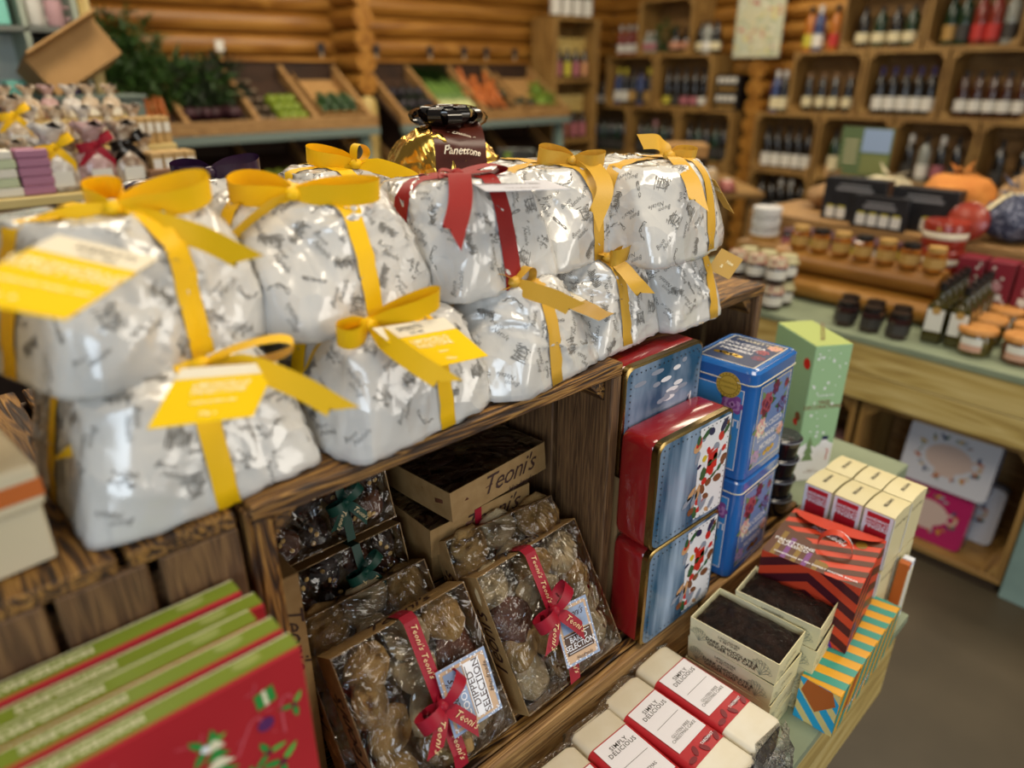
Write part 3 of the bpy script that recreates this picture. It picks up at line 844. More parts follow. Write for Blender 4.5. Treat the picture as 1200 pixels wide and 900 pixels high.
for i in range(22):
    a = i * 2.4; el = .15 + .75 * (i / 22); L = .064 - .018 * (i / 22)
    d = Vector((math.cos(a) * math.cos(el), math.sin(a) * math.cos(el), math.sin(el) * .55)); sd = d.cross(Vector((0, 0, 1))).normalized(); upv = sd.cross(d)
    pts = [top + Vector((0, 0, .004)) + d * (L * (.5 - .5 * math.cos(q))) + upv * (.015 * math.sin(q)) for q in [2 * math.pi * k / 12 for k in range(13)]]
    mb = MB(); strip(mb, pts, sd, .021, cols=1); mb.build('bow_loop', BLK, bd, smooth=True)
# ------------------------------------------------------------------ packs on the display
def clip(poly, u0, u1, v0, v1):
    def cut(P, f, g):
        out = []
        for i in range(len(P)):
            a, b = P[i], P[(i + 1) % len(P)]; fa, fb = f(a), f(b)
            if fa >= 0: out.append(a)
            if fa * fb < 0:
                t = fa / (fa - fb); out.append((a[0] + (b[0] - a[0]) * t, a[1] + (b[1] - a[1]) * t))
        return out
    for f in (lambda p: p[0] - u0, lambda p: u1 - p[0], lambda p: p[1] - v0, lambda p: v1 - p[1]):
        if len(poly) < 3: return []
        poly = cut(poly, f, None)
    return poly
def stripes(F, mb, u0, u1, v0, v1, ang, pitch, wd, mis, h=0., phase=0.):
    c, s = math.cos(ang), math.sin(ang); cu, cv = (u0 + u1) / 2, (v0 + v1) / 2; R = math.hypot(u1 - u0, v1 - v0)
    n = int(R / pitch) + 2
    for i in range(-n, n + 1):
        a = i * pitch + phase
        P = [(cu + a * -s + t * c * R, cv + a * c + t * s * R) for a, t in ((a, -1), (a + wd, -1), (a + wd, 1), (a, 1))]
        P = clip(P, u0, u1, v0, v1)
        if len(P) > 2: F.poly(mb, list(reversed(P)) if True else P, mis[i % len(mis)], h)
def rrect(w_, h_, r, n=5):
    pts = []
    for cx, cy, a0 in ((w_ - r, h_ - r, 0), (r, h_ - r, 90), (r, r, 180), (w_ - r, r, 270)):
        for k in range(n + 1):
            a = math.radians(a0 + 90 * k / n); pts.append((cx + r * math.cos(a), cy + r * math.sin(a)))
    return pts
def rose(F, mb, u, v, r, mi, h=0.0001, seed=0):
    q = random.Random(seed); a, b, c = mi
    for ring, (n, rr, pr, m) in enumerate(((7, .62, .45, a), (6, .42, .40, b), (5, .25, .32, a), (4, .12, .22, b), (1, 0, .16, c))):
        for i in range(n):
            t = 6.283 * i / n + ring * .5 + q.uniform(-.2, .2)
            F.disc(mb, u + rr * r * math.cos(t), v + rr * r * math.sin(t), pr * r, (m, a, b)[i % 3 if ring < 3 else 0] if i % 2 else m, h + ring * .00006 + i * .000005, 9, pr * r * .8, t)
def leaf(F, mb, u, v, L, ang, mi, h=.0001):
    c, s = math.cos(ang), math.sin(ang)
    F.poly(mb, [(u + c * a * L - s * b * L, v + s * a * L + c * b * L) for a, b in ((0, 0), (.3, -.18), (.7, -.15), (1, 0), (.7, .15), (.3, .18))], mi, h)

TINRED = M('red_tin', '#8f1a1c', .18, coat=.6, col2='#861719', scale=3, bump=.03, bscale=9)
TINGOLD = M('gold_tin_rim', '#8f7a4c', .25, metal=1)
TINBLUE = M('blue_tin', '#2566b0', .2, coat=.6)
TINNAVY = M('navy_tin_lid', '#2f3f62', .4)
CREAM = M('cream_line', '#e9dfbd', .4)
SKYB = M('winter_sky_print', '#27506e', .25, col2='#a5b8d0', scale=16, stretch=(1, 1, .45), coat=.15, contrast=(.42, .72))
WOODB = M('winter_forest_print', '#1a4a68', .25, col2='#9fb4cc', scale=16, stretch=(1.6, 1, .22), coat=.15, contrast=(.4, .72))
PR = dict(white=M('p_white', '#e8e8ec', .3), red=M('p_red', '#c5281f', .3), dgreen=M('p_green', '#2f5b34', .35), brown=M('p_brown', '#7a4a2c', .35), tan=M('p_tan', '#c79a6e', .35), grey=M('p_grey', '#8d95a5', .35),
          navy=M('p_navy', '#23284e', .3), yellow=M('p_yellow', '#d2b71f', .35), black=M('p_black', '#1d1a1a', .35), mauve=M('p_mauve', '#8c4f94', .3), lilac=M('p_lilac', '#b586bb', .3), plum=M('p_plum', '#5b2b5e', .3),
          pink=M('p_pink', '#d99f9f', .35), dpink=M('p_dpink', '#a04a5a', .35), wine=M('p_wine', '#6b2336', .35), lblue=M('p_lblue', '#3f8fd0', .3), sage=M('p_sage', '#6f8a5c', .4), gold=M('p_gold', '#c8a53c', .25, metal=.8), lilacb=M('p_blue_grey', '#6d86b8', .3), cream=CREAM)
PK = list(PR); PM = [PR[k] for k in PK]
def pi(n): return PK.index(n)

def red_tin(label, x, y, z, pic=0, group=None):
    W_, H_, D_ = .186, .179, .066
    t = thing('picture_tin', label, 'tin', (x, y, z), group=group)
    def ex(pts, y0, y1, inset0=0., inset1=0.):
        def sc(p, i): return (W_ / 2 + (p[0] - W_ / 2) * (1 - 2 * i / W_), H_ / 2 + (p[1] - H_ / 2) * (1 - 2 * i / H_))
        return [[(sc(p, i)[0], yy, sc(p, i)[1]) for p in pts] for yy, i in ((y0, inset0), (y1, inset1))]
    pts = rrect(W_, H_, .016)
    R = ex(pts, .012, .016, .002, 0) + ex(pts, .058, D_, 0, .004)
    MB().loft(R).build('tin_body', TINRED, t, smooth=35)
    R = ex(pts, 0, .002, .003, 0) + ex(pts, .011, .0125, 0, .002)
    MB().loft(R).build('gold_rim', TINGOLD, t, smooth=35)
    F = Flat((0, 0, 0), (1, 0, 0), (0, 0, 1), .0002)
    mb = MB(); mats = [WOODB if pic == 0 else SKYB] + PM
    inner = [(W_ / 2 + (a - W_ / 2) * .955, H_ / 2 + (b - H_ / 2) * .955) for a, b in pts]
    F.poly(mb, inner, 0, 0)
    q = random.Random(5 + pic)
    I = lambda n: 1 + pi(n)
    if pic == 0:
        F.poly(mb, clip([(.105, .012), (.178, .006), (.178, .172), (.098, .172)], .006, .178, .008, .17), I('white'), .0002)
        for i in range(46):        # festive clutter, no figures
            u, v = q.uniform(.095, .172), q.uniform(.015, .16)
            k = q.choice(['red', 'red', 'brown', 'tan', 'dgreen', 'grey', 'red', 'navy'])
            F.disc(mb, u, v, q.uniform(.004, .013), I(k), .0003 + i * .000004, 8, q.uniform(.003, .009), q.uniform(0, 3))
        for u, v in ((.112, .118), (.128, .105), (.142, .112)):
            F.disc(mb, u, v, .011, I('white'), .0006, 10); F.disc(mb, u + .004, v - .003, .006, I('yellow'), .0007, 8)
        F.poly(mb, [(.125, .085), (.152, .09), (.150, .122), (.126, .118)], I('red'), .0007)
        F.line(mb, [(.126, .1), (.151, .105)], .003, I('dgreen'), .0008)
        for i in range(5): leaf(F, mb, .07 + i * .012, .045 - i * .004 + .012 * (i % 2), .03, .5 + i * .3, I('tan' if i % 2 else 'grey'), .0006)
    else:
        for i in range(12):
            u = .012 + i * .014; hh = q.uniform(.03, .075)
            F.poly(mb, [(u, .008), (u + .016, .008), (u + .008, hh)], I('dgreen'), .0002 + i * .000004)
        for i in range(14): F.disc(mb, q.uniform(.02, .165), q.uniform(.1, .16), q.uniform(.006, .016), I('grey' if i % 3 else 'white'), .0003 + i * .000004, 10, .004)
        F.poly(mb, [(.15, .05), (.165, .05), (.163, .10), (.155, .095)], I('white'), .0004); F.poly(mb, [(.142, .07), (.156, .07), (.16, .1)], I('navy'), .0005)
    for i in range(62):            # beaded border
        a = i / 62 * 4; s, tt = int(a), a - int(a); m0 = .0125
        u, v = [(m0 + tt * (W_ - 2 * m0), H_ - m0), (W_ - m0, H_ - m0 - tt * (H_ - 2 * m0)), (W_ - m0 - tt * (W_ - 2 * m0), m0), (m0, m0 + tt * (H_ - 2 * m0))][s]
        F.disc(mb, u, v, .0014, I('black'), .0009, 6)
    mb.build('printed_lid', mats, t)
    return t
red_tin('red picture tin standing on top of its twin beside the crate', .702, .484, RZ + .1805)
red_tin('red picture tin at the bottom of the pair', .702, .484, RZ + .0005)
bx = MB().box(.715, .875, .557, .612, RZ, RZ + .268, c=.003).build('carton', M('kraft_plain', '#8a6b44', .7)); tag(bx, 'plain carton hidden behind the pair of red tins', 'carton')
red_tin('red tin with a snowy sky picture standing behind the other tins', .706, .552, RZ + .2685, 1)

def blue_tin(label, x, y, z, rz):
    W_, D_, H_ = .150, .122, .200
    t = thing('amaretti_tin', label, 'tin', (x, y, z), rz)
    pts = rrect(W_, D_, .014)
    def ring(i, zz): return [(W_ / 2 + (a - W_ / 2) * (1 - 2 * i / W_), D_ / 2 + (b - D_ / 2) * (1 - 2 * i / D_), zz) for a, b in pts]
    MB().loft([ring(.003, 0), ring(0, .003), ring(0, .172), ring(.001, .173)]).build('tin_body', TINBLUE, t, smooth=35)
    ld = MB().loft([ring(-.001, .1735), ring(-.001, .192), ring(.003, .196), ring(.006, .195), ring(.009, .197), ring(.012, .197)]).build('tin_lid', TINBLUE, t, smooth=35)
    MB().loft([ring(-.0018, .1725), ring(-.0018, .1742)]).build('seam_line', CREAM, t)
    I = pi
    # -Y face: flower panel
    F = Flat((0, 0, 0), (1, 0, 0), (0, 0, 1), .0006); mb = MB()
    F.rect(mb, .024, .128, .018, .164, I('lilacb')); F.frame(mb, .022, .130, .016, .166, .0016, I('cream'), .0001)
    for k, (u, v, r, c) in enumerate(((.050, .128, .021, ('dpink', 'wine', 'plum')), (.042, .088, .018, ('pink', 'cream', 'dpink')), (.078, .150, .013, ('wine', 'plum', 'dpink')), (.112, .108, .016, ('plum', 'lilacb', 'navy')), (.036, .034, .014, ('lilac', 'grey', 'plum')), (.120, .060, .012, ('pink', 'tan', 'dpink')), (.118, .146, .008, ('wine', 'dpink', 'plum')))):
        rose(F, mb, u, v, r, [I(n) for n in c], .0003, k)
        for j in range(3): leaf(F, mb, u, v, r * 1.7, k + j * 2.2, I('sage' if j else 'dgreen'), .0002)
    for j, s in enumerate(('DOLCEZZA', "D'AMARETTI", 'MORBIDI')):
        F.text(mb, s, .078, .086 - j * .019, .0155, mi=I('white'), h=.0006, bold=.02)
    for j in range(4): F.disc(mb, .072 + j * .009, .030 + .003 * (j % 2), .007, I('gold'), .0005, 10, .005)
    mb.build('floral_print', PM, t)
    # -X face
    F = Flat((0, D_, 0), (0, -1, 0), (0, 0, 1), .0006); mb = MB()
    F.rect(mb, .018, .104, .02, .160, I('lblue')); F.frame(mb, .016, .106, .018, .162, .0016, I('white'), .0001)
    rose(F, mb, .088, .134, .018, [I('mauve'), I('lilac'), I('plum')], .0003, 9)
    for j in range(3): leaf(F, mb, .086, .13, .028, 2.4 + j * 1.1, I('dgreen'), .0002)
    F.text(mb, 'AMARETTI', .060, .102, .019, mi=I('white'), h=.0004, bold=.02)
    for j in range(6): leaf(F, mb, .03 + j * .012, .074 + .01 * (j % 2), .014, j, I('sage' if j % 2 else 'pink'), .0003)
    rose(F, mb, .078, .078, .010, [I('tan'), I('brown'), I('brown')], .0003, 3)
    mb.build('front_print', PM, t)
    # top
    F = Flat((.0, D_, .197), (0, -1, 0), (1, 0, 0), .0003); mb = MB()
    F.rect(mb, .014, D_ - .014, .014, W_ - .014, I('grey'), 0); F.rect(mb, .016, D_ - .016, .016, W_ - .016, len(PM), .0001); F.frame(mb, .013, D_ - .013, .013, W_ - .013, .0012, I('cream'), .0002)
    F.text(mb, 'AMARETTI', .055, .122, .013, mi=I('cream'), h=.0003)
    for j, s in enumerate(('DOLCEZZA', "D'AMARETTI", 'MORBIDI')): F.text(mb, s, .050, .100 - j * .016, .014, mi=I('white'), h=.0003, bold=.02)
    for j in range(5): F.disc(mb, .03 + j * .009, .044 + .003 * (j % 2), .008, I('gold'), .0004, 10, .006)
    rose(F, mb, .095, .118, .013, [I('tan'), I('pink'), I('dpink')], .0003, 5); rose(F, mb, .088, .086, .011, [I('dpink'), I('wine'), I('wine')], .0003, 6); rose(F, mb, .094, .058, .011, [I('wine'), I('plum'), I('dpink')], .0003, 7)
    mb.build('lid_print', PM + [TINNAVY], ld)
    return t
BT = math.radians(4)
blue_tin('tall blue amaretti tin at the bottom of its pair', .945, .486, RZ + .0005, BT)
b = blue_tin('tall blue amaretti tin with gold seal on top of its pair', .945, .486, RZ + .198, BT)
F = Flat((0, .122, 0), (0, -1, 0), (0, 0, 1), .0016); mb = MB()
F.disc(mb, .078, .165, .0215, 0, 0, 28); F.disc(mb, .078, .165, .0165, 1, .0002, 24); F.disc(mb, .078, .165, .0155, 0, .0003, 24)
for j in range(20): F.disc(mb, .078 + .0188 * math.cos(j * .314), .165 + .0188 * math.sin(j * .314), .0012, 1, .0003, 5)
F.text(mb, 'ORIGINALE', .078, .169, .0055, mi=1, h=.0004); F.text(mb, '& CREMOSO', .078, .161, .0045, mi=1, h=.0004)
mb.build('gold_seal', [M('seal_gold', '#d2b24a', .3, metal=.2), M('seal_ink', '#7a5c12', .4)], b)

# green box of tree decorations
GRN = M('mint_card', '#92b68a', .5); GRN2 = M('lime_card', '#a8b868', .5)
gx = thing('carton_box', 'tall mint green carton with white stars and a snowman scene', 'box', (1.335, .572, RZ + .0005), math.radians(-32))
rs = MB().box(-.02, .32, -.06, .30, 0, .142, c=.002)
g0 = rs.build('sage_riser', SAGE, None, loc=(1.285, .49, TZ)); tag(g0, 'sage painted riser block under the mint green carton', 'riser')
MB().box(0, .082, 0, .15, 0, .315, c=.001).build('carton', GRN, gx)
F = Flat((0, 0, 0), (1, 0, 0), (0, 0, 1), .0003); mb = MB(); q = random.Random(4); I = pi
F.poly(mb, [(0.001, 0.001), (.081, .001), (.081, .088), (.06, .098), (.04, .082), (.02, .094), (.001, .084)], I('white'))
for i in range(34):
    u, v = q.uniform(.006, .076), q.uniform(.10, .305); r = q.choice([.0014, .002, .0045])
    if r < .004: F.disc(mb, u, v, r, I('white'), .0001, 6)
    else: F.poly(mb, [(u + (r if k % 2 == 0 else r * .45) * math.sin(k * .6283), v + (r if k % 2 == 0 else r * .45) * math.cos(k * .6283)) for k in range(10)], I('white'), .0001)
F.text(mb, 'TREE\nDECORATIONS', .041, .183, .0125, mi=I('brown'), h=.0002, bold=.01); F.text(mb, 'wonderful', .041, .205, .009, mi=I('white'), h=.0002, shear=.3)
for j in range(3): F.poly(mb, [(.012 + j * .003, .050 + j * .018), (.040 - j * .003, .050 + j * .018), (.026, .082 + j * .014)], I('sage'), .0002 + j * .0001)
F.disc(mb, .060, .070, .013, I('white'), .0003); F.disc(mb, .060, .092, .009, I('white'), .0003); F.rect(mb, .053, .067, .099, .108, I('navy'), .0004)
F.line(mb, [(.07, .05), (.072, .074), (.067, .076)], .002, I('red'), .0005); F.text(mb, 'Ages 5+\nchristmas craft', .041, .024, .006, mi=I('brown'), h=.0002)
mb.build('print', PM, gx)
MB().box(.001, .081, .001, .149, .3152, .3158).build('carton_top', GRN2, gx)
F = Flat((.0, .15, 0), (0, -1, 0), (0, 0, 1), .0003); mb = MB()
F.disc(mb, .13, .27, .012, I('red')); F.disc(mb, .13, .15, .01, I('brown')); F.disc(mb, .125, .135, .008, I('red')); mb.build('side_print', PM, gx)
F = Flat((0, 0, .3158), (.5, .8, 0), (-.8, .5, 0), .0003); mb = MB(); F.text(mb, 'TREE DECORATIONS', .10, -.012, .013, mi=I('brown')); mb.build('top_print', PM, gx)

# stack of dark pots in film beside the blue tins
PLS = M('black_pot', '#171417', .2, coat=.5); PLR = M('pot_rim', '#8b8f98', .2)
for k in range(4):
    t = thing('pudding_pot', 'dark film-wrapped pudding pot in the stack beside the blue tins', 'pot', (1.205, .545, RZ + .0005 + k * .044), 0, 'stacked dark pots')
    MB().lathe([(.026, 0), (.030, .02), (.032, .036)], 18).build('pot', PLS, t, smooth=40)
    MB().lathe([(.033, .0365), (.034, .039), (.030, .0425), (.004, .0432)], 18).build('film_lid', M('dark_film', '#2b2a31', .15, coat=.5, bump=.3, bscale=90), t, smooth=40)
    MB().lathe([(.0345, .0365), (.0345, .0385)], 18).build('rim', PLR, t)

# ---- Christmas cakes in red sleeves
ICE = M('cream_icing', '#e6dfcc', .4, col2='#ddd3ba', scale=20, bump=.05)
SLV = M('red_sleeve', '#bf2a30', .4, col2='#b02128', scale=14)
LBL = M('label_white', '#ece8ea', .45)
CAKE = M('fruit_cake', '#3c2414', .7, col2='#1c100a', scale=90, bump=.5, bscale=90)
def cake(label, x, y, z, rz, txt=('SIMPLY\nDELICIOUS', 'CHRISTMAS\nCAKE'), group=None, top=True):
    W_, L_, H_ = .079, .200, .0615
    t = thing('christmas_cake', label, 'cake', (x, y, z), rz, group)
    def rg(yy, s=1., c=.009): 
        p = rrect(W_ * s, H_ * s, c, 3); return [(a - W_ * s / 2, yy, b + H_ * (1 - s) / 2) for a, b in p]
    MB().loft([rg(-L_ / 2, .9), rg(-L_ / 2 + .006), rg(L_ / 2 - .006), rg(L_ / 2, .9)]).build('iced_block', ICE, t, smooth=50)
    MB().loft([rg(-L_ / 2 - .0015, .80), rg(-L_ / 2 - .0005, .86)]).build('cut_end', CAKE, t)
    MB().loft([[(a * 1.02, yy, b * 1.02 - .0005) for a, _, b in rg(0)] for yy in (-.052, .062)], cap=False).build('sleeve', SLV, t, smooth=50)
    # crumpled film past the cut end and over the whole cake
    q = random.Random(int(x * 1e4)); mb = MB(); Rr = []
    for k, yy in enumerate((-.098, -.112, -.122, -.130)):
        s = 1.03 - .10 * k
        Rr.append([(a * s + q.uniform(-.006, .006), yy + q.uniform(-.006, .006), (b - H_ / 2) * s + H_ / 2 - .006 * k + q.uniform(-.005, .005)) for a, _, b in rg(0)])
    mb.loft(Rr, cap=False).build('film_twist', film('cellophane_ends', .3, scale=60), t)
    mb = MB(); Rr = []
    for k, yy in enumerate((.098, .108, .116)):
        s = 1.03 - .12 * k
        Rr.append([(a * s + q.uniform(-.006, .006), yy + q.uniform(-.005, .005), (b - H_ / 2) * s + H_ / 2 - .005 * k + q.uniform(-.005, .005)) for a, _, b in rg(0)])
    mb.loft(Rr, cap=False).build('film_twist', film('cellophane_ends'), t)
    if not top: return t
    F = Flat((-W_ / 2, -L_ / 2, H_ * 1.01 + .0006), (1, 0, 0), (0, 1, 0), .0004); mb = MB()
    F.rect(mb, .007, .072, .074, .160, 0)
    F.text(mb, txt[0], .041, .142, .0092, mi=1, h=.0002, spacing=1.15, bold=.012); F.line(mb, [(.016, .116), (.066, .116)], .0006, 1, .0002)
    F.text(mb, txt[1], .041, .092, .0066, mi=1, h=.0002)
    F.text(mb, 'TAROMAST', .055, .062, .0055, mi=0, h=.0002, bold=.02)
    for i in range(5): F.disc(mb, .012 + i * .014, .056 + .006 * (i % 2), .008, 2, .0001, 9, .004, i)
    mb.build('printed_label', [LBL, INKD, M('sleeve_dark', '#7c1620', .4)], t)
    return t
CKT = TZ + .0630
cks = [(.722, .376, 'gluten free Christmas cake in a red sleeve touching the loaf boxes', ('SIMPLY\nDELICIOUS', 'GLUTEN FREE\nCHRISTMAS CAKE')),
       (.640, .368, 'gluten free Christmas cake in a red sleeve, second from the loaf boxes', ('SIMPLY\nDELICIOUS', 'GLUTEN FREE\nCHRISTMAS CAKE')),
       (.557, .360, 'Christmas cake in a red sleeve, third from the loaf boxes', ('SIMPLY\nDELICIOUS', 'CHRISTMAS\nCAKE')),
       (.474, .352, 'Christmas cake in a red sleeve, fourth from the loaf boxes', ('SIMPLY\nDELICIOUS', 'CHRISTMAS\nCAKE'))]
for x, y, lb, tx in cks: cake(lb, x, y, CKT, math.radians(random.uniform(-2, 4)), tx)
for x, y, lb, tx in cks: cake('Christmas cake lying in the lower layer under the sleeved cakes', x + .003, y - .004, TZ + .0005, math.radians(random.uniform(-2, 3)), tx, 'lower layer of Christmas cakes', False)

# ---- loaf cake boxes
LBX = M('pale_card', '#e9e2bd', .5, col2='#e4d9a8', scale=6); LEAFI = M('leaf_line', '#9aa08a', .5)
CHO = M('chocolate_loaf', '#26160f', .7, col2='#120a07', scale=60, bump=.8, bscale=70, spec=.2)
def loaf(label, x, y, z, rz, W_=.094, L_=.146, H_=.0418, group=None, film_top=True):
    t = thing('loaf_cake_box', label, 'cake box', (x, y, z), rz, group)
    mb = MB(); a, b, k = W_ / 2, L_ / 2, .0014
    o = [(-a, -b), (a, -b), (a, b), (-a, b)]; i_ = [(-a + k, -b + k), (a - k, -b + k), (a - k, b - k), (-a + k, b - k)]; e = .002
    O0 = [(p * .97, q * .97, 0) for p, q in o]; O1 = [(p, q, H_) for p, q in o]; I1 = [(p, q, H_) for p, q in i_]; I0 = [(p * .97, q * .97, .003) for p, q in i_]
    mb.loft([O0, O1, I1, I0]); mb.build('tray', LBX, t)
    n = 14; V = []; q = random.Random(int(x * 1e5))
    mb = MB()
    for yy in range(n):
        for xx in range(n - 4):
            u, v = xx / (n - 5) * 2 - 1, yy / (n - 1) * 2 - 1
            V.append((u * (a - .003), v * (b - .003), H_ - .011 + .010 * (1 - abs(u) ** 3) * (1 - abs(v) ** 4) + q.uniform(-.0018, .0018)))
    mb.add(V, [(r * (n - 4) + c, r * (n - 4) + c + 1, (r + 1) * (n - 4) + c + 1, (r + 1) * (n - 4) + c) for r in range(n - 1) for c in range(n - 5)]); mb.build('loaf', CHO, t, smooth=True)
    if film_top:
        V = [(vx * 1.01, vy * 1.01, vz + .0035 + q.uniform(-.001, .0015)) for vx, vy, vz in V]
        mb = MB(); mb.add(V, [(r * (n - 4) + c, r * (n - 4) + c + 1, (r + 1) * (n - 4) + c + 1, (r + 1) * (n - 4) + c) for r in range(n - 1) for c in range(n - 5)]); mb.build('film', film('cellophane_loaf', .10, scale=20, strength=.6, k=.7, k0=.0), t)
    F = Flat((-a, b, 0), (0, -1, 0), (0, 0, 1), .001); mb = MB()
    # tray sides lean slightly outwards
    F.y = Vector((-.03 * a / H_ * 1.0, 0, 1)).normalized(); F.o = Vector((-a * .97, b, 0)); F.n = Vector((-1, 0, 0))
    F.text(mb, 'LANCASHIRE\n& BEYOND', L_ * .46, H_ * .72, .0062, mi=0); F.text(mb, 'DARK CHOCOLATE &\nGINGER LOAF CAKE', L_ * .5, H_ * .33, .0088, mi=0, bold=.02)
    for c0, s0 in ((.018, 1.), (L_ - .026, 1.15)):
        for j in range(7): 
            an = .4 + j * .35; F.line(mb, [(c0, .004), (c0 + .012 * s0 * math.cos(an), .004 + .022 * s0 * math.sin(an)), (c0 + .016 * s0 * math.cos(an + .2), .004 + .026 * s0 * math.sin(an + .1))], .0007, 1)
            cx, cy, r0 = c0 + .012 * s0 * math.cos(an), .006 + .02 * s0 * math.sin(an), .005 * s0
            F.line(mb, [(cx + r0 * math.cos(w_), cy + r0 * .5 * math.sin(w_)) for w_ in [i * .785 for i in range(9)]], .0005, 1)
    mb.build('print', [INKD, LEAFI], t)
    F = Flat((-a, -b * .985, 0), (1, 0, 0), (0, 0, 1), .0012); mb = MB(); F.text(mb, 'LANCASHIRE', W_ * .5, H_ * .55, .006, mi=0)
    for j in range(5): cx = .012 + j * .004; F.line(mb, [(cx + .008 * math.cos(w_ + j), .012 + .008 * math.sin(w_)) for w_ in [i * .785 for i in range(9)]], .0005, 1)
    mb.build('end_print', [INKD, LEAFI], t)
    return t
for k in range(4):
    loaf('dark chocolate loaf cake box topmost of the stack touching the red cakes' if k == 3 else 'loaf cake box lower in the stack touching the red cakes', .848 + random.uniform(-.002, .002), .390 + random.uniform(-.002, .002), TZ + .0005 + k * .0425, math.radians(4 + random.uniform(-1.5, 1.5)), group='loaf cake boxes by the cakes' if k < 3 else None)
    loaf('dark chocolate loaf cake box topmost of the stack touching the orange box' if k == 3 else 'loaf cake box lower in the stack touching the orange box', .9415 + random.uniform(-.001, .001), .376 + random.uniform(-.002, .002), TZ + .0005 + k * .0450, math.radians(8 + random.uniform(-1, 1)), W_=.082, L_=.138, H_=.0442, group='loaf cake boxes by the orange box' if k < 3 else None)

# ---- striped panettone box lying flat, orange panettone box on it
def striped(label, x, y, z, rz, W_, D_, H_, base, faces, name='panettone_box'):
    t = thing(name, label, 'box', (x, y, z), rz)
    MB().box(0, W_, 0, D_, 0, H_, c=.0012).build('carton', base, t)
    return t, Flat((0, 0, 0), (1, 0, 0), (0, 0, 1), .0003), Flat((0, D_, 0), (0, -1, 0), (0, 0, 1), .0003), Flat((0, 0, H_), (1, 0, 0), (0, 1, 0), .0003)
SY = M('box_yellow', '#e7a92c', .4); ST_ = M('box_teal', '#3f9d8e', .4); SB = M('box_sky', '#27a9dd', .4); SC = M('box_cream', '#e3cf8a', .4); SO = M('box_rust', '#b9622a', .4); SV = M('box_violet', '#5b2a9a', .4)
t, FY, FX, FT = striped('small panettone box with teal, sky and yellow stripes at the table edge', .902, .250, TZ + .0005, math.radians(4), .275, .062, .086, SY, None)
mb = MB(); stripes(FY, mb, 0, .275, 0, .086, 1.15, .036, .017, [0], .0001); stripes(FT, mb, 0, .275, 0, .062, 1.75, .036, .017, [0], .0001); 
FY.text(mb, 'PANETTONE', .10, .02, .018, rot=.0, mi=2, h=.0004); FY.poly(mb, [(.03, .03), (.06, .086), (.085, .086), (.05, .03)], 1, .0002)
mb.build('stripe_print', [ST_, SO, PR['white']], t)
mb = MB(); FX.rect(mb, .0005, .0615, .0005, .0855, 0, 0); stripes(FX, mb, 0, .062, 0, .086, -.85, .026, .014, [1], .0001); FX.poly(mb, [(.004, .06), (.03, .03), (.058, .062), (.05, .085), (.01, .085)], 2, .0002); mb.build('end_stripes', [SC, SB, SO], t)
OR_ = M('box_orange_red', '#d4472a', .4); MR = M('box_maroon', '#4d1722', .4); BR = M('box_brown', '#5c3320', .4); OL = M('box_olive', '#8a6a22', .4); PV = M('box_purple', '#7a3f86', .4); RD = M('box_red', '#c02a2e', .4)
ox, oy = .992, .286
t, FY, FX, FT = striped('orange and maroon chevron striped panettone box with carry handle', ox, oy, TZ + .087, math.radians(9), .160, .158, .134, OR_, None)
mb = MB(); W_ = .158
for F, cc in ((FY, 0), (FX, 1)):
    n = 7
    for i in range(-2, n + 1):           # chevrons
        v = i * .034
        P = clip([(0, v), (W_ / 2, v + .04), (W_ / 2, v + .057), (0, v + .017)], 0, W_, 0, .134)
        Q = clip([(W_ / 2, v + .04), (W_, v), (W_, v + .017), (W_ / 2, v + .057)], 0, W_, 0, .134)
        for PP, mi in ((P, 1), (Q, 2)):
            if len(PP) > 2: F.poly(mb, PP, mi if cc == 0 else 1, .0001)
FY.poly(mb, [(.003, .0), (.012, .0), (-.0 + .03, .05), (.021, .05)], 3, .0003)
FX.poly(mb, [(.125, .0), (.137, .0), (.118, .05), (.106, .05)], 3, .0003); FX.disc(mb, .118, .05, .009, 4, .0002, 14, .009)
mb.build('side_print', [OR_, MR, BR, SV, OL], t)
mb = MB()
stripes(FT, mb, 0, W_, 0, W_, 2.0, .030, .015, [0], .0001)
FT.poly(mb, [(0, W_), (0, .055), (.075, .10), (.10, W_)], 1, .0002)
for i in range(5): 
    P = clip([(0, .07 + i * .017), (.1, .07 + i * .017), (.1, .078 + i * .017), (0, .078 + i * .017)], 0, .03 + .012 * i, 0, W_)
    if len(P) > 2: FT.poly(mb, P, 2 if i % 2 else 3, .0003)
FT.disc(mb, .118, .030, .012, 3, .0003, 14, .009); FT.disc(mb, .135, .105, .012, 3, .0003); FT.disc(mb, .02, .066, .01, 3, .0004)
FT.text(mb, 'PANETTONE\nCLASSICO', .045, .120, .0115, rot=-1.57, mi=4, h=.0006, bold=.02); FT.text(mb, 'PANETTONE\nCLASSICO', .115, .080, .0115, rot=1.2, mi=4, h=.0006, bold=.02)
FT.text(mb, 'HANDMADE BY AN EXPERT MASTER BAKER', .012, .075, .0068, rot=-1.57, mi=4, h=.0006, bold=.02)
mb.build('top_print', [BR, BR, PV, OL, PR['white']], t)
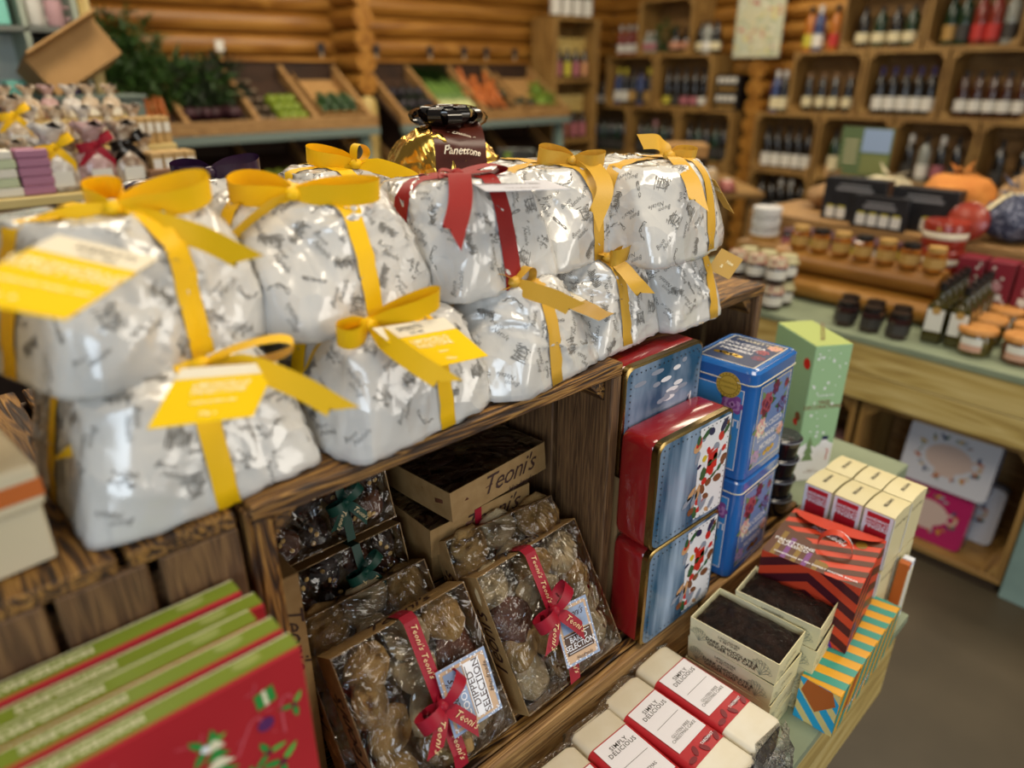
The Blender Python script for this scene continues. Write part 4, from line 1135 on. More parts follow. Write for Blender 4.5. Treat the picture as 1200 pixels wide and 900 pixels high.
# raised flaps and handle
mb = MB(); P = [(.148, .004, .1345), (.148, .146, .1345)]
arc = [(.158 - .05 * math.sin(a), .079 + .075 * math.cos(a), .1348 + .012 * math.sin(a)) for a in [math.pi * k / 10 for k in range(11)]]
mb.add([(.1592, y, .1350) for _, y, _ in arc] + arc, [(i, i + 1, 12 + i, 11 + i) for i in range(10)]); mb.build('flap', OR_, t)
mb = MB(); pts = [(.075, .062 + .028 * math.cos(a) * (1 if k else 1), .135 + .034 * math.sin(a)) for k, a in enumerate([math.pi * k / 12 for k in range(13)])]
strip(mb, pts, Vector((.8, .25, .2)), .012, cols=2); mb.build('handle', [OR_], t, smooth=True)
mb = MB(); strip(mb, [(x + .006, y, z + .0006) for x, y, z in pts], Vector((.8, .25, .2)), .0025, cols=1); mb.build('handle_edge', PR['white'], t)

# ---- chocolate finger boxes
FCR = M('finger_cream', '#ded3a6', .5); FRD = M('finger_red', '#b81f30', .4); FWH = M('finger_white', '#e4e8f2', .4)
def fbox(label, x, y, z, rz=0., group=None):
    W_, D_, H_ = .073, .052, .110
    t = thing('finger_box', label, 'box', (x, y, z), rz, group)
    mb = MB(); k = 7
    pr = [(0, 0), (W_, 0)] + [(W_ * (1 - i / k), H_ + .004 * math.sin(math.pi * i / k)) for i in range(k + 1)]
    mb.loft([[(a, yy, b) for a, b in pr] for yy in (0.0005, D_ - .0005)]); mb.build('carton', FCR, t)
    F = Flat((0, D_, 0), (0, -1, 0), (0, 0, 1), .0004); mb = MB()
    F.rect(mb, .0012, D_ - .0012, 0, H_ - .002, 1); F.rect(mb, .007, D_ - .007, 0, H_ - .005, 0, .0002)
    for j, s in enumerate(('HANDMADE', 'CHOCOLATE', 'FINGERS')): F.text(mb, s, D_ / 2, H_ - .017 - j * .0075, .0078 if j < 2 else .0102, mi=1, h=.0004, bold=.03)
    mb.build('front_label', [FRD, FWH], t)
    F = Flat((0, D_, H_ + .0042), (1, 0, 0), (0, 1, 0), .0003); mb = MB(); F.text(mb, 'BELGIAN', W_ * .5, -D_ / 2, .0085, rot=0, mi=0, bold=.02); mb.build('top_print', INKD, t)
    F = Flat((0, 0, 0), (1, 0, 0), (0, 0, 1), .0003); mb = MB(); F.text(mb, 'chocolate fingers', W_ * .5, H_ * .8, .008, mi=0); F.rect(mb, 0, .004, 0, H_ - .004, 1); mb.build('side_print', [INKD, FWH], t)
    return t
k = 0
names = [['beside the aisle, front file', 'in the middle, front file', 'beside the pots, front file'], ['beside the aisle, rear file', 'in the middle, rear file', 'beside the pots, rear file']]
for ix in range(2):
    for iy in range(3):
        for lay in range(2):
            lb = 'cream chocolate finger box on the top layer ' + names[ix][iy].replace('beside the pots', 'towards the blue tins') if lay else 'cream chocolate finger box on the hidden lower layer'
            fbox(lb, 1.166 + ix * .0765, .312 + iy * .0545 + random.uniform(-.001, .001), TZ + .032 + lay * .116, 0, None if lay else 'lower layer of finger boxes')
b = MB().box(1.166, 1.318, .310, .478, TZ, TZ + .0315, c=.002).build('carton', FCR); tag(b, 'flat cream carton under the chocolate finger boxes', 'carton')
for i, (m, lb) in enumerate(((SO, 'slim rust orange box standing at the table corner'), (FWH, 'slim white box standing at the table corner'))):
    t = thing('slim_box', lb, 'box', (1.235 + i * .018, .288, TZ + .0005), math.radians(3)); MB().box(0, .015, 0, .018, 0, .135, c=.001).build('carton', m, t)
    MB().box(.002, .013, -.0006, 0, .02, .12).build('print', CREAM, t)

# ---- green-spined boxes leaning on the slatted crate
GSP = M('green_spine', '#7d8f2c', .4, col2='#71832a', scale=5); GRD = M('red_face', '#b3232c', .45, col2='#a81f28', scale=6); GWH = M('edge_white', '#d8d4c0', .5)
for i in range(5):
    y0 = .438 + i * .0232; dz = (.0, .004, .002, -.002, .003)[i]; x1 = (.164, .160, .150, .164, .154)[i]
    lb = ['flat red Christmas box with green spine, foremost of five, holly print facing out', 'flat red box with green spine just behind the foremost', 'flat red box with green spine in the middle of five', 'flat red box with green spine, last but one before the slats', 'flat red box with green spine resting against the slats'][i]
    t = thing('chocolate_box', lb, 'box', (x1, y0, RZ + .0005))
    MB().box(-.30, 0, 0, .0205, 0, .392 + dz, c=.001).build('carton', GRD, t)
    H_ = .392 + dz
    MB().box(-.2995, -.0005, .0025, .0200, H_ + .0002, H_ + .0010).build('green_spine', GSP, t)
    F = Flat((0, .0225, H_ + .001), (-1, 0, 0), (0, -1, 0), .0004); mb = MB(); F.text(mb, "MONTEZUMA'S", .150, .0115, .0098, mi=0, bold=.03); F.rect(mb, 0.001, .299, .0026, .0040, 0, .0001)
    F.disc(mb, .040, .010, .012, 1, .00005, 14, .005)
    mb.build('lettering', [M('spine_letter', '#e6e3bd', .45), M('spine_seal', '#98a45c', .2)], t)
    if i == 0:
        F = Flat((-.30, 0, 0), (1, 0, 0), (0, 0, 1), .0004); mb = MB(); I = pi; q = random.Random(3)
        G1, G2, G3 = len(PM), len(PM) + 1, len(PM) + 2
        def tree(u, v, s):
            s *= 1.25
            for j in range(6): F.poly(mb, [(u - s * (.5 - j * .07), v + j * s * .28), (u + s * (.5 - j * .07), v + j * s * .28), (u, v + (j + 1.2) * s * .28)], G1 if j % 2 else I('cream'), .0001 + j * .00003)
        def holly(u, v, s, a):
            for j in range(3): leaf(F, mb, u, v, s, a + j * 1.9, G1 if j else G2, .0002)
            F.disc(mb, u, v, s * .2, I('white' if q.random() < .5 else 'wine'), .0004, 8)
        def cane(u, v, s, a):
            P = [(0, 0), (0, s), (.1 * s, 1.15 * s), (.25 * s, 1.15 * s), (.3 * s, 1.0 * s)]; c, n = math.cos(a), math.sin(a)
            F.line(mb, [(u + p * c - r * n, v + p * n + r * c) for p, r in P], .0022, G3, .0002)
        def gift(u, v, s): F.poly(mb, [(u, v), (u + s, v + s * .2), (u + s * .9, v + s * 1.2), (u - s * .1, v + s)], G1, .0002); F.line(mb, [(u + s * .5, v + s * .1), (u + s * .4, v + s * 1.1)], s * .2, I('cream'), .0003)
        tree(.222, .300, .028); tree(.075, .255, .035); tree(.15, .19, .03); gift(.258, .352, .016); holly(.215, .345, .018, .3); holly(.287, .338, .014, 1.); holly(.150, .315, .022, 1.2); holly(.27, .285, .02, .8); holly(.12, .28, .018, 2); holly(.19, .27, .018, 0)
        holly(.04, .20, .02, 1); holly(.2, .2, .02, .2); cane(.236, .318, .03, -.5); cane(.276, .315, .032, .0); cane(.17, .25, .03, .4); cane(.1, .2, .03, -.4)
        for j in range(16): (holly if j % 3 else tree)(.060 + .046 * (j % 5) + .008 * (j % 3), .232 + .036 * (j // 5) + .006 * (j % 2), .016 if j % 3 else .013, *((j * .9,) if j % 3 else ()))
        F.disc(mb, .262, .335, .007, I('plum'), .0003); F.disc(mb, .180, .300, .007, I('sage'), .0003); F.disc(mb, .246, .29, .006, I('sage'), .0003); F.disc(mb, .1, .3, .006, I('plum'), .0003)
        for j in range(60):
            u, v, a, s = q.uniform(.02, .29), q.uniform(.1, .375), q.uniform(0, 3.1), q.uniform(.003, .01); F.line(mb, [(u, v), (u + s * math.cos(a), v + s * math.sin(a))], .0013, G3, .00015)
        mb.build('festive_print', PM + [M('holly_green', '#2e8a3c', .4), M('holly_light', '#5aa845', .4), M('faded_red_print', '#c9505a', .45)], t)

# ---- cream boxes at the end of the row
CBX = M('cream_box', '#cfc3a8', .55, col2='#c6b899', scale=4)
for i, (x, y, z, rz, lb) in enumerate(((-.070, .665, CT + .001, 6, 'cream lidded box at the bottom of the stack beside the wrapped panettones'), (-.082, .675, CT + .088, -4, 'cream lidded box in the middle of the stack beside the wrapped panettones'), (-.076, .68, CT + .175, 3, 'cream lidded box on top of the stack beside the wrapped panettones'))):
    t = thing('gift_box', lb, 'box', (x, y, z), math.radians(rz))
    MB().box(-.10, .10, -.085, .085, 0, .05, c=.002).build('box_base', CBX, t); MB().box(-.103, .103, -.088, .088, .0505, .086, c=.003).build('box_lid', CBX, t)
    if i == 0: MB().box(-.09, .1035, -.0885, -.0875, .06, .075).build('orange_band', SO, t)
# ---- biscuit boxes inside the crate
KRF = M('kraft_card', '#a08052', .6, col2='#937346', scale=50, bump=.05); KRD = M('kraft_dark', '#75603f', .6)
TXB = M('script_brown', '#3a211c', .5)
BIS = [M('biscuit_golden', '#deb878', .75, col2='#bd8c48', scale=45, bump=.7, bscale=60), M('biscuit_pale', '#ead6ac', .75, col2='#d4b480', scale=45, bump=.7, bscale=70), M('biscuit_choc', '#33201a', .35, col2='#241410', scale=30, bump=.2), M('biscuit_milk', '#6b4028', .4, col2='#553020', scale=30, bump=.2), M('nut', '#d8b26c', .6)]
RSAT = M('red_brand_ribbon', '#98142a', .45, spec=.35); GSAT = M('green_brand_ribbon', '#0f4034', .45, spec=.35); GOLDP = M('gold_print', '#e0c890', .35)
def lump(r, seed, flat=.42):
    q = np.random.default_rng(seed); mb = MB(); mb.sphere((0, 0, 0), 1, 14, 9)
    g = q.normal(size=(7, 3)); ph = q.uniform(0, 6, 7)
    out = []
    for p in mb.v:
        p = np.array(p); k = 1 + .07 * sum(math.sin(3.2 * (p @ a) + b) for a, b in zip(g, ph)) / 1.6
        out.append((p[0] * r * k, p[1] * r * k * .9, p[2] * r * flat * k))
    mb.v = out; return mb
LUMPS = {}
def biscuit(parent, x, y, z, r, m, seed, tilt=.25, flat=.42, name='biscuit'):
    key = (seed % 6, m)
    if key not in LUMPS:
        o = lump(1, seed % 6 + 3, .42).build(name, BIS[m], parent, smooth=True); LUMPS[key] = o.data
    else:
        o = bpy.data.objects.new(name, LUMPS[key]); C.objects.link(o); o.parent = parent
    q = random.Random(seed)
    o.location = (x, y, z); o.scale = (r, r, r * flat / .42); o.rotation_euler = (math.pi / 2 + q.uniform(-tilt, tilt), q.uniform(0, 6.28), q.uniform(-tilt, tilt))
    return o
def tray(parent, W_, D_, H_, t=.0016):
    """open tray standing up: face towards -y, origin at its lower front corner"""
    mb = MB()
    O = [(0, 0), (W_, 0), (W_, H_), (0, H_)]; I = [(t, t), (W_ - t, t), (W_ - t, H_ - t), (t, H_ - t)]
    mb.loft([[(a, D_, b) for a, b in O], [(a, 0, b) for a, b in O], [(a, 0, b) for a, b in I], [(a, D_ - t, b) for a, b in I]])
    return mb.build('card_tray', KRF, parent)
def face_film(parent, W_, H_, seed, puff=.011, n=40):
    q = np.random.default_rng(seed); g = q.normal(size=(9, 2)) * 75; ph = q.uniform(0, 6, 9); V = []
    for i in range(n):
        for j in range(n):
            u, v = j / (n - 1), i / (n - 1); e = min(1, 6 * min(u, 1 - u)) * min(1, 6 * min(v, 1 - v))
            w_ = sum(abs(math.sin(a[0] * u * W_ + a[1] * v * H_ + b)) for a, b in zip(g, ph)) / 9
            V.append((u * W_, -.0015 - puff * e * (.35 + .8 * w_), v * H_))
    mb = MB(); mb.add(V, [(i * n + j, i * n + j + 1, (i + 1) * n + j + 1, (i + 1) * n + j) for i in range(n - 1) for j in range(n - 1)])
    return mb.build('film', FILM, parent, smooth=True)
SCRIPT = dict(shear=.5, res=2, spacing=.92)
def teoni(F, mb, u, v, size, rot=0., mi=0, sub=True):
    F.text(mb, "Teoni's", u, v, size, rot=rot, mi=mi, h=.0003, **SCRIPT)
    if sub:
        F.text(mb, 'Handmade', u + size * .6 * math.cos(rot) + size * .62 * math.sin(rot), v + size * .6 * math.sin(rot) - size * .62 * math.cos(rot), size * .3, rot=rot, mi=mi, h=.0003, shear=.3, res=1)
def small_bow(parent, K, mat, s=1., side=Vector((0, 0, 1)), out=Vector((0, -1, 0)), spread=Vector((1, 0, 0)), drop=Vector((0, 0, -1)), letters=True, lean=.7):
    w_ = .013 * s
    for sg, ln in ((1, .030), (-1, .026)):
        d = (spread * sg + drop * (-.55 if sg > 0 else .25)).normalized(); n = 14
        pts = [K + d * (ln * s * (.5 - .5 * math.cos(2 * math.pi * i / n))) + out * (.009 * s * math.sin(2 * math.pi * i / n) + .004) for i in range(n + 1)]
        mb = MB(); sd = d.cross(out).normalized(); strip(mb, pts, sd, [w_ * (.45 + .6 * math.sin(math.pi * i / n)) for i in range(n + 1)], cols=2); mb.build('bow_loop', mat, parent, smooth=True)
    for sg, ln in ((1, .040), (-1, .036)):
        d = (spread * sg * lean + drop).normalized()
        pts = smooth_path([K + out * .004, K + out * .010 + d * ln * s * .4, K + out * .007 + d * ln * s], 8)
        mb = MB(); strip(mb, pts, d.cross(out).normalized(), [w_ * (.5 + .5 * min(1, i / 3)) for i in range(len(pts))], .012 * s, cols=2); o = mb.build('ribbon_tail', mat, parent, smooth=True)
        if letters:
            F = Flat(K + out * .0098 + d * ln * s * .62, d, out.cross(d), .0014); m2 = MB(); F.text(m2, "Teoni's", 0, 0, .009 * s, mi=0, shear=.4, res=1); m2.build('gold_lettering', GOLDP, o)
    MB().sphere((0, 0, 0), .0055 * s, 10, 7).build('knot', mat, parent, smooth=True, loc=K + out * .006)
TAGW = M('tag_kraft', '#c9a888', .5); TAGB = M('tag_blue', '#8fa3c4', .5)
def gift_tag(parent, cx, cz, wd, ht, rot, style):
    """small printed card lying on the film; style 'dipped' or 'baked'"""
    c, s = math.cos(rot), math.sin(rot); X = Vector((c, 0, s)); Z = Vector((-s, 0, c)); o = Vector((cx, -.0185, cz)) - X * wd / 2 - Z * ht / 2
    F = Flat(o, X, Z, 0); mb = MB()
    q = [o, o + X * wd, o + X * wd + Z * ht, o + Z * ht]; mb.add([tuple(p) for p in q] + [tuple(p - F.n * .0008) for p in q], [(0, 1, 2, 3), (7, 6, 5, 4), (0, 4, 5, 1), (1, 5, 6, 2), (2, 6, 7, 3), (3, 7, 4, 0)])
    t = mb.build('gift_tag', TAGW, parent); F.lift = .0003; mb = MB(); r = random.Random(2)
    F.frame(mb, 0, wd, 0, ht, .0035, 0, 0)
    for i in range(70):
        e = r.randrange(4); a = r.random()
        u, v = [(a * wd, r.uniform(0, .007)), (a * wd, ht - r.uniform(0, .007)), (r.uniform(0, .007), a * ht), (wd - r.uniform(0, .007), a * ht)][e]
        F.disc(mb, min(max(u, .001), wd - .001), min(max(v, .001), ht - .001), .0011, 1, .0003, 6)
    F.rect(mb, .008, wd - .008, ht * .52, ht - .008, 0, .0002)
    F.text(mb, "Teoni's", wd * .5, ht * .80, wd * .21, mi=2, h=.0005, **SCRIPT); F.text(mb, 'COOKIES', wd * .5, ht * .62, wd * .16, mi=1 if style == 'dipped' else 0, h=.0005, bold=.01)
    if style == 'dipped':
        F.rect(mb, .007, wd - .007, ht * .17, ht * .50, 1, .0003); k = 2
        for v in (.20, .47): F.line(mb, [(.011, ht * v), (wd - .011, ht * v)], .0009, 2, .0006)
        F.text(mb, 'DIPPED\nSELECTION', wd * .5, ht * .335, wd * .165, mi=2, h=.0006)
    else:
        F.rect(mb, .007, wd - .007, ht * .17, ht * .50, 3, .0003)
        for v in (.20, .47): F.line(mb, [(.010, ht * v), (wd - .010, ht * v)], .0008, 1, .0006)
        F.text(mb, 'BAKED\nSELECTION', wd * .5, ht * .335, wd * .165, mi=1, h=.0006, bold=.01)
    F.text(mb, 'Handmade', wd * .55, ht * .085, wd * .11, mi=2, h=.0005, shear=.35, res=1)
    mb.build('tag_print', [TAGB, M('tag_white', '#eceef6', .5), TXB, M('tag_brown', '#4a3228', .5)], t)
    return t

def biscuit_box(label, x, y, z, tilt, rz, seed, style=None, S=.198, D_=.042, bis=None):
    t = thing('biscuit_box', label, 'biscuit box', (x, y, z), rot=(math.radians(-tilt), 0, math.radians(rz)))
    tray(t, S, D_, S)
    q = random.Random(seed); bis = bis or [0, 0, 1, 0, 1, 2, 0, 1, 3, 0, 1, 0]
    k = 0
    for i in range(4):
        for j in range(3):
            biscuit(t, .036 + j * .063 + q.uniform(-.008, .008), .018 + q.uniform(-.004, .004), .032 + i * .045 + q.uniform(-.006, .006), q.uniform(.030, .036), bis[k % len(bis)], seed * 7 + k, .35, .4); k += 1
    face_film(t, S, S, seed)
    F = Flat((0, 0, S), (1, 0, 0), (0, 1, 0), .0004); mb = MB(); teoni(F, mb, S * .52, D_ * .5, .036, 0, 0, False); mb.build('script_print', TXB, t)
    F = Flat((0, D_, 0), (0, -1, 0), (0, 0, 1), .0004); mb = MB(); teoni(F, mb, D_ * .5, S * .5, .036, 1.57, 0, False); mb.build('side_print', TXB, t)
    if style:
        u = S * (.52 if style == 'dipped' else .45)
        mb = MB(); pts = [(u, D_, S * .99), (u, D_ * .6, S + .002), (u, -.004, S + .002), (u, -.012, S * .97), (u, -.0135, S * .5), (u, -.012, .02), (u, -.004, -.0012), (u, D_ * .5, -.0012)]
        strip(mb, [Vector(p) for p in pts], Vector((1, 0, 0)), .020, cols=1); rb = mb.build('ribbon_band', RSAT, t)
        F = Flat((u, -.0138, 0), (0, 0, 1), (-1, 0, 0), .001); mb = MB()
        F2 = Flat((u, -.0138, 0), (0, 0, -1), (1, 0, 0), .001)
        for v in (.03, .135, .172): F2.text(mb, "Teoni's", -v, 0, .0115, mi=0, shear=.4, res=1)
        mb.build('gold_lettering', GOLDP, rb)
        gift_tag(t, u + (.038 if style == 'dipped' else .022), S * (.40 if style == 'dipped' else .32), .066 if style == 'baked' else .082, .082 if style == 'baked' else .076, math.radians(86) if style == 'dipped' else math.radians(-8), style)
        small_bow(rb, Vector((u - .006, -.020, S * (.44 if style == 'dipped' else .55))), RSAT, 1.45)
    return t
TI = 31
biscuit_box('kraft biscuit box with dipped selection tag and red bow', .254, .490, RZ + .034, TI, 1, 3, 'dipped')
biscuit_box('kraft biscuit box with baked selection tag and red bow beside the red tins', .470, .488, RZ + .034, TI, 2, 5, 'baked', bis=[1, 0, 1, 0, 0, 1, 3, 1, 0, 1, 0, 1])
biscuit_box('kraft biscuit box leaning behind the dipped selection box', .240, .557, RZ + .054, TI, 0, 8, None, S=.19, D_=.038)
biscuit_box('kraft biscuit box leaning behind the baked selection box', .452, .552, RZ + .070, TI, -5, 9, None, S=.19, D_=.038)
# flat kraft boxes stacked deeper in the crate
def flat_box(label, x, y, z, rz, W_=.185, D_=.18, H_=.045, open_top=False, group=None, rot=None, ribbon=False):
    t = thing('biscuit_box', label, 'biscuit box', (x, y, z), math.radians(rz), group, rot)
    mb = MB(); k = .0016; O = [(0, 0), (W_, 0), (W_, D_), (0, D_)]; I = [(k, k), (W_ - k, k), (W_ - k, D_ - k), (k, D_ - k)]
    mb.loft([[(a, b, 0) for a, b in O], [(a, b, H_) for a, b in O], [(a, b, H_) for a, b in I], [(a, b, k) for a, b in I]]); mb.build('card_tray', KRF, t)
    q = random.Random(int(z * 1e4) + int(x * 1e3))
    for i in range(4):
        for j in range(4):
            o = biscuit(t, .026 + j * (W_ - .05) / 3, .026 + i * (D_ - .05) / 3, H_ * .55, .027, 3 if q.random() < .7 else 0, q.randrange(999), .3); o.rotation_euler = (q.uniform(-.3, .3), q.uniform(-.3, .3), q.uniform(0, 6))
    MB().add([(0, 0, H_ + .001), (W_, 0, H_ + .001), (W_, D_, H_ + .001), (0, D_, H_ + .001)], [(0, 1, 2, 3)]).build('film', FILM, t)
    F = Flat((0, 0, 0), (1, 0, 0), (0, 0, 1), .0004); mb = MB(); teoni(F, mb, W_ * .58, H_ * .55, .040, 0); mb.build('script_print', TXB, t)
    if ribbon: MB().box(W_ * .42, W_ * .42 + .012, -.0012, -.0006, 0, H_).build('ribbon_band', RSAT, t)
    return t
zb = RZ + .0125
for k in range(4): flat_box('kraft biscuit box low in the stack at the back of the crate', .452, .668 + .002 * (k % 2), zb + k * .0475, random.uniform(-2, 2), group='low kraft boxes at the back')
flat_box('kraft biscuit box with red ribbon under the tilted open one', .448, .664, zb + 4 * .0475, 0, ribbon=True)
flat_box('open kraft biscuit box set askew on top of the stack', .478, .652, zb + 5 * .0475 + .004, 4, W_=.188, H_=.046, rot=(math.radians(-3), math.radians(-2), math.radians(3)))
flat_box('kraft box hidden under the chocolate boxes with green bows', .245, .70, zb, 1, W_=.18, D_=.17, H_=.05, group='kraft boxes under the chocolate boxes')
for k in range(1, 3): flat_box('kraft box hidden under the chocolate boxes with green bows', .245, .70, zb + k * .052, 1, W_=.18, D_=.17, H_=.05, group='kraft boxes under the chocolate boxes')
def choc_box(label, x, y, z, tilt):
    t = thing('chocolate_box', label, 'chocolate box', (x, y, z), rot=(math.radians(-tilt), 0, math.radians(1))); W_, D_, H_ = .178, .035, .088
    tray(t, W_, D_, H_); q = random.Random(int(z * 999))
    for i in range(2):
        for j in range(4):
            o = biscuit(t, .024 + j * .043, .016, .024 + i * .04, .022, 2 if (i + j) % 3 else 3, q.randrange(99), .3, .5, 'chocolate')
            for n in range(3): biscuit(t, .024 + j * .043 + q.uniform(-.012, .012), .004, .024 + i * .04 + q.uniform(-.012, .012), .0035, 4, q.randrange(99), .5, .42, 'nut_piece')
    face_film(t, W_, H_, int(z * 77), .005)
    mb = MB(); strip(mb, [Vector(p) for p in [(.105, .02, H_ + .001), (.105, -.006, H_ + .001), (.105, -.009, H_ * .5), (.105, -.006, -.001), (.105, .02, -.001)]], Vector((1, 0, 0)), .012, cols=1); rb = mb.build('ribbon_band', GSAT, t)
    small_bow(rb, Vector((.105, -.010, H_ * .62)), GSAT, 1.0)
    return t
choc_box('chocolate box with green bow, lower of two under the crate top', .246, .672, zb + .158, 16)
choc_box('chocolate box with green bow, upper of two under the crate top', .244, .702, zb + .250, 16)
t = thing('biscuit_box', 'narrow kraft box with upright script at the corner post', 'biscuit box', (.2045, .605, zb)); MB().box(0, .032, 0, .08, 0, .315, c=.001).build('card_box', KRF, t)
F = Flat((0, 0, 0), (1, 0, 0), (0, 0, 1), .0004); mb = MB(); teoni(F, mb, .018, .235, .034, -1.57, 0, False); mb.build('script_print', TXB, t)
# ------------------------------------------------------------------ bottles and the bottle wall
GLK = M('dark_glass', '#15120f', .08, spec=.7, coat=.3); GLG = M('green_glass', '#16301c', .08, spec=.7, coat=.3); GLB = M('brown_glass', '#3a1a0a', .08, spec=.7, coat=.3)
GLC = M('clear_glass', '#b9bdb4', .08, spec=.7, coat=.3, trans=.5); GLR = M('red_liquor', '#7c2f22', .1, coat=.4); GLO = M('orange_liquor', '#a8641f', .1, coat=.4); GLU = M('blue_liquor', '#33406a', .1, coat=.4)
LC = M('label_cream', '#d8cda6', .5); LW = M('label_bright', '#d9d6cc', .5); LP_ = M('label_pink', '#a4626a', .5); LY = M('label_yellow', '#bdb23c', .5); LR = M('label_red', '#b8342e', .5); LG = M('label_gold', '#b08a4a', .5); LK = M('label_charcoal', '#3a3733', .5)
CPK = M('cap_black', '#1b1716', .3); CPW = M('cap_white', '#c9c7c2', .4); CPY = M('cap_yellow', '#c2b43a', .4); CPR = M('cap_red', '#9a2320', .4); CPT = M('cap_tan', '#8a6a4a', .4)
BPROF = {
 'wine': [(.036, 0), (.038, .006), (.038, .185), (.034, .205), (.018, .232), (.0145, .245), (.0145, .285)],
 'beer': [(.029, 0), (.031, .005), (.031, .13), (.026, .16), (.014, .195), (.013, .215)],
 'spirit': [(.04, 0), (.042, .006), (.042, .15), (.036, .175), (.016, .195), (.014, .225)],
 'flagon': [(.045, 0), (.052, .02), (.052, .08), (.035, .12), (.015, .15), (.014, .17)],
}
_bt = {}
def bottle(kind, glass, lab, cap, loc, label, group, lh=None, s=1., rz=None):
    key = (kind, glass.name, lab.name, cap.name, lh)
    if key in _bt: return dup(_bt[key], loc, random.uniform(-.3, .3) + math.pi, label, group, (s, s, s))
    p = BPROF[kind]; t = thing('bottle', label, 'bottle', loc, math.pi, group); H = p[-1][1]; r = max(a for a, _ in p)
    MB().lathe(p, 14).build('glass_body', glass, t, smooth=50)
    a, b = lh or (.03, .11 if kind == 'wine' else .085)
    MB().lathe([(r + .0008, a), (r + .0008, b)], 14, cap=False).build('paper_label', lab, t, smooth=True)
    MB().lathe([(p[-1][0] + .0015, H - .045 if kind == 'wine' else H - .018), (p[-1][0] + .0018, H + .006), (.001, H + .0065)], 12).build('cap', cap, t, smooth=40)
    t.scale = (s, s, s)
    _bt[key] = t
    return t
def row(n, y0, y1, x, z, kind, glass, lab, cap, label, group, lh=None, s=1.):
    gs = glass if isinstance(glass, list) else [glass]; ls = lab if isinstance(lab, list) else [lab]; cs = cap if isinstance(cap, list) else [cap]
    for i in range(n):
        bottle(kind, gs[i % len(gs)], ls[i % len(ls)], cs[i % len(cs)], (x + random.uniform(-.01, .01), y0 + (y1 - y0) * (i + .5) / n, z), label, group, lh, s)
WX = 5.2
L0, L1, L2, L3, L4 = 2.04, 1.63, 1.22, .81, .44
cr = []
def wc(y0, y1, z0, z1, lab): return side_crate(WX, WX + .30, y0 + .002, y1 - .002, z0 + .001, z1, lab)
wc(1.93, 2.46, L1, L0, 'wall crate of green-glass spirits above the cream label row'); row(4, 1.99, 2.40, WX + .1, L1 + .02, 'spirit', [GLG, GLK], LC, CPK, 'dark spirit bottle with cream label in the high wall crate', 'spirits in the high crate', s=1.05)
wc(1.39, 1.92, L1, L0, 'wall crate of clear and red bottles in the top tier'); row(5, 1.45, 1.86, WX + .1, L1 + .02, 'wine', [GLC, GLR, GLR, GLG, GLG], [LK, LR, LR, LK, LG], CPK, 'clear or red liqueur bottle in the top tier wall crate', 'liqueurs in the top tier', s=1.05)
wc(2.26, 2.77, L2, L1, 'wall crate holding four dark beers with cream labels'); row(4, 2.32, 2.71, WX + .08, L2 + .02, 'beer', GLK, LC, CPT, 'dark beer bottle with cream label and tan cap', 'four dark beers', s=1.15)
wc(1.75, 2.25, L2, L1, 'wall crate of purple-capped wine with bright labels'); row(5, 1.80, 2.20, WX + .08, L2 + .02, 'wine', GLK, LW, M('cap_purple', '#2d2450', .3), 'wine bottle with white label and purple cap', 'purple-capped wines')
wc(1.24, 1.74, L2, L1, 'wall crate of brown-necked bottles with white labels'); row(5, 1.29, 1.69, WX + .08, L2 + .02, 'beer', GLB, LW, CPK, 'brown glass bottle with white label in the end wall crate', 'brown bottles with white labels', s=1.2)
wc(2.51, 3.01, L3, L2, 'wall crate of wine with broad white labels'); row(5, 2.55, 2.97, WX + .08, L3 + .02, 'wine', GLK, LW, CPK, 'black wine bottle with broad white label', 'broad white label wines', lh=(.015, .105))
wc(2.00, 2.50, L3, L2, 'wall crate of wine with tall cream labels beside the pitched sign'); row(4, 2.06, 2.44, WX + .08, L3 + .02, 'wine', GLG, LC, CPK, 'green wine bottle with tall cream label', 'tall cream label wines', lh=(.02, .12))
wc(1.49, 1.99, L3, L2, 'wall crate behind the fabric gift bundles'); row(4, 1.55, 1.94, WX + .08, L3 + .02, 'wine', [GLK, GLK, GLC], [LK, LP_, LW], [CPK, CPW], 'dark wine bottle behind the fabric gift bundles', 'wines behind the bundles')
wc(.98, 1.48, L3, L2, 'wall crate nearest the end, half hidden by bundles'); row(3, 1.04, 1.42, WX + .08, L3 + .02, 'wine', GLK, LK, CPK, 'black wine bottle in the end crate', 'end crate wines')
wc(2.51, 3.01, L4, L3, 'lowest wall crate with two white-capped bottles'); row(5, 2.56, 2.96, WX + .08, L4 + .02, 'wine', GLK, [LC, LC, LW, LK, LK], [CPK, CPW, CPW, CPK, CPK], 'black bottle in the lowest wall crate', 'lowest crate bottles')
wc(2.00, 2.50, L4, L3, 'lowest wall crate behind the amber tins'); row(4, 2.05, 2.45, WX + .08, L4 + .02, 'wine', GLK, LK, CPK, 'black wine bottle low behind the amber tins', 'low black wines')
for y0, y1, nm in ((2.51, 3.01, 'white-capped bottles'), (2.0, 2.5, 'low black wines')):
    b = MB().box(WX + .01, WX + .29, y0, y1, 0, L4, c=.004).build('crate_plinth', Wd('shelf', 1)); tag(b, 'wooden plinth carrying the crate of ' + nm, 'plinth')
for y0, y1, nm in ((.98, 1.48, 'end crate'), (1.49, 1.99, 'crate behind the fabric bundles')):
    b = MB().box(WX + .01, WX + .29, y0, y1, 0, L3, c=.004).build('crate_plinth', Wd('shelf', 1)); tag(b, 'tall wooden plinth carrying the ' + nm, 'plinth')
row(2, 2.62, 2.76, WX + .08, L1 + .001, 'wine', [GLU, GLO], [LW, LY], [CPW, CPK], 'slim liqueur bottle standing loose on the beer crate', 'loose liqueurs on the beer crate')
row(1, 2.50, 2.58, WX + .08, L1 + .001, 'wine', [GLO], [LR], [CPK], 'orange liqueur bottle standing loose on the beer crate', None)
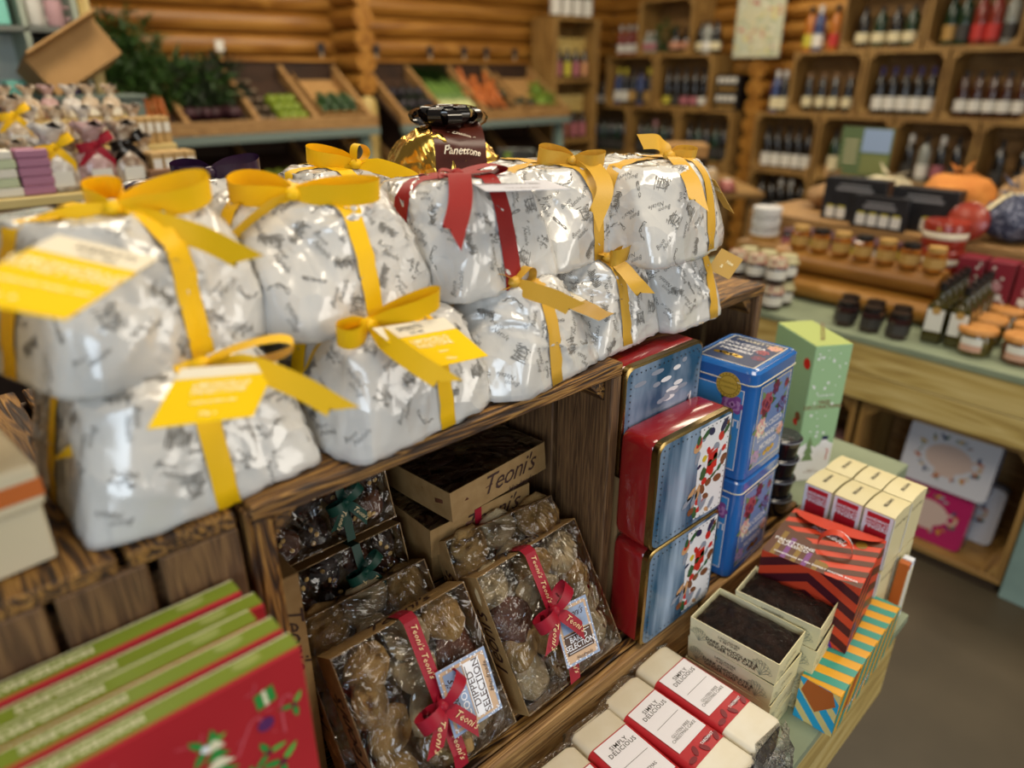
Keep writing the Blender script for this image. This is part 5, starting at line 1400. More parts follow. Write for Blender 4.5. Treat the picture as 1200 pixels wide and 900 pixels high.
row(2, 2.80, 2.94, WX + .06, L2 + .001, 'wine', [GLK, GLU], LC, CPW, 'white-capped bottle standing between log post and beer crate', 'white-capped pair')
# left group
wc(3.66, 4.20, L1, L0, 'wall crate with greenery and round pink labels'); row(2, 3.70, 3.90, WX + .07, L1 + .02, 'flagon', GLK, M('label_round_pink', '#b98468', .5), CPK, 'squat black flagon with pinkish label', 'squat flagons', lh=(.025, .075))
row(2, 4.05, 4.17, WX + .07, L1 + .02, 'flagon', GLC, LP_, CPW, 'squat clear flagon with pink label', 'clear flagons', lh=(.025, .075), s=.9)
wc(4.0, 4.53, L2, L1, 'wall crate of mixed bottles with two yellow caps'); row(5, 4.05, 4.48, WX + .07, L2 + .02, 'wine', [GLK, GLU, GLK, GLK, GLU], [LG, LK, LG, LW, LW], [CPY, CPK, CPK, CPY, CPY], 'mixed dark bottle in the yellow-capped crate', 'yellow-capped mixed bottles')
wc(3.44, 3.99, L2, L1, 'wall crate of dark ales with pink labels'); row(5, 3.50, 3.94, WX + .07, L2 + .02, 'wine', GLK, [LW, LP_, LP_, LK, LY], CPK, 'dark ale bottle with small label in the pink label crate', 'pink label ales', lh=(.02, .075))
for i, (y0, y1) in enumerate(((4.25, 4.74), (3.73, 4.24), (3.21, 3.72))):
    nm = ('nearest the log wall', 'in the middle of the dim row', 'next to the log post')[i]
    wc(y0, y1, L3, L2, 'dim wall crate of black bottles ' + nm); row(5, y0 + .05, y1 - .05, WX + .07, L3 + .02, 'wine', [GLK, GLG], LK, [CPK, CPK, M('cap_pale_pink', '#a87c80', .4)] if i == 1 else CPK, 'black bottle in the dim crate ' + nm, 'dim bottles ' + nm)
    b = MB().box(WX + .01, WX + .29, y0, y1, 0, L3, c=.004).build('crate_plinth', Wd('shelf', 1)); tag(b, 'wooden plinth under the dim crate ' + nm, 'plinth')
row(3, 4.24, 4.47, WX + .07, L1 + .001, 'wine', GLR, LW, CPW, 'red bottle with white label standing on the mixed crate', 'red bottles on the mixed crate', s=.8)
row(3, 3.44, 3.64, WX + .06, L1 + .001, 'spirit', [GLK, GLC], [LC, LW], CPK, 'spirit bottle standing loose on the ale crate', 'loose spirits on the ale crate')
row(2, 4.58, 4.72, WX + .07, L2 + .001, 'beer', GLK, LW, CPK, 'small bottle with white label in the corner by the tall shelf', 'corner bottles')
for i in range(2):
    t = thing('wine_carton', 'black wine carton with white strip, %s of two' % ('lower', 'upper')[i], 'carton', (WX + .05, 3.215, L2 + .001 + i * .131)); MB().box(0, .22, 0, .21, 0, .13, c=.002).build('carton', CPK, t)
    F = Flat((0, .21, 0), (0, -1, 0), (0, 0, 1), .0006); mb = MB()
    for j in range(4): F.rect(mb, .02 + j * .045, .055 + j * .045, .07, .11, 0)
    F.rect(mb, .02, .19, .02, .035, 1); mb.build('print', [LW, LG], t)
# poster hanging between the crates
t = thing('poster', 'pale map-like poster hanging between the bottle crates', 'poster', (WX + .02, 3.09, 1.60)); MB().box(0, .006, -.19, .19, 0, .42).build('board', M('poster_paper', '#c9c3a0', .5, col2='#b9bfa8', scale=9), t)
F = Flat((0, .19, 0), (0, -1, 0), (0, 0, 1), .001); mb = MB(); q = random.Random(8)
for i in range(60): F.disc(mb, q.uniform(.02, .36), q.uniform(.02, .38), q.uniform(.005, .03), i % 4, .0001 * (i % 5), 8, q.uniform(.004, .014), q.uniform(0, 3))
mb.build('print', [M('poster_yellow', '#d6c878', .5), M('poster_red', '#b9746a', .5), M('poster_green', '#9aa98a', .5), M('poster_white', '#dedac4', .5)], t)
# greenery in the top crate
def leafball(name, n, R, L, seed, mat, parent=None, loc=(0, 0, 0), squash=1., droop=0.):
    q = np.random.default_rng(seed); mb = MB()
    for i in range(n):
        d = q.normal(size=3); d /= np.linalg.norm(d); p = d * R * q.uniform(.3, 1) ** .5; p[2] *= squash
        d2 = d + q.normal(size=3) * .5; d2[2] -= droop; d2 /= np.linalg.norm(d2); s = np.cross(d2, q.normal(size=3)); s /= np.linalg.norm(s); l = L * q.uniform(.6, 1.3)
        mb.add([p - s * l * .22, p + d2 * l, p + s * l * .22, p + d2 * l * .4 + np.cross(s, d2) * l * .1], [(0, 3, 1), (3, 2, 1)])
    return mb.build(name, mat, parent, loc=loc)
VG = M('leaf_green', '#3c5c26', .5, col2='#294418', scale=20); VD = M('leaf_dark', '#26351c', .5, col2='#1a2416', scale=20); VL = M('leaf_light', '#7d9634', .5, col2='#607f2a', scale=20)
t = thing('sprig', 'green sprig standing in the wall crate of flagons', 'plant', (WX + .09, 3.97, L1 + .019)); leafball('leaves', 160, .075, .06, 2, VG, t, (0, 0, .12), 1.5); MB().tube([(0, 0, 0), (.005, 0, .15)], .006).build('stem', VD, t)
# tall narrow shelf by the log wall
t = thing('bottle_shelf', 'tall narrow wooden bottle shelf against the log wall', 'shelf', (4.71, 4.55, 0)); X0, X1, Y0, Y1 = 4.43, 4.98, 4.42, 4.68
for x in (X0, X1 - .05): plank(t, x, x + .05, Y0, Y1, 0, 1.90, Wd('shelf', 2), 'upright', 0)
for z in (.5, .94, 1.42, 1.88): plank(t, X0 + .05, X1 - .05, Y0 + .001, Y1, z, z + .03, Wd('shelf', 0), 'shelf_board', 0)
plank(t, X0 + .05, X1 - .05, Y1 - .015, Y1 - .002, .45, 1.85, Wd('shelf', 2), 'back_panel', 0)
for z in (1.62, 1.18): plank(t, X0 + .05, X1 - .05, Y0 + .12, Y0 + .13, z, z + .14, Wd('pine', 0), 'slat', 0)
def rowx(n, x0, x1, y, z, *a, **k):
    kind, glass, lab, cap, label, group = a; gs = glass if isinstance(glass, list) else [glass]; ls = lab if isinstance(lab, list) else [lab]
    for i in range(n): bottle(kind, gs[i % len(gs)], ls[i % len(ls)], cap, (x0 + (x1 - x0) * (i + .5) / n, y, z), label, group, k.get('lh'), k.get('s', 1.))
rowx(4, X0 + .07, X1 - .07, Y0 + .06, 1.4505, 'beer', GLK, [LP_, LY, LP_, M('label_peach', '#c08a60', .5)], CPK, 'ale bottle with coloured label on the upper tall-shelf board', 'ales on the upper board', lh=(.02, .13), s=1.)
rowx(4, X0 + .07, X1 - .07, Y0 + .06, .9705, 'beer', GLK, [LW, M('label_brick', '#8a5348', .5), LP_, LP_], CPK, 'ale bottle with dull pink label on the lower tall-shelf board', 'ales on the lower board', lh=(.02, .13))
rowx(4, X0 + .03, X1 - .03, Y0 + .08, 1.9105, 'spirit', GLG, LW, CPK, 'green bottle with white label on top of the tall shelf', 'bottles on the tall shelf', lh=(.01, .12), s=1.1)

# ------------------------------------------------------------------ vegetable stand on the log wall
vs_ = thing('vegetable_stand', 'long wooden vegetable stand with sloping bins and grey-green rail', 'stand', (2.6, 4.4, 0))
DK = M('stand_dark', '#3a2413', .7, col2='#2a190d', scale=8)
for (a, b) in ((.70, 2.60), (2.78, 4.38)):
    plank(vs_, a, b, 4.16, 4.20, 1.13, 1.175, M('rail_grey_green', '#6f7f7a', .5), 'front_rail', 0)
    plank(vs_, a, b, 4.17, 4.20, 1.178, 1.25, Wd('rail', 0), 'bin_front', 0)
    for k, (ya, za, yb, zb_) in enumerate(((4.21, 1.19, 4.64, 1.46), (4.08, .72, 4.60, 1.02))):
        mb = MB(); mb.loft([[(x, ya, za), (x, yb, zb_), (x, yb, zb_ - .02), (x, ya, za - .02)] for x in (a, b)]); mb.v = [(x - 2.6, y - 4.4, z) for x, y, z in mb.v]; mb.build('sloping_base', DK, vs_)
    plank(vs_, a, b, 4.66, 4.68, .3, 1.56, DK, 'back_panel', 0); plank(vs_, a, b, 4.645, 4.685, 1.56, 1.585, Wd('log', 0), 'top_ledge', 0)
    plank(vs_, a, b, 4.04, 4.07, .68, .78, Wd('rail', 0), 'bin_front', 0)
for x in (.70, 1.02, 1.40, 1.80, 2.17, 2.55, 2.80, 3.14, 3.52, 3.86, 4.34):
    for k, (ya, za, yb, zb_, h) in enumerate(((4.19, 1.18, 4.64, 1.45, .09), (4.07, .70, 4.60, 1.0, .09))):
        mb = MB(); mb.loft([[(xx, ya, za), (xx, ya, za + h * .7), (xx, yb, zb_ + h), (xx, yb, zb_)] for xx in (x, x + .03)]); mb.v = [(p - 2.6, r - 4.4, s) for p, r, s in mb.v]; mb.build('divider', Wd('rail', 1), vs_)
for x in (.75, 2.5, 2.85, 4.3): plank(vs_, x, x + .06, 4.22, 4.28, 0, 1.15, TEAL, 'leg', 0)
def slope(y): return 1.19 + (y - 4.21) * .628
CAR = M('carrot', '#bd6a28', .5, col2='#a8561c', scale=30)
_cm = MB().lathe([(.001, 0), (.008, .01), (.013, .06), (.018, .13), (.016, .145), (.002, .15)], 8)
carm = None
def carrot(parent, loc, rot, s=1., lab=None, grp=None):
    global carm
    if carm is None:
        o = _cm.build('carrot', CAR, parent, smooth=True); carm = o.data
    else:
        o = bpy.data.objects.new('carrot', carm); C.objects.link(o); o.parent = parent
    o.location = loc; o.rotation_euler = rot; o.scale = (s, s, s)
    if lab: tag(o, lab, 'carrot', grp)
    return o
q = random.Random(11)
for i in range(4):
    x = .97 + i * .11
    t = thing('carrot_bunch', 'bunch of carrots with tall feathery green tops', 'carrots', (x, 4.26, slope(4.26) + .02), 0, 'bunched carrots')
    for k in range(6): carrot(t, (q.uniform(-.05, .05), q.uniform(-.01, .03), .0 + q.uniform(0, .03)), (q.uniform(-.6, -.3), q.uniform(-.2, .2), 0), q.uniform(.85, 1.1))
    mb = MB()
    for k in range(520):
        a = q.uniform(-.12, .12); u = q.random(); b = Vector((a, .09 + .20 * u + q.uniform(-.08, .04), .10 + .34 * u + q.uniform(-.08, .12))); d = Vector((q.gauss(0, .5), q.gauss(-.3, .4), q.gauss(.3, .5))).normalized(); s = d.cross(Vector((q.gauss(0, 1), q.gauss(0, 1), 1))).normalized(); l = q.uniform(.05, .11)
        mb.add([b - s * .009, b + s * .009, b + d * l], [(0, 1, 2)])
    for k in range(8): mb.tube([(q.uniform(-.03, .03), .05, .10), (q.uniform(-.1, .1), .18, .25), (q.uniform(-.12, .12), .25, .42)], .004, 5)
    mb.build('leafy_top', VG, t)
for i in range(4):
    x = 1.47 + i * .085
    t = thing('beetroot_bunch', 'bunch of beetroot with dark leaves', 'beetroot', (x, 4.30, slope(4.30) + .04), 0, 'bunched beetroot')
    for k in range(4): MB().sphere((q.uniform(-.04, .04), q.uniform(-.05, .01), 0), .033, 10, 7).build('beetroot', M('beet', '#3c1622', .5, col2='#2a1016', scale=20), t, smooth=True)
    leafball('leaves', 120, .10, .09, 30 + i, VD if i % 2 else VG, t, (0, .14, .16), 1.2)
PEP = M('green_pepper', '#7f8f28', .35, col2='#65791f', scale=9)
pep = None
for i in range(9):
    y = 4.25 + .07 * (i // 3); x = 1.99 + .058 * (i % 3)
    if pep is None:
        mb = MB(); mb.lathe([(.012, 0), (.03, .006), (.038, .03), (.036, .055), (.024, .068), (.008, .064)], 12); mb.v = [(a * (1 + .1 * math.cos(4 * math.atan2(b, a))), b * (1 + .1 * math.cos(4 * math.atan2(b, a))), c) for a, b, c in mb.v]
        t = thing('green_pepper', 'light green pepper in the sloping bin', 'pepper', (x, y, slope(y) + .002), 0, 'green peppers'); mb.build('flesh', PEP, t, smooth=True); MB().tube([(0, 0, .062), (.003, 0, .08)], .005, 6).build('stalk', VG, t); pep = t
    else: dup(pep, (x, y, slope(y) + .002), q.uniform(0, 6))
MUS = M('mushroom', '#6b5a45', .6, col2='#4a3c2c', scale=20); ms = None
for i in range(10):
    y = 4.26 + .075 * (i // 2); x = 1.86 + .06 * (i % 2)
    if ms is None:
        t = thing('mushroom', 'brown mushroom in the bin beside the green peppers', 'mushroom', (x, y, slope(y) + .004), 0, 'brown mushrooms'); MB().lathe([(.012, 0), (.011, .02)], 8).build('stalk', MUS, t, smooth=True); MB().lathe([(.028, .018), (.03, .026), (.02, .042), (.003, .046)], 12).build('cap', MUS, t, smooth=True); ms = t
    else: dup(ms, (x, y, slope(y) + .004), 1)
KBX = M('card_brown', '#a9824e', .7, col2='#9c7644', scale=12)
def card_box(lab, x0, x1, y, rise=0.): 
    t = thing('cardboard_box', lab, 'box', ((x0 + x1) / 2, 4.24, slope(4.24) + .012), rot=(math.radians(32.2), 0, 0)); w_ = x1 - x0
    MB().box(-w_ / 2, w_ / 2, 0, .42, 0, .008).build('base', KBX, t)
    for s in (-1, 1): MB().box(s * w_ / 2 - .003, s * w_ / 2 + .003, 0, .42, .0085, .06).build('side', KBX, t)
    MB().box(-w_ / 2 + .004, w_ / 2 - .004, -.003, .003, .0085, .06).build('front', KBX, t)
card_box('open cardboard box holding cucumbers', 2.23, 2.52, 0)
card_box('open cardboard box under the lettuces', 3.93, 4.28, 0)
CUC = M('cucumber', '#37532a', .4, col2='#26401f', scale=20); cu_ = None
for i in range(7):
    x = 2.275 + .034 * i; y = 4.30 + .02 * (i % 2)
    if cu_ is None:
        t = MB().tube([(0, -.05, 0), (.004, -.04, .002), (.008, .0, .004), (.006, .05, .002), (0, .075, 0), (0, .085, 0)], [.004, .017, .02, .02, .016, .004], 9).build('cucumber', CUC, None, smooth=True, loc=(x, y, slope(y) + .05), rot=(.56, 0, 0)); tag(t, 'dark green cucumber lying in the cardboard box', 'cucumber', 'cucumbers in the box'); cu_ = t
    else:
        o = cu_.copy(); C.objects.link(o); o.location = (x, y, slope(y) + .05)
for i in range(3):
    o = cu_.copy(); C.objects.link(o); o.location = (2.31 + .08 * i, 4.30, slope(4.30) + .088); o.rotation_euler = (.56, 0, .5)
kal = None
for i in range(8):
    y = 4.30 + .12 * (i // 4); x = 2.88 + .07 * (i % 4)
    if kal is None:
        t = thing('red_cabbage', 'small dark red cabbage in the shaded bin', 'cabbage', (x, y, slope(y) + .045), 0, 'dark cabbages'); MB().sphere((0, 0, 0), .04, 12, 8).build('heart', M('cabbage_dark', '#2e2430', .4, col2='#1c161c', scale=20), t, smooth=True); leafball('outer_leaves', 30, .035, .05, 5, VD, t); kal = t
    else: dup(kal, (x, y, slope(y) + .045), i)
lk = None
for i in range(10):
    x = 3.20 + .03 * i; y = 4.26
    if lk is None:
        t = thing('leek', 'leek with pale base and long green leaves', 'leek', (x, y, slope(y) + .025), rot=(math.radians(-57), 0, 0), group='leeks in the bin')
        MB().lathe([(.014, -.01), (.017, .0), (.016, .10)], 9).build('white_base', M('leek_white', '#d3d6a4', .5, col2='#b5c07a', scale=8), t, smooth=True)
        MB().lathe([(.0162, .101), (.018, .18), (.022, .26), (.012, .34)], 9).build('green_shaft', M('leek_green', '#5f7d34', .5, col2='#3f5f2a', scale=10, stretch=(4, 4, .6)), t, smooth=True)
        mb = MB()
        for k in range(6): a = k - 2.5; strip(mb, smooth_path([(a * .004, 0, .30), (a * .012, .01 * (k % 2), .40), (a * .022, -.03, .50)], 6), Vector((.4, 1, 0)), .02, cols=1)
        mb.build('leaves', VG, t); lk = t
    else: dup(lk, (x, y + .012 * (i % 2), slope(y) + .025 + .012 * (i % 2)), rot=(math.radians(-57 + q.uniform(-3, 3)), q.uniform(-.06, .06), 0))
for i in range(26):
    y = 4.25 + .045 * (i // 5); x = 3.58 + .05 * (i % 5)
    carrot(None, (x, y, slope(y) + .03 + .02 * (i % 2)), (q.uniform(-1.2, -.6), 0, q.uniform(-1.2, 1.2)), 1.0, 'loose orange carrot heaped between leeks and broccoli', 'loose carrots')
def head_veg(name, lab, cat, grp, spots, m, rr, seed, n=60, L=.05):
    first = None
    for x, y in spots:
        if first is None:
            t = thing(name, lab, cat, (x, y, slope(y) + rr * .8), 0, grp); MB().sphere((0, 0, 0), rr, 10, 7).build('head', m, t, smooth=True); leafball('leaves', n, rr, L, seed, m, t); first = t
        else: dup(first, (x, y, slope(y) + rr * .8), q.uniform(0, 6))
head_veg('broccoli', 'dark green broccoli head beside the loose carrots', 'broccoli', 'broccoli heads', [(3.83, 4.50), (3.83, 4.38), (3.96, 4.30), (4.04, 4.27), (3.90, 4.28)], VD, .045, 61, 70, .03)
head_veg('lettuce', 'light green lettuce in the end bin', 'lettuce', 'lettuces', [(4.16, 4.28), (4.24, 4.30), (4.22, 4.40)], VL, .05, 62, 70, .06)
def slope2(y): return .72 + (y - 4.08) * .577
FR = [('lemon', 'yellow lemon in the low bin', M('lemon', '#c2a12a', .4), 1.25), ('red_apple', 'red apple in the low bin', M('apple', '#9a2c22', .3), 1.62), ('green_apple', 'green apple in the low bin', M('apple_green', '#8a9a38', .3), 2.0), ('orange', 'orange in the low bin', M('orange_fruit', '#b8701e', .4), 2.32), ('aubergine', 'purple plum in the low bin', M('plum', '#3a1c34', .3), 2.95)]
for nm, lb, m, xx in FR:
    f0 = None
    for i in range(18):
        x, y = xx + .066 * (i % 5) - .1, 4.14 + .075 * (i // 5)
        if f0 is None:
            t = thing('plum' if nm == 'aubergine' else nm, lb, 'fruit', (x, y, slope2(y) + .034), 0, nm + 's in the low bins' if nm != 'aubergine' else 'plums in the low bins'); MB().sphere((0, 0, 0), .032, 10, 8, sx=1.05).build('flesh', m, t, smooth=True); MB().tube([(0, 0, .028), (.003, 0, .04)], .002, 5).build('stalk', DK, t); f0 = t
        else: dup(f0, (x, y, slope2(y) + .034), i)
for i, x in enumerate((1.27, 1.83, 2.50, 2.92, 3.38, 3.70, 3.92, 4.22)):
    t = thing('price_tag', ['small black price card above the carrots', 'small pale price card above the mushrooms', 'small black price card above the cucumbers', 'small black price card above the dark cabbages', 'small black price card above the leeks', 'small black price card above the loose carrots', 'small black price card above the broccoli', 'small black price card above the lettuces'][i], 'price card', (x, 4.655, 1.5855))
    MB().box(-.025, .025, -.003, .003, .03, .09).build('card', M('slate', '#23252a', .5) if i != 1 else LW, t); MB().box(-.006, .006, -.006, .006, 0, .03).build('clip', M('clip_pale', '#b5a58a', .5), t)

# ------------------------------------------------------------------ sweets display by the log wall
sd = thing('sweets_table', 'stepped wooden sweets table beside the vegetable stand', 'table', (.2, 2.3, 0))
for (ya, yb, z) in ((1.98, 2.20, 1.235), (2.20, 2.40, 1.315), (2.40, 2.62, 1.375)):
    plank(sd, -.55, .70, ya, yb, z - .022, z, Wd('pine', 0), 'step_board', 0)
    plank(sd, -.55, .70, ya + .012, ya + .026, z - .10, z - .022, Wd('rail', 0), 'step_riser', 0)
plank(sd, -.55, .70, 2.30, 2.62, .5, 1.21, DK, 'back_panel', 0); plank(sd, -.55, .70, 2.0, 2.30, .93, .95, Wd('rail', 0), 'lower_shelf', 0)
for x in (-.5, .64): plank(sd, x, x + .05, 2.02, 2.07, 0, 1.21, Wd('rail', 2), 'leg', 0)
SWB = [M('sweet_clear_cream', '#cdbfa8', .3, col2='#a08466', scale=70, coat=.5), M('sweet_white', '#d8d4cc', .3, col2='#a99c92', scale=60, coat=.5), M('sweet_brown', '#7a5a42', .3, col2='#c2b19a', scale=60, coat=.5), M('sweet_pink', '#c2a0a0', .3, col2='#9a7a70', scale=60, coat=.5)]
BWS = [('yellow', YEL), ('red', RSAT), ('black', BLK), ('cream', CARDW)]
_po = {}
def pouch(x, y, z, k, b, lab, grp=None, s=1.):
    key = (k, b)
    if key not in _po:
        t = thing('sweet_pouch', lab, 'sweets', (x, y, z), 0, grp); q2 = random.Random(k * 10 + b); mb = MB(); Rr = []
        for r, zz in ((.038, 0), (.045, .012), (.043, .05), (.034, .08), (.012, .098), (.02, .115), (.034, .135)):
            Rr.append([(r * math.cos(6.283 * j / 14) * 1.05 * (1 + (.16 * (j % 2) if zz > .09 else q2.uniform(-.05, .05))), r * .75 * math.sin(6.283 * j / 14), zz + (.008 * (j % 3) if zz > .11 else 0)) for j in range(14)])
        mb.loft(Rr).build('filled_bag', SWB[k], t, smooth=True)
        MB().box(-.022, .022, -.0365, -.0355, .012, .045).build('paper_label', LW, t)
        if b < 3: small_bow(t, Vector((0, -.016, .098)), BWS[b][1], 1.5, letters=False)
        else: MB().lathe([(.014, .092), (.014, .103)], 10).build('tie', CARDW, t)
        t.scale = (s, s, s); _po[key] = t
        return t
    return dup(_po[key], (x, y, z), random.uniform(-.2, .2), lab, grp, (s, s, s))
for x, k, b, lb in ((.365, 1, 0, 'sweet pouch with big yellow bow on the front step'), (.452, 3, 1, 'sweet pouch with red bow on the front step'), (.525, 2, 2, 'sweet pouch with black bow on the front step')): pouch(x, 2.045, 1.236, k, b, lb, s=1.05)
for i in range(9): pouch(.12 + .062 * i, 2.26 + .01 * (i % 2), 1.316, (0, 1, 0, 2, 1)[i % 5], 3, 'clear sweet pouch on the middle step', 'sweet pouches on the middle step', .7)
for i in range(11): pouch(.10 + .052 * i, 2.46 + .02 * (i % 2), 1.376, (1, 0, 0, 3)[i % 4], 3, 'clear sweet pouch on the top step', 'sweet pouches on the top step', .62)
for i in range(9): pouch(.13 + .058 * i, 2.14, 1.236, (0, 1, 2)[i % 3], 3, 'clear sweet pouch behind the bowed pouches on the front step', 'sweet pouches behind the bows', .78)
pouch(.33, 2.235, 1.316, 0, 0, 'sweet pouch with yellow bow on the middle step', s=.9)
SOAP = [M('soap_green', '#b9c2a0', .5), M('soap_mauve', '#a4718a', .5), M('soap_white', '#d8d4c6', .5)]
for i in range(2):
    for j in range(5):
        o = MB().box(-.033, .033, -.028, .028, 0, .020, c=.003).build('soap_bar', SOAP[(0, 1)[i] if j % 2 or i else 2], None, loc=(.245 + .07 * i + random.uniform(-.003, .003), 2.03, 1.236 + j * .0205)); tag(o, ('mauve wrapped bar stacked on the front step', 'pale wrapped bar stacked on the front step')[1 - i] if True else '', 'soap', ('pale bars', 'mauve bars')[i])
        o['label'] = ('pale green and white wrapped bar in the stack on the front step', 'mauve wrapped bar in the stack on the front step')[i]
TAN = M('tan_card', '#b3935f', .6); TNB = M('tan_brown', '#7d573a', .6)
for i in range(4):
    t = thing('fudge_box', 'tan fudge box with window label, %s on the front step end' % ('first', 'second', 'third', 'fourth')[i], 'box', (.585 + .028 * i, 2.03 + .0 * i, 1.236)); MB().box(-.013, .013, -.02, .05, 0, .075, c=.002).build('carton', TAN, t); MB().box(-.010, .010, -.0212, -.0203, .03, .06).build('window_label', LW, t)
t = thing('fudge_tray', 'flat brown-fronted tray of fudge at the front step end', 'tray', (.64, 2.004, 1.236)); MB().box(-.085, .055, -.016, .008, 0, .036, c=.002).build('tray', TNB, t); MB().box(-.08, .05, -.0168, -.0162, .004, .03).build('front_label', TNB, t)
for i in range(5):
    t = thing('fudge_box', 'tan fudge box in the row on the middle step end', 'box', (.60 + .022 * i, 2.24, 1.316), 0, 'fudge boxes on the middle step'); MB().box(-.010, .010, -.02, .05, 0, .07, c=.002).build('carton', TAN, t); MB().box(-.008, .008, -.0212, -.0203, .03, .055).build('window_label', LW, t)
t = thing('lantern', 'small red lantern with dark openings on the sweets table', 'lantern', (.21, 2.30, 1.316)); mb = MB().box(-.04, .04, -.04, .04, 0, .09, c=.006); mb.build('body', LR, t); MB().lathe([(.04, .0905), (.012, .115), (.004, .125)], 8).build('roof', LR, t)
for s in (-1, 1): MB().box(s * .018 - .01, s * .018 + .01, -.0415, -.0405, .02, .07).build('opening', CPK, t)
o = leafball('green_bow', 14, .02, .045, 8, VL, None, (.21, 2.30, 1.455)); tag(o, 'bright green bow perched on the red lantern', 'bow')
for x, z, m, lb, w_, h_ in ((.275, .951, LR, 'red glittery box on the shelf under the sweets', .17, .10), (.43, .951, CPK, 'black box with blue stripe under the sweets', .13, .13)):
    t = thing('gift_carton', lb, 'box', (x, 2.06, z)); MB().box(-w_ / 2, w_ / 2, -.05, .10, 0, h_, c=.003).build('carton', m, t); MB().box(-w_ * .3, w_ * .3, -.0512, -.0503, h_ * .7, h_ * .88).build('stripe', M('stripe_blue', '#3f6fa8', .4) if m is CPK else LG, t)
t = thing('gift_carton', 'maroon box stacked on the red glittery box', 'box', (.265, 2.07, 1.0515)); MB().box(-.08, .08, -.05, .1, 0, .075, c=.003).build('carton', M('maroon_box', '#6b1f38', .5), t); MB().box(-.05, .05, -.0512, -.0503, .03, .045).build('stripe', LG, t)
t = thing('tin_box', 'dark blue tin with round badge under the step edge', 'tin', (.58, 2.06, .951)); MB().box(-.07, .07, -.05, .08, 0, .16, c=.006).build('tin', M('ink_blue', '#2b2f42', .3), t); F = Flat((-.07, -.05, 0), (1, 0, 0), (0, 0, 1), .001); mb = MB(); F.disc(mb, .035, .11, .02, 0); F.disc(mb, .1, .11, .012, 0); mb.build('badge', LG, t)

# gift shelves behind the sweets
gs = thing('gift_shelf', 'white-backed gift shelf with aqua boxes beside the pale post', 'shelf', (.5, 3.3, 0)); SW_ = M('shelf_white', '#cfd3cc', .5); 
plank(gs, .10, .76, 3.46, 3.48, 1.0, 2.3, SW_, 'back_panel', 0)
for z in (1.02, 1.33, 1.63, 1.93): plank(gs, .10, .76, 3.20, 3.458, z, z + .018, M('shelf_grey', '#6f736c', .5), 'shelf_board', 0)
for x in (.10, .575, .742): plank(gs, x, x + .018, 3.20, 3.458, .0, 2.3, M('shelf_sage', '#a2ab9a', .5), 'upright', 0)
plank(gs, .762, .80, 3.19, 3.24, 0, 2.4, Wd('pine', 2), 'post', 0)
AQ = M('aqua_card', '#7fc9b8', .5)
for i, (x, z, w_, h_, m, lb) in enumerate(((.50, 1.652, .10, .16, AQ, 'aqua gift box on the upper white shelf'), (.40, 1.652, .08, .18, AQ, 'taller aqua gift box on the upper white shelf'), (.52, 1.352, .06, .12, AQ, 'small aqua box on the white shelf'), (.45, 1.352, .05, .09, M('smoke_blue', '#8fa3ad', .3), 'smoke blue candle box on the white shelf'), (.655, 1.352, .12, .14, M('jigsaw_mix', '#8a4f9a', .4, col2='#3f8fc8', scale=26, contrast=(.45, .55)), 'purple and blue patterned box by the pale post'), (.64, 1.502, .10, .06, M('violet_card', '#7a5ab0', .4), 'violet box on the patterned box'))):
    t = thing('gift_box', lb, 'box', (x, 3.24, z)); MB().box(-w_ / 2, w_ / 2, 0, .12, 0, h_ * .7, c=.003).build('box_base', m, t); MB().box(-w_ / 2 - .002, w_ / 2 + .002, -.002, .122, h_ * .7 + .0005, h_, c=.003).build('box_lid', m, t)
for x, m, lb in ((.63, LW, 'white mug on the gift shelf'), (.695, M('mug_pink', '#c9a0a2', .4), 'pink mug on the gift shelf')):
    t = thing('mug', lb, 'mug', (x, 3.26, 1.652)); MB().lathe([(.026, 0), (.03, .005), (.03, .085), (.027, .085), (.026, .01)], 14).build('cup', m, t, smooth=40); MB().tube([(.028, 0, .065), (.05, 0, .06), (.05, 0, .03), (.028, 0, .022)], .005, 6).build('handle', m, t)
# cardboard box among the sweets and vegetables
t = thing('cardboard_box', 'tilted open cardboard box between sweets and carrots', 'box', (.72, 3.0, 1.50), rot=(math.radians(-14), math.radians(-30), math.radians(6)))
for (a, b, c, d, e, f, nm) in ((-.12, .10, 0, .006, 0, .11, 'front'), (-.12, .10, .19, .196, 0, .11, 'back'), (-.12, -.114, .007, .189, 0, .11, 'side'), (.094, .10, .007, .189, 0, .11, 'side'), (-.113, .093, .007, .189, 0, .006, 'base'), (-.12, .10, -.07, -.002, .104, .11, 'flap')): MB().box(a, b, c, d, e, f).build(nm, KBX, t)
t.scale = (1.25, 1.1, 1.3)
t = thing('crate_stand', 'grey-green painted crate stand holding up the tilted cardboard box', 'stand', (.69, 3.1, 0)); plank(t, .56, .86, 2.98, 3.18, 0, 1.41, M('grey_green', '#66736a', .6), 'body', 0); plank(t, .55, .87, 2.97, 3.19, 1.411, 1.425, M('grey_green'), 'top', 0)

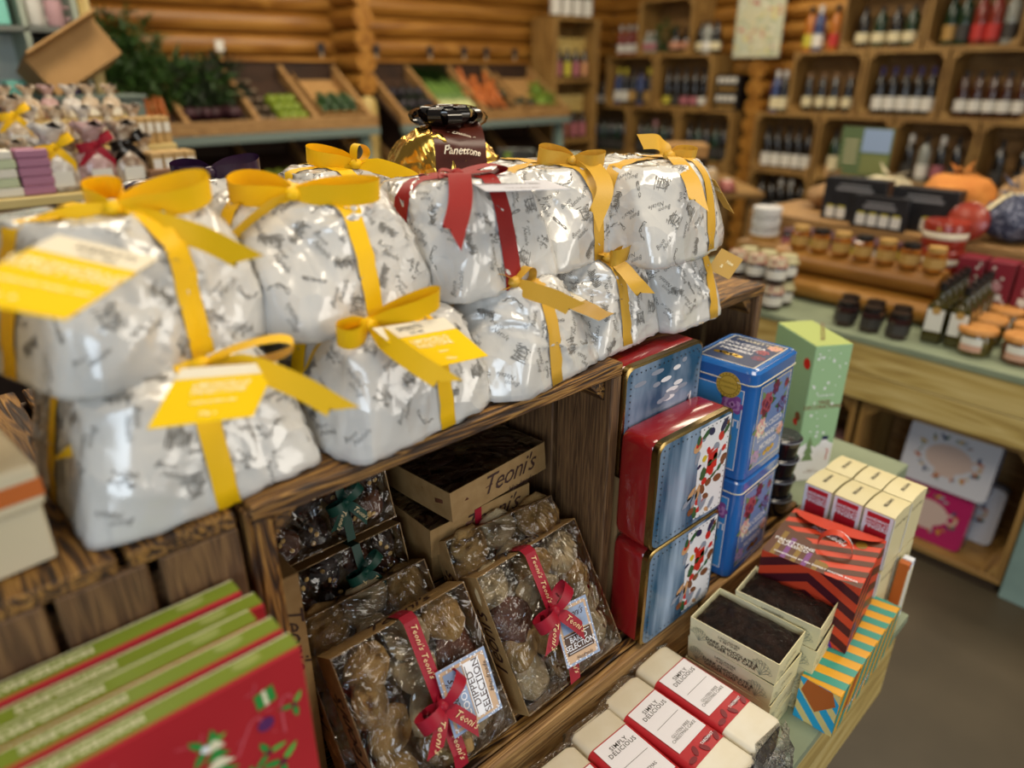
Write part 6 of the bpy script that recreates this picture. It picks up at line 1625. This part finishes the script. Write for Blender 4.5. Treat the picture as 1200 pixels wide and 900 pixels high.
# ------------------------------------------------------------------ table in the middle of the shop
mt = thing('centre_table', 'wooden centre table loaded with pots and boxes in the middle distance', 'table', at(735, 226, Z=.9) - Vector((0, 0, .9)), -(math.pi / 2 - AL))
MB().box(-.85, .75, 0, .75, .87, .90, c=.003).build('table_top', Wd('shelf', 0), mt)
for x in (-.8, .68):
    for y in (.04, .66): MB().box(x, x + .06, y, y + .06, 0, .87).build('leg', Wd('shelf', 2), mt)
MTI = Matrix.Translation(mt.location) @ Matrix.Rotation(mt.rotation_euler.z, 4, 'Z')
def on_mt(x, y, z): return MTI @ Vector((x, y, z))
RZM = mt.rotation_euler.z
b = thing('display_riser', 'wooden riser carrying the rows of pale pots', 'riser', on_mt(-.12, .36, .9005), RZM); MB().box(-.30, .34, 0, .26, 0, .07, c=.003).build('riser', Wd('rail', 0), b)
POT = None
for i in range(11):
    for j in range(3):
        p = on_mt(-.38 + .057 * i, .40 + .07 * j, .971)
        if POT is None:
            POT = thing('dip_pot', 'small pale pot in the rows on the centre table', 'pot', p, 0, 'pale pots on the centre table'); MB().lathe([(.02, 0), (.024, .05)], 12).build('pot', M('pot_cream', '#cfc8ae', .5), POT, smooth=40); MB().lathe([(.025, .0505), (.025, .062), (.002, .0625)], 12).build('lid', M('pot_lid', '#b6bd8a', .4), POT, smooth=40)
        else: dup(POT, p, 0)
t = thing('crisp_carton', 'black and lime green printed carton on the centre table', 'box', on_mt(-.60, .22, .9005), RZM + .1); MB().box(-.10, .10, 0, .12, 0, .20, c=.003).build('carton', M('carton_black', '#2a2c2c', .5, col2='#8f9a92', scale=26, contrast=(.55, .62)), t); MB().box(-.07, -.03, -.0015, -.0005, .02, .19).build('lime_band', VL, t)
t = thing('crisp_carton', 'lime green framed white carton with purple mark on the centre table', 'box', on_mt(-.36, .16, .9005), RZM - .05); MB().box(-.12, .12, 0, .12, 0, .18, c=.003).build('carton', M('carton_white', '#bfc0ae', .5), t); F = Flat((-.12, 0, 0), (1, 0, 0), (0, 0, 1), .001); mb = MB(); F.frame(mb, 0, .24, 0, .18, .025, 0); F.poly(mb, [(.13, .05), (.2, .05), (.19, .12)], 1); mb.build('print', [VL, SV], t)
o = MB().lathe([(.035, 0), (.04, .02), (.038, .10), (.02, .13), (.012, .14)], 14).build('squash_bottle', M('orange_squash', '#c9702a', .3), None, smooth=40, loc=on_mt(-.19, .20, .9005)); tag(o, 'stubby orange bottle beside the pale pots', 'bottle')
for k, (w_, m) in enumerate(((.24, LR), (.26, CPK), (.26, KBX))):
    t = thing('hamper_box', ('red box at the bottom of the kraft topped pile', 'black box in the kraft topped pile', 'kraft lid box topping the pile on the centre table')[k], 'box', on_mt(.375, .34, .9005 + k * .072), RZM - .08); MB().box(-w_ / 2, w_ / 2, 0, .22, 0, .05, c=.004).build('box_base', m, t); MB().box(-w_ / 2 - .003, w_ / 2 + .003, -.003, .223, .0505, .071, c=.004).build('box_lid', m, t)
MEAT = [M('pink_pack', '#b8736a', .35, col2='#8a4a48', scale=14), M('salmon_pack', '#c48a72', .35, col2='#a8604e', scale=14), M('tan_pack', '#b59a72', .4, col2='#8a6a48', scale=14)]
for i in range(12):
    x, y = -.02 + .095 * (i % 7), .05 + .14 * (i // 7); q2 = i
    t = thing('snack_packet', 'pinkish snack packet lying on the centre table', 'packet', on_mt(x, y, .9005), RZM + random.uniform(-.4, .4), 'snack packets'); bl = Blob(.09, .12, .06 + .03 * (i % 3), 300 + i, nf=20, ncre=6); bl.mesh(24, 14).build('packet', MEAT[i % 3], t, smooth=True); MB().box(-.02, .02, -.02, .02, .055 + .03 * (i % 3), .0615 + .03 * (i % 3)).build('sticker', LW, t)

# ------------------------------------------------------------------ goods on the counter
CTZ = .7225
def hexjar(x, y, z, m, lidm, lab, grp, s=1., key=None):
    if key in _bt: return dup(_bt[key], (x, y, z), random.uniform(-.5, .5), lab, grp, (s, s, s))
    t = thing('jar', lab, 'jar', (x, y, z), 0, grp); MB().lathe([(.026, 0), (.030, .006), (.030, .05), (.024, .058)], 6).build('glass', m, t); MB().lathe([(.025, .0585), (.025, .072), (.002, .0725)], 12).build('lid', lidm, t, smooth=40); MB().lathe([(.0306, .014), (.0306, .042)], 6, cap=False).build('paper_label', LG if m is HON else LK, t); t.scale = (s, s, s); _bt[key] = t; return t
HON = M('honey', '#a8641c', .08, coat=.6, col2='#7a4312', scale=30); JAM = M('dark_jam', '#2b1210', .08, coat=.6)
lg = thing('half_log_step', 'split log step carrying the honey jars on the counter', 'log', (2.57, 1.0, CTZ))
for k, (zz, r) in enumerate(((.05, .05), (.0, .045))):
    mb = MB(); Rr = [[(-.055 * math.cos(a), s, .042 * math.sin(a)) for a in [math.pi * j / 6 - math.pi / 2 for j in range(7)]] + [(.05, s, .042), (.05, s, -.042)] for s in (-.29, .29)]; mb.loft(Rr).build('log_half', Wd('log', 1), lg, smooth=40, loc=(-.03 if k else 0, .0 if k else .02, .043 + (0 if k else .0855)))
ZH = CTZ + .172
for i in range(7): hexjar(2.565, .765 + .078 * i, ZH, HON, CPK if i % 2 else LG, 'amber honey jar on the split log', 'honey jars on the log', 1.15, 'honey%d' % (i % 2))
for i, (yy) in enumerate((.755, .84, .925)):
    for k in range(2): hexjar(2.335 + .072 * k, yy + .02 * k, CTZ, JAM, CPK, 'dark jam jar in front of the split log, ' + ('by the oil bottles', 'in the middle pair', 'by the fabric-topped jars')[i], ('dark jam jars by the oil bottles', 'middle pair of dark jam jars', 'dark jam jars by the fabric tops')[i], 1.15, 'jam')
_bt['oil'] = None
for i in range(10):
    x, y = 2.385 + .062 * (i // 2), .668 - .068 * (i % 2) + .004 * (i // 2)
    if _bt['oil'] is None:
        t = thing('oil_bottle', 'square oil bottle with white label and black cap', 'bottle', (x, y, CTZ), .1, 'oil bottles on the counter'); MB().box(-.028, .028, -.028, .028, 0, .125, c=.006).build('glass', M('olive_oil', '#3a3410', .08, coat=.6), t); MB().lathe([(.022, .1255), (.011, .145), (.011, .165)], 10).build('neck', M('olive_oil'), t, smooth=40); MB().lathe([(.013, .1655), (.013, .19), (.001, .191)], 10).build('cap', CPK, t, smooth=40); MB().box(-.0292, -.0285, -.024, .024, .04, .11).build('paper_label', LW, t); MB().lathe([(.012, 0), (.012, .001)], 12).build('seal', LG, t, loc=(-.0297, 0, .106), rot=(0, -math.pi / 2, 0)); _bt['oil'] = t
    else: dup(_bt['oil'], (x, y, CTZ), random.uniform(0, .2))
LIDW = M('lid_orange_wood', '#c98f4e', .5, col2='#bb8040', scale=12, stretch=(1, 6, 1)); OLV = [M('jar_olive', '#6a5c28', .08, coat=.6, col2='#4a3f18', scale=60), M('jar_tan', '#7a5034', .08, coat=.6, col2='#58351f', scale=60)]
for i, (x, y, k, st) in enumerate(((2.37, .545, 0, 0), (2.385, .430, 1, 0), (2.50, .555, 0, 0), (2.515, .44, 1, 0), (2.64, .545, 0, 0), (2.65, .43, 1, 0), (2.52, .32, 0, 0), (2.39, .315, 1, 0))):
    key = 'wj%d' % k
    lb = ('olive jar with round orange-brown lid', 'brown chutney jar with round orange-brown lid')[k]
    if key in _bt: dup(_bt[key], (x, y, CTZ), random.uniform(-.2, .2), lb + ' in the cluster at the counter end', ('olive jars', 'chutney jars')[k]); continue
    t = thing('preserve_jar', lb + ' in the cluster at the counter end', 'jar', (x, y, CTZ), 0, ('olive jars', 'chutney jars')[k]); MB().lathe([(.042, 0), (.049, .008), (.05, .05), (.044, .066)], 16).build('glass', OLV[k], t, smooth=45); MB().lathe([(.053, .0665), (.054, .078), (.050, .083), (.002, .084)], 20).build('lid', LIDW, t, smooth=45)
    mb = MB(); seg = [math.pi + a * .12 for a in range(-5, 6)]; mb.add([(.0512 * math.cos(a), .0512 * math.sin(a), z) for z in (.016, .036, .058) for a in seg], [(r * 11 + c, r * 11 + c + 1, (r + 1) * 11 + c + 1, (r + 1) * 11 + c) for r in range(2) for c in range(10)]); mb.m = [0] * 10 + [1] * 10
    mb.build('paper_label', [M('label_blush', '#c49a84', .5), LW], t); _bt[key] = t
# fabric-topped jam jars
FAB = [M('fabric_check', '#b9ab92', .7, col2='#8a3f3a', scale=60, contrast=(.5, .55)), M('fabric_cream', '#c4b892', .7, col2='#9a9a72', scale=60)]
for i in range(14):
    x, y, z = 2.315 + .075 * (i % 2), 1.18 + .078 * ((i // 2) % 4), CTZ + .095 * (i // 8)
    key = 'fj%d' % (i % 2)
    if key in _bt: dup(_bt[key], (x, y, z), 0, None, None); continue
    t = thing('jam_jar', ('jam jar with checked fabric top and white label', 'jam jar with cream fabric top and white label')[i % 2], 'jar', (x, y, z), 0, 'fabric-topped jam jars'); MB().lathe([(.030, 0), (.034, .008), (.034, .06), (.028, .068)], 14).build('glass', JAM, t, smooth=45); MB().lathe([(.0345, .018), (.0345, .05)], 14, cap=False).build('paper_label', LW, t, smooth=True); MB().lathe([(.040, .062), (.033, .072), (.030, .088), (.003, .0925)], 14).build('fabric_top', FAB[i % 2], t, smooth=45); _bt[key] = t
# tiers at the back of the counter
ti = thing('counter_tier', 'dark stepped tier on the counter behind the honey jars', 'tier', (2.9, .9, CTZ)); plank(ti, 2.66, 2.82, .735, 1.55, CTZ, .860, Wd('rail', 1), 'step', 0); plank(ti, 2.821, 3.24, .30, 1.60, CTZ, .955, Wd('rail', 1), 'step', 0)
for i in range(14):
    x, y = 2.695 + .062 * (i % 2), .96 + .064 * (i // 2)
    key = 'sj%d' % (i % 3)
    if key in _bt: dup(_bt[key], (x, y, .861), 0); continue
    t = thing('relish_jar', ('small dark relish jar with mauve label', 'small dark relish jar with yellow label', 'small dark relish jar with grey label')[i % 3], 'jar', (x, y, .861), 0, 'relish jars on the tier'); MB().lathe([(.024, 0), (.027, .006), (.027, .05), (.022, .056)], 12).build('glass', M('relish', '#241c1c', .1, coat=.5), t, smooth=45); MB().lathe([(.0275, .014), (.0275, .042)], 12, cap=False).build('paper_label', [LP_, LY, LW][i % 3], t, smooth=True); MB().lathe([(.0245, .0565), (.0245, .07), (.002, .0705)], 12).build('lid', M('lid_mauve', '#5f4450', .4), t, smooth=45); _bt[key] = t
BKB = M('black_gift_box', '#26262a', .4, col2='#1b1b1e', scale=30)
for i, (x, y, z, w_, h_, lb) in enumerate(((2.86, 1.20, .9555, .24, .165, 'large black gift box with jar pictures at the relish end of the tier'), (2.86, .945, .9555, .23, .155, 'large black gift box with jar pictures next to the red tins'), (2.835, 1.07, .9555, .20, .12, 'smaller black gift box standing in front of the two large ones'))):
    t = thing('gift_box', lb, 'box', (x - (.006 if i == 2 else 0), y, z), 0); MB().box(-.012 if i == 2 else .02, .012 if i == 2 else .09, -w_ / 2, w_ / 2, 0, h_, c=.002).build('carton', BKB, t)
    F = Flat((-.012 if i == 2 else .02, w_ / 2, 0), (0, -1, 0), (0, 0, 1), .0008); mb = MB()
    for j in range(4 if i == 2 else 2): F.rect(mb, .02 + j * .043 + (.1 if i == 1 else 0), .055 + j * .043 + (.1 if i == 1 else 0), .01, .05, 0); F.rect(mb, .024 + j * .043 + (.1 if i == 1 else 0), .051 + j * .043 + (.1 if i == 1 else 0), .05, .058, 1, .0002)
    F.rect(mb, w_ * .25, w_ * .75, h_ - .03, h_ - .022, 2); F.rect(mb, w_ * .2, w_ * .8, h_ - .048, h_ - .036, 2)
    mb.build('print', [LW, LY, M('print_grey', '#7d7d80', .5)], t)
RDT = M('tin_red_round', '#8c2a1a', .3, coat=.4)
for k in range(2):
    t = thing('round_tin', 'round red tin with cream band, %s of the stacked pair' % ('lower', 'upper')[k], 'tin', (2.735, .805, .861 + k * .088)); MB().lathe([(.068, 0), (.07, .004), (.07, .03)], 24).build('base', RDT, t, smooth=45); MB().lathe([(.0703, .0305), (.0703, .054)], 24).build('cream_band', CARDW, t, smooth=True); MB().lathe([(.072, .0545), (.072, .08), (.068, .086), (.002, .087)], 24).build('lid', RDT, t, smooth=45)
    MB().lathe([(.008, 0), (.008, .002)], 8).build('gold_stud', LG, t, loc=(-.072, 0, .066), rot=(0, -math.pi / 2, 0))
t = thing('round_tin', 'round coral tin propped on edge beside the black gift boxes', 'tin', (2.845, .775, 1.022), rot=(0, math.radians(-78), 0)); MB().lathe([(.064, -.02), (.066, .0), (.066, .015), (.06, .02)], 24).build('body', RDT, t, smooth=45); MB().lathe([(.052, .0205), (.05, .022), (.002, .022)], 20).build('embossed_panel', M('coral_panel', '#9c3a26', .3), t, smooth=45)
MAR = M('maroon_spot', '#7a1f2e', .45)
for i in range(4):
    t = thing('spotted_carton', ('maroon carton with white spots next to the round tins', 'maroon carton with white spots, second from the round tins', 'maroon carton with white spots, third from the round tins', 'maroon carton with white spots, fourth from the round tins')[i], 'box', (2.70, .688 - .088 * i, CTZ + .0005), 0); MB().box(-.03, .05, -.04, .04, 0, .215, c=.002).build('carton', MAR, t)
    F = Flat((-.03, .04, 0), (0, -1, 0), (0, 0, 1), .0008); mb = MB(); q2 = random.Random(i)
    for j in range(16): F.disc(mb, q2.uniform(.006, .074), q2.uniform(.01, .205), .005, 0, 0, 8)
    F.poly(mb, [(.02, .09), (.06, .09), (.06, .112), (.02, .112)], 0, .0003); F.disc(mb, .04, .135, .016, 1, .0003, 10); mb.build('print', [LW, M('figure_pink', '#b8888a', .5)], t)
for k in range(3):
    o = thing('cheese_tin', 'amber round tin, %s of three beside the jam jars' % ('bottom', 'middle', 'top')[k], 'tin', (2.74, 1.475, .861 + k * .046)); MB().lathe([(.052, 0), (.055, .004), (.055, .024)], 18).build('base', LG if k == 0 else M('amber_tin', '#b0742a', .4), o, smooth=45); MB().lathe([(.057, .0245), (.057, .042), (.002, .0455)], 18).build('lid', M('amber_tin'), o, smooth=45)
# fabric bundles
CLO = [('white', M('cloth_white', '#cfc6a8', .8, col2='#b3a88a', scale=14)), ('orange', M('cloth_orange', '#c8843a', .8, col2='#b86f2c', scale=10)), ('navy', M('cloth_navy', '#33384e', .8, col2='#7b7f92', scale=70, contrast=(.52, .6))), ('tan', M('cloth_tan', '#a8865c', .8, col2='#8a6a44', scale=20)), ('rust', M('cloth_rust', '#9a4a30', .8, col2='#7a3a28', scale=16))]
for i, (x, y, z, w_, d_, h_, k, lb) in enumerate(((3.085, 1.16, .956, .26, .26, .155, 0, 'white cloth bundle peaked like a tent on the tier'), (3.10, .90, .956, .28, .30, .185, 1, 'orange cloth bundle behind the navy one'), (2.935, .665, .956, .20, .20, .16, 2, 'navy patterned cloth bundle with pale band'), (3.09, .66, .956, .22, .22, .22, 3, 'tan paper bundle behind the navy cloth'), (3.02, .44, .956, .26, .22, .17, 4, 'rust cloth bundle at the end of the tier'), (3.12, 1.40, .956, .2, .2, .11, 3, 'low tan paper bundle beside the white cloth'))):
    t = thing('cloth_bundle', lb, 'bundle', (x, y, z), .3 * i); bl = Blob(w_, d_, h_, 500 + i, nf=26, q=1.9, jit=.14, ncre=30, cre=.006); bl.mesh(60, 34).build('cloth', CLO[k][1], t, smooth=True)
    leafball('gathered_top', 14, .03, .06, 600 + i, CLO[k][1], t, (0, 0, h_))
    if k == 2: mb, _ = strap(bl, 0, 0, .03, 1, -2.2, 2.2, lift=.002); mb.build('pale_band', LC, t)
t = thing('counter_sign', 'green and blue card sign propped behind the cloth bundles', 'sign', (3.30, 1.36, .722)); MB().box(-.006, .006, -.012, .012, 0, .40).build('stick', Wd('shelf', 2), t); MB().box(-.012, -.0065, -.11, .11, .36, .56).build('card', M('sign_green', '#5c6f4a', .5), t)
F = Flat((-.012, .11, .36), (0, -1, 0), (0, 0, 1), .0006); mb = MB(); F.rect(mb, .095, .215, .10, .195, 0); F.rect(mb, .10, .215, .01, .09, 2)
for j in range(5): F.rect(mb, .02, .08, .14 - j * .022, .146 - j * .022, 1, .0002)
mb.build('print', [M('sign_sky', '#8fa6c8', .5), LC, M('sign_hill', '#78804e', .5)], t)
# picture tins in the crate under the counter
def lidtin(lab, x, y, z, w_, h_, d_, m, pink, tilt):
    t = thing('picture_tin', lab, 'tin', (x, y, z), rot=(0, math.radians(tilt), 0)); pts = rrect(w_, h_, .022)
    MB().loft([[(xx, -w_ / 2 + a, b) for a, b in pts] for xx in (0, d_ * .45)]).build('lid', m, t, smooth=40); MB().loft([[(xx, -w_ / 2 + a * .985 + w_ * .0075, b * .985 + .002) for a, b in pts] for xx in (d_ * .455, d_)]).build('base', M('tin_steel_blue', '#8090b0', .3, metal=.4), t, smooth=40)
    F = Flat((0, w_ / 2, 0), (0, -1, 0), (0, 0, 1), .0008); mb = MB(); q2 = random.Random(4); cu, cv = w_ * .5, h_ * .52
    F.disc(mb, cu, cv, w_ * .26, 0, 0, 22, h_ * .23); F.disc(mb, cu + w_ * .3, cv, w_ * .08, 0, .0001, 12); F.disc(mb, cu + w_ * .3, cv, w_ * .045, 1, .0002, 10); F.rect(mb, cu - .03, cu + .03, cv - h_ * .3, cv - h_ * .2, 0, .0001)
    for i in range(34):
        a = q2.uniform(0, 6.28); leaf(F, mb, cu + w_ * .31 * math.cos(a), cv + h_ * .29 * math.sin(a), q2.uniform(.014, .03), a + q2.uniform(-1, 1), 2 + i % 5, .0003 + i * .00001)
    mb.build('wreath_print', [M('teapot_blush', '#c4ada2', .4), m, M('w_green', '#4f6a4a', .4), M('w_orange', '#b8642c', .4), M('w_navy', '#3a4568', .4), M('w_gold', '#b5912e', .4), M('w_grey', '#8a8f98', .4)], t)
    return t
TW = M('tin_white', '#c9c9d0', .25, coat=.4); TP = M('tin_pink', '#a8215a', .25, coat=.4)
lidtin('bright pink tin with teapot and wreath print in the crate', 2.345, .545, .056, .245, .19, .07, TP, True, 10)
lidtin('white tin with wreath print standing on the pink tin', 2.365, .53, .2475, .265, .205, .07, TW, False, 8)
lidtin('blue-grey edged tin behind the white wreath tin', 2.46, .50, .056, .27, .205, .06, TW, False, 6)
for i in range(3):
    t = thing('gift_pack', ('dull pink pack nearest the picture tins', 'dull mauve pack in the middle of its crate', 'dull pink pack at the far side of its crate')[i], 'box', (2.34, .92 + .13 * i, .0545)); MB().box(0, .14, -.055, .055, 0, .23 + .03 * (i % 2), c=.004).build('carton', M(('pack_pink', 'pack_mauve')[i % 2], ('#8a6a6a', '#75606e')[i % 2], .5), t); MB().box(-.0012, -.0004, -.035, .035, .06, .16).build('front_label', LC, t)
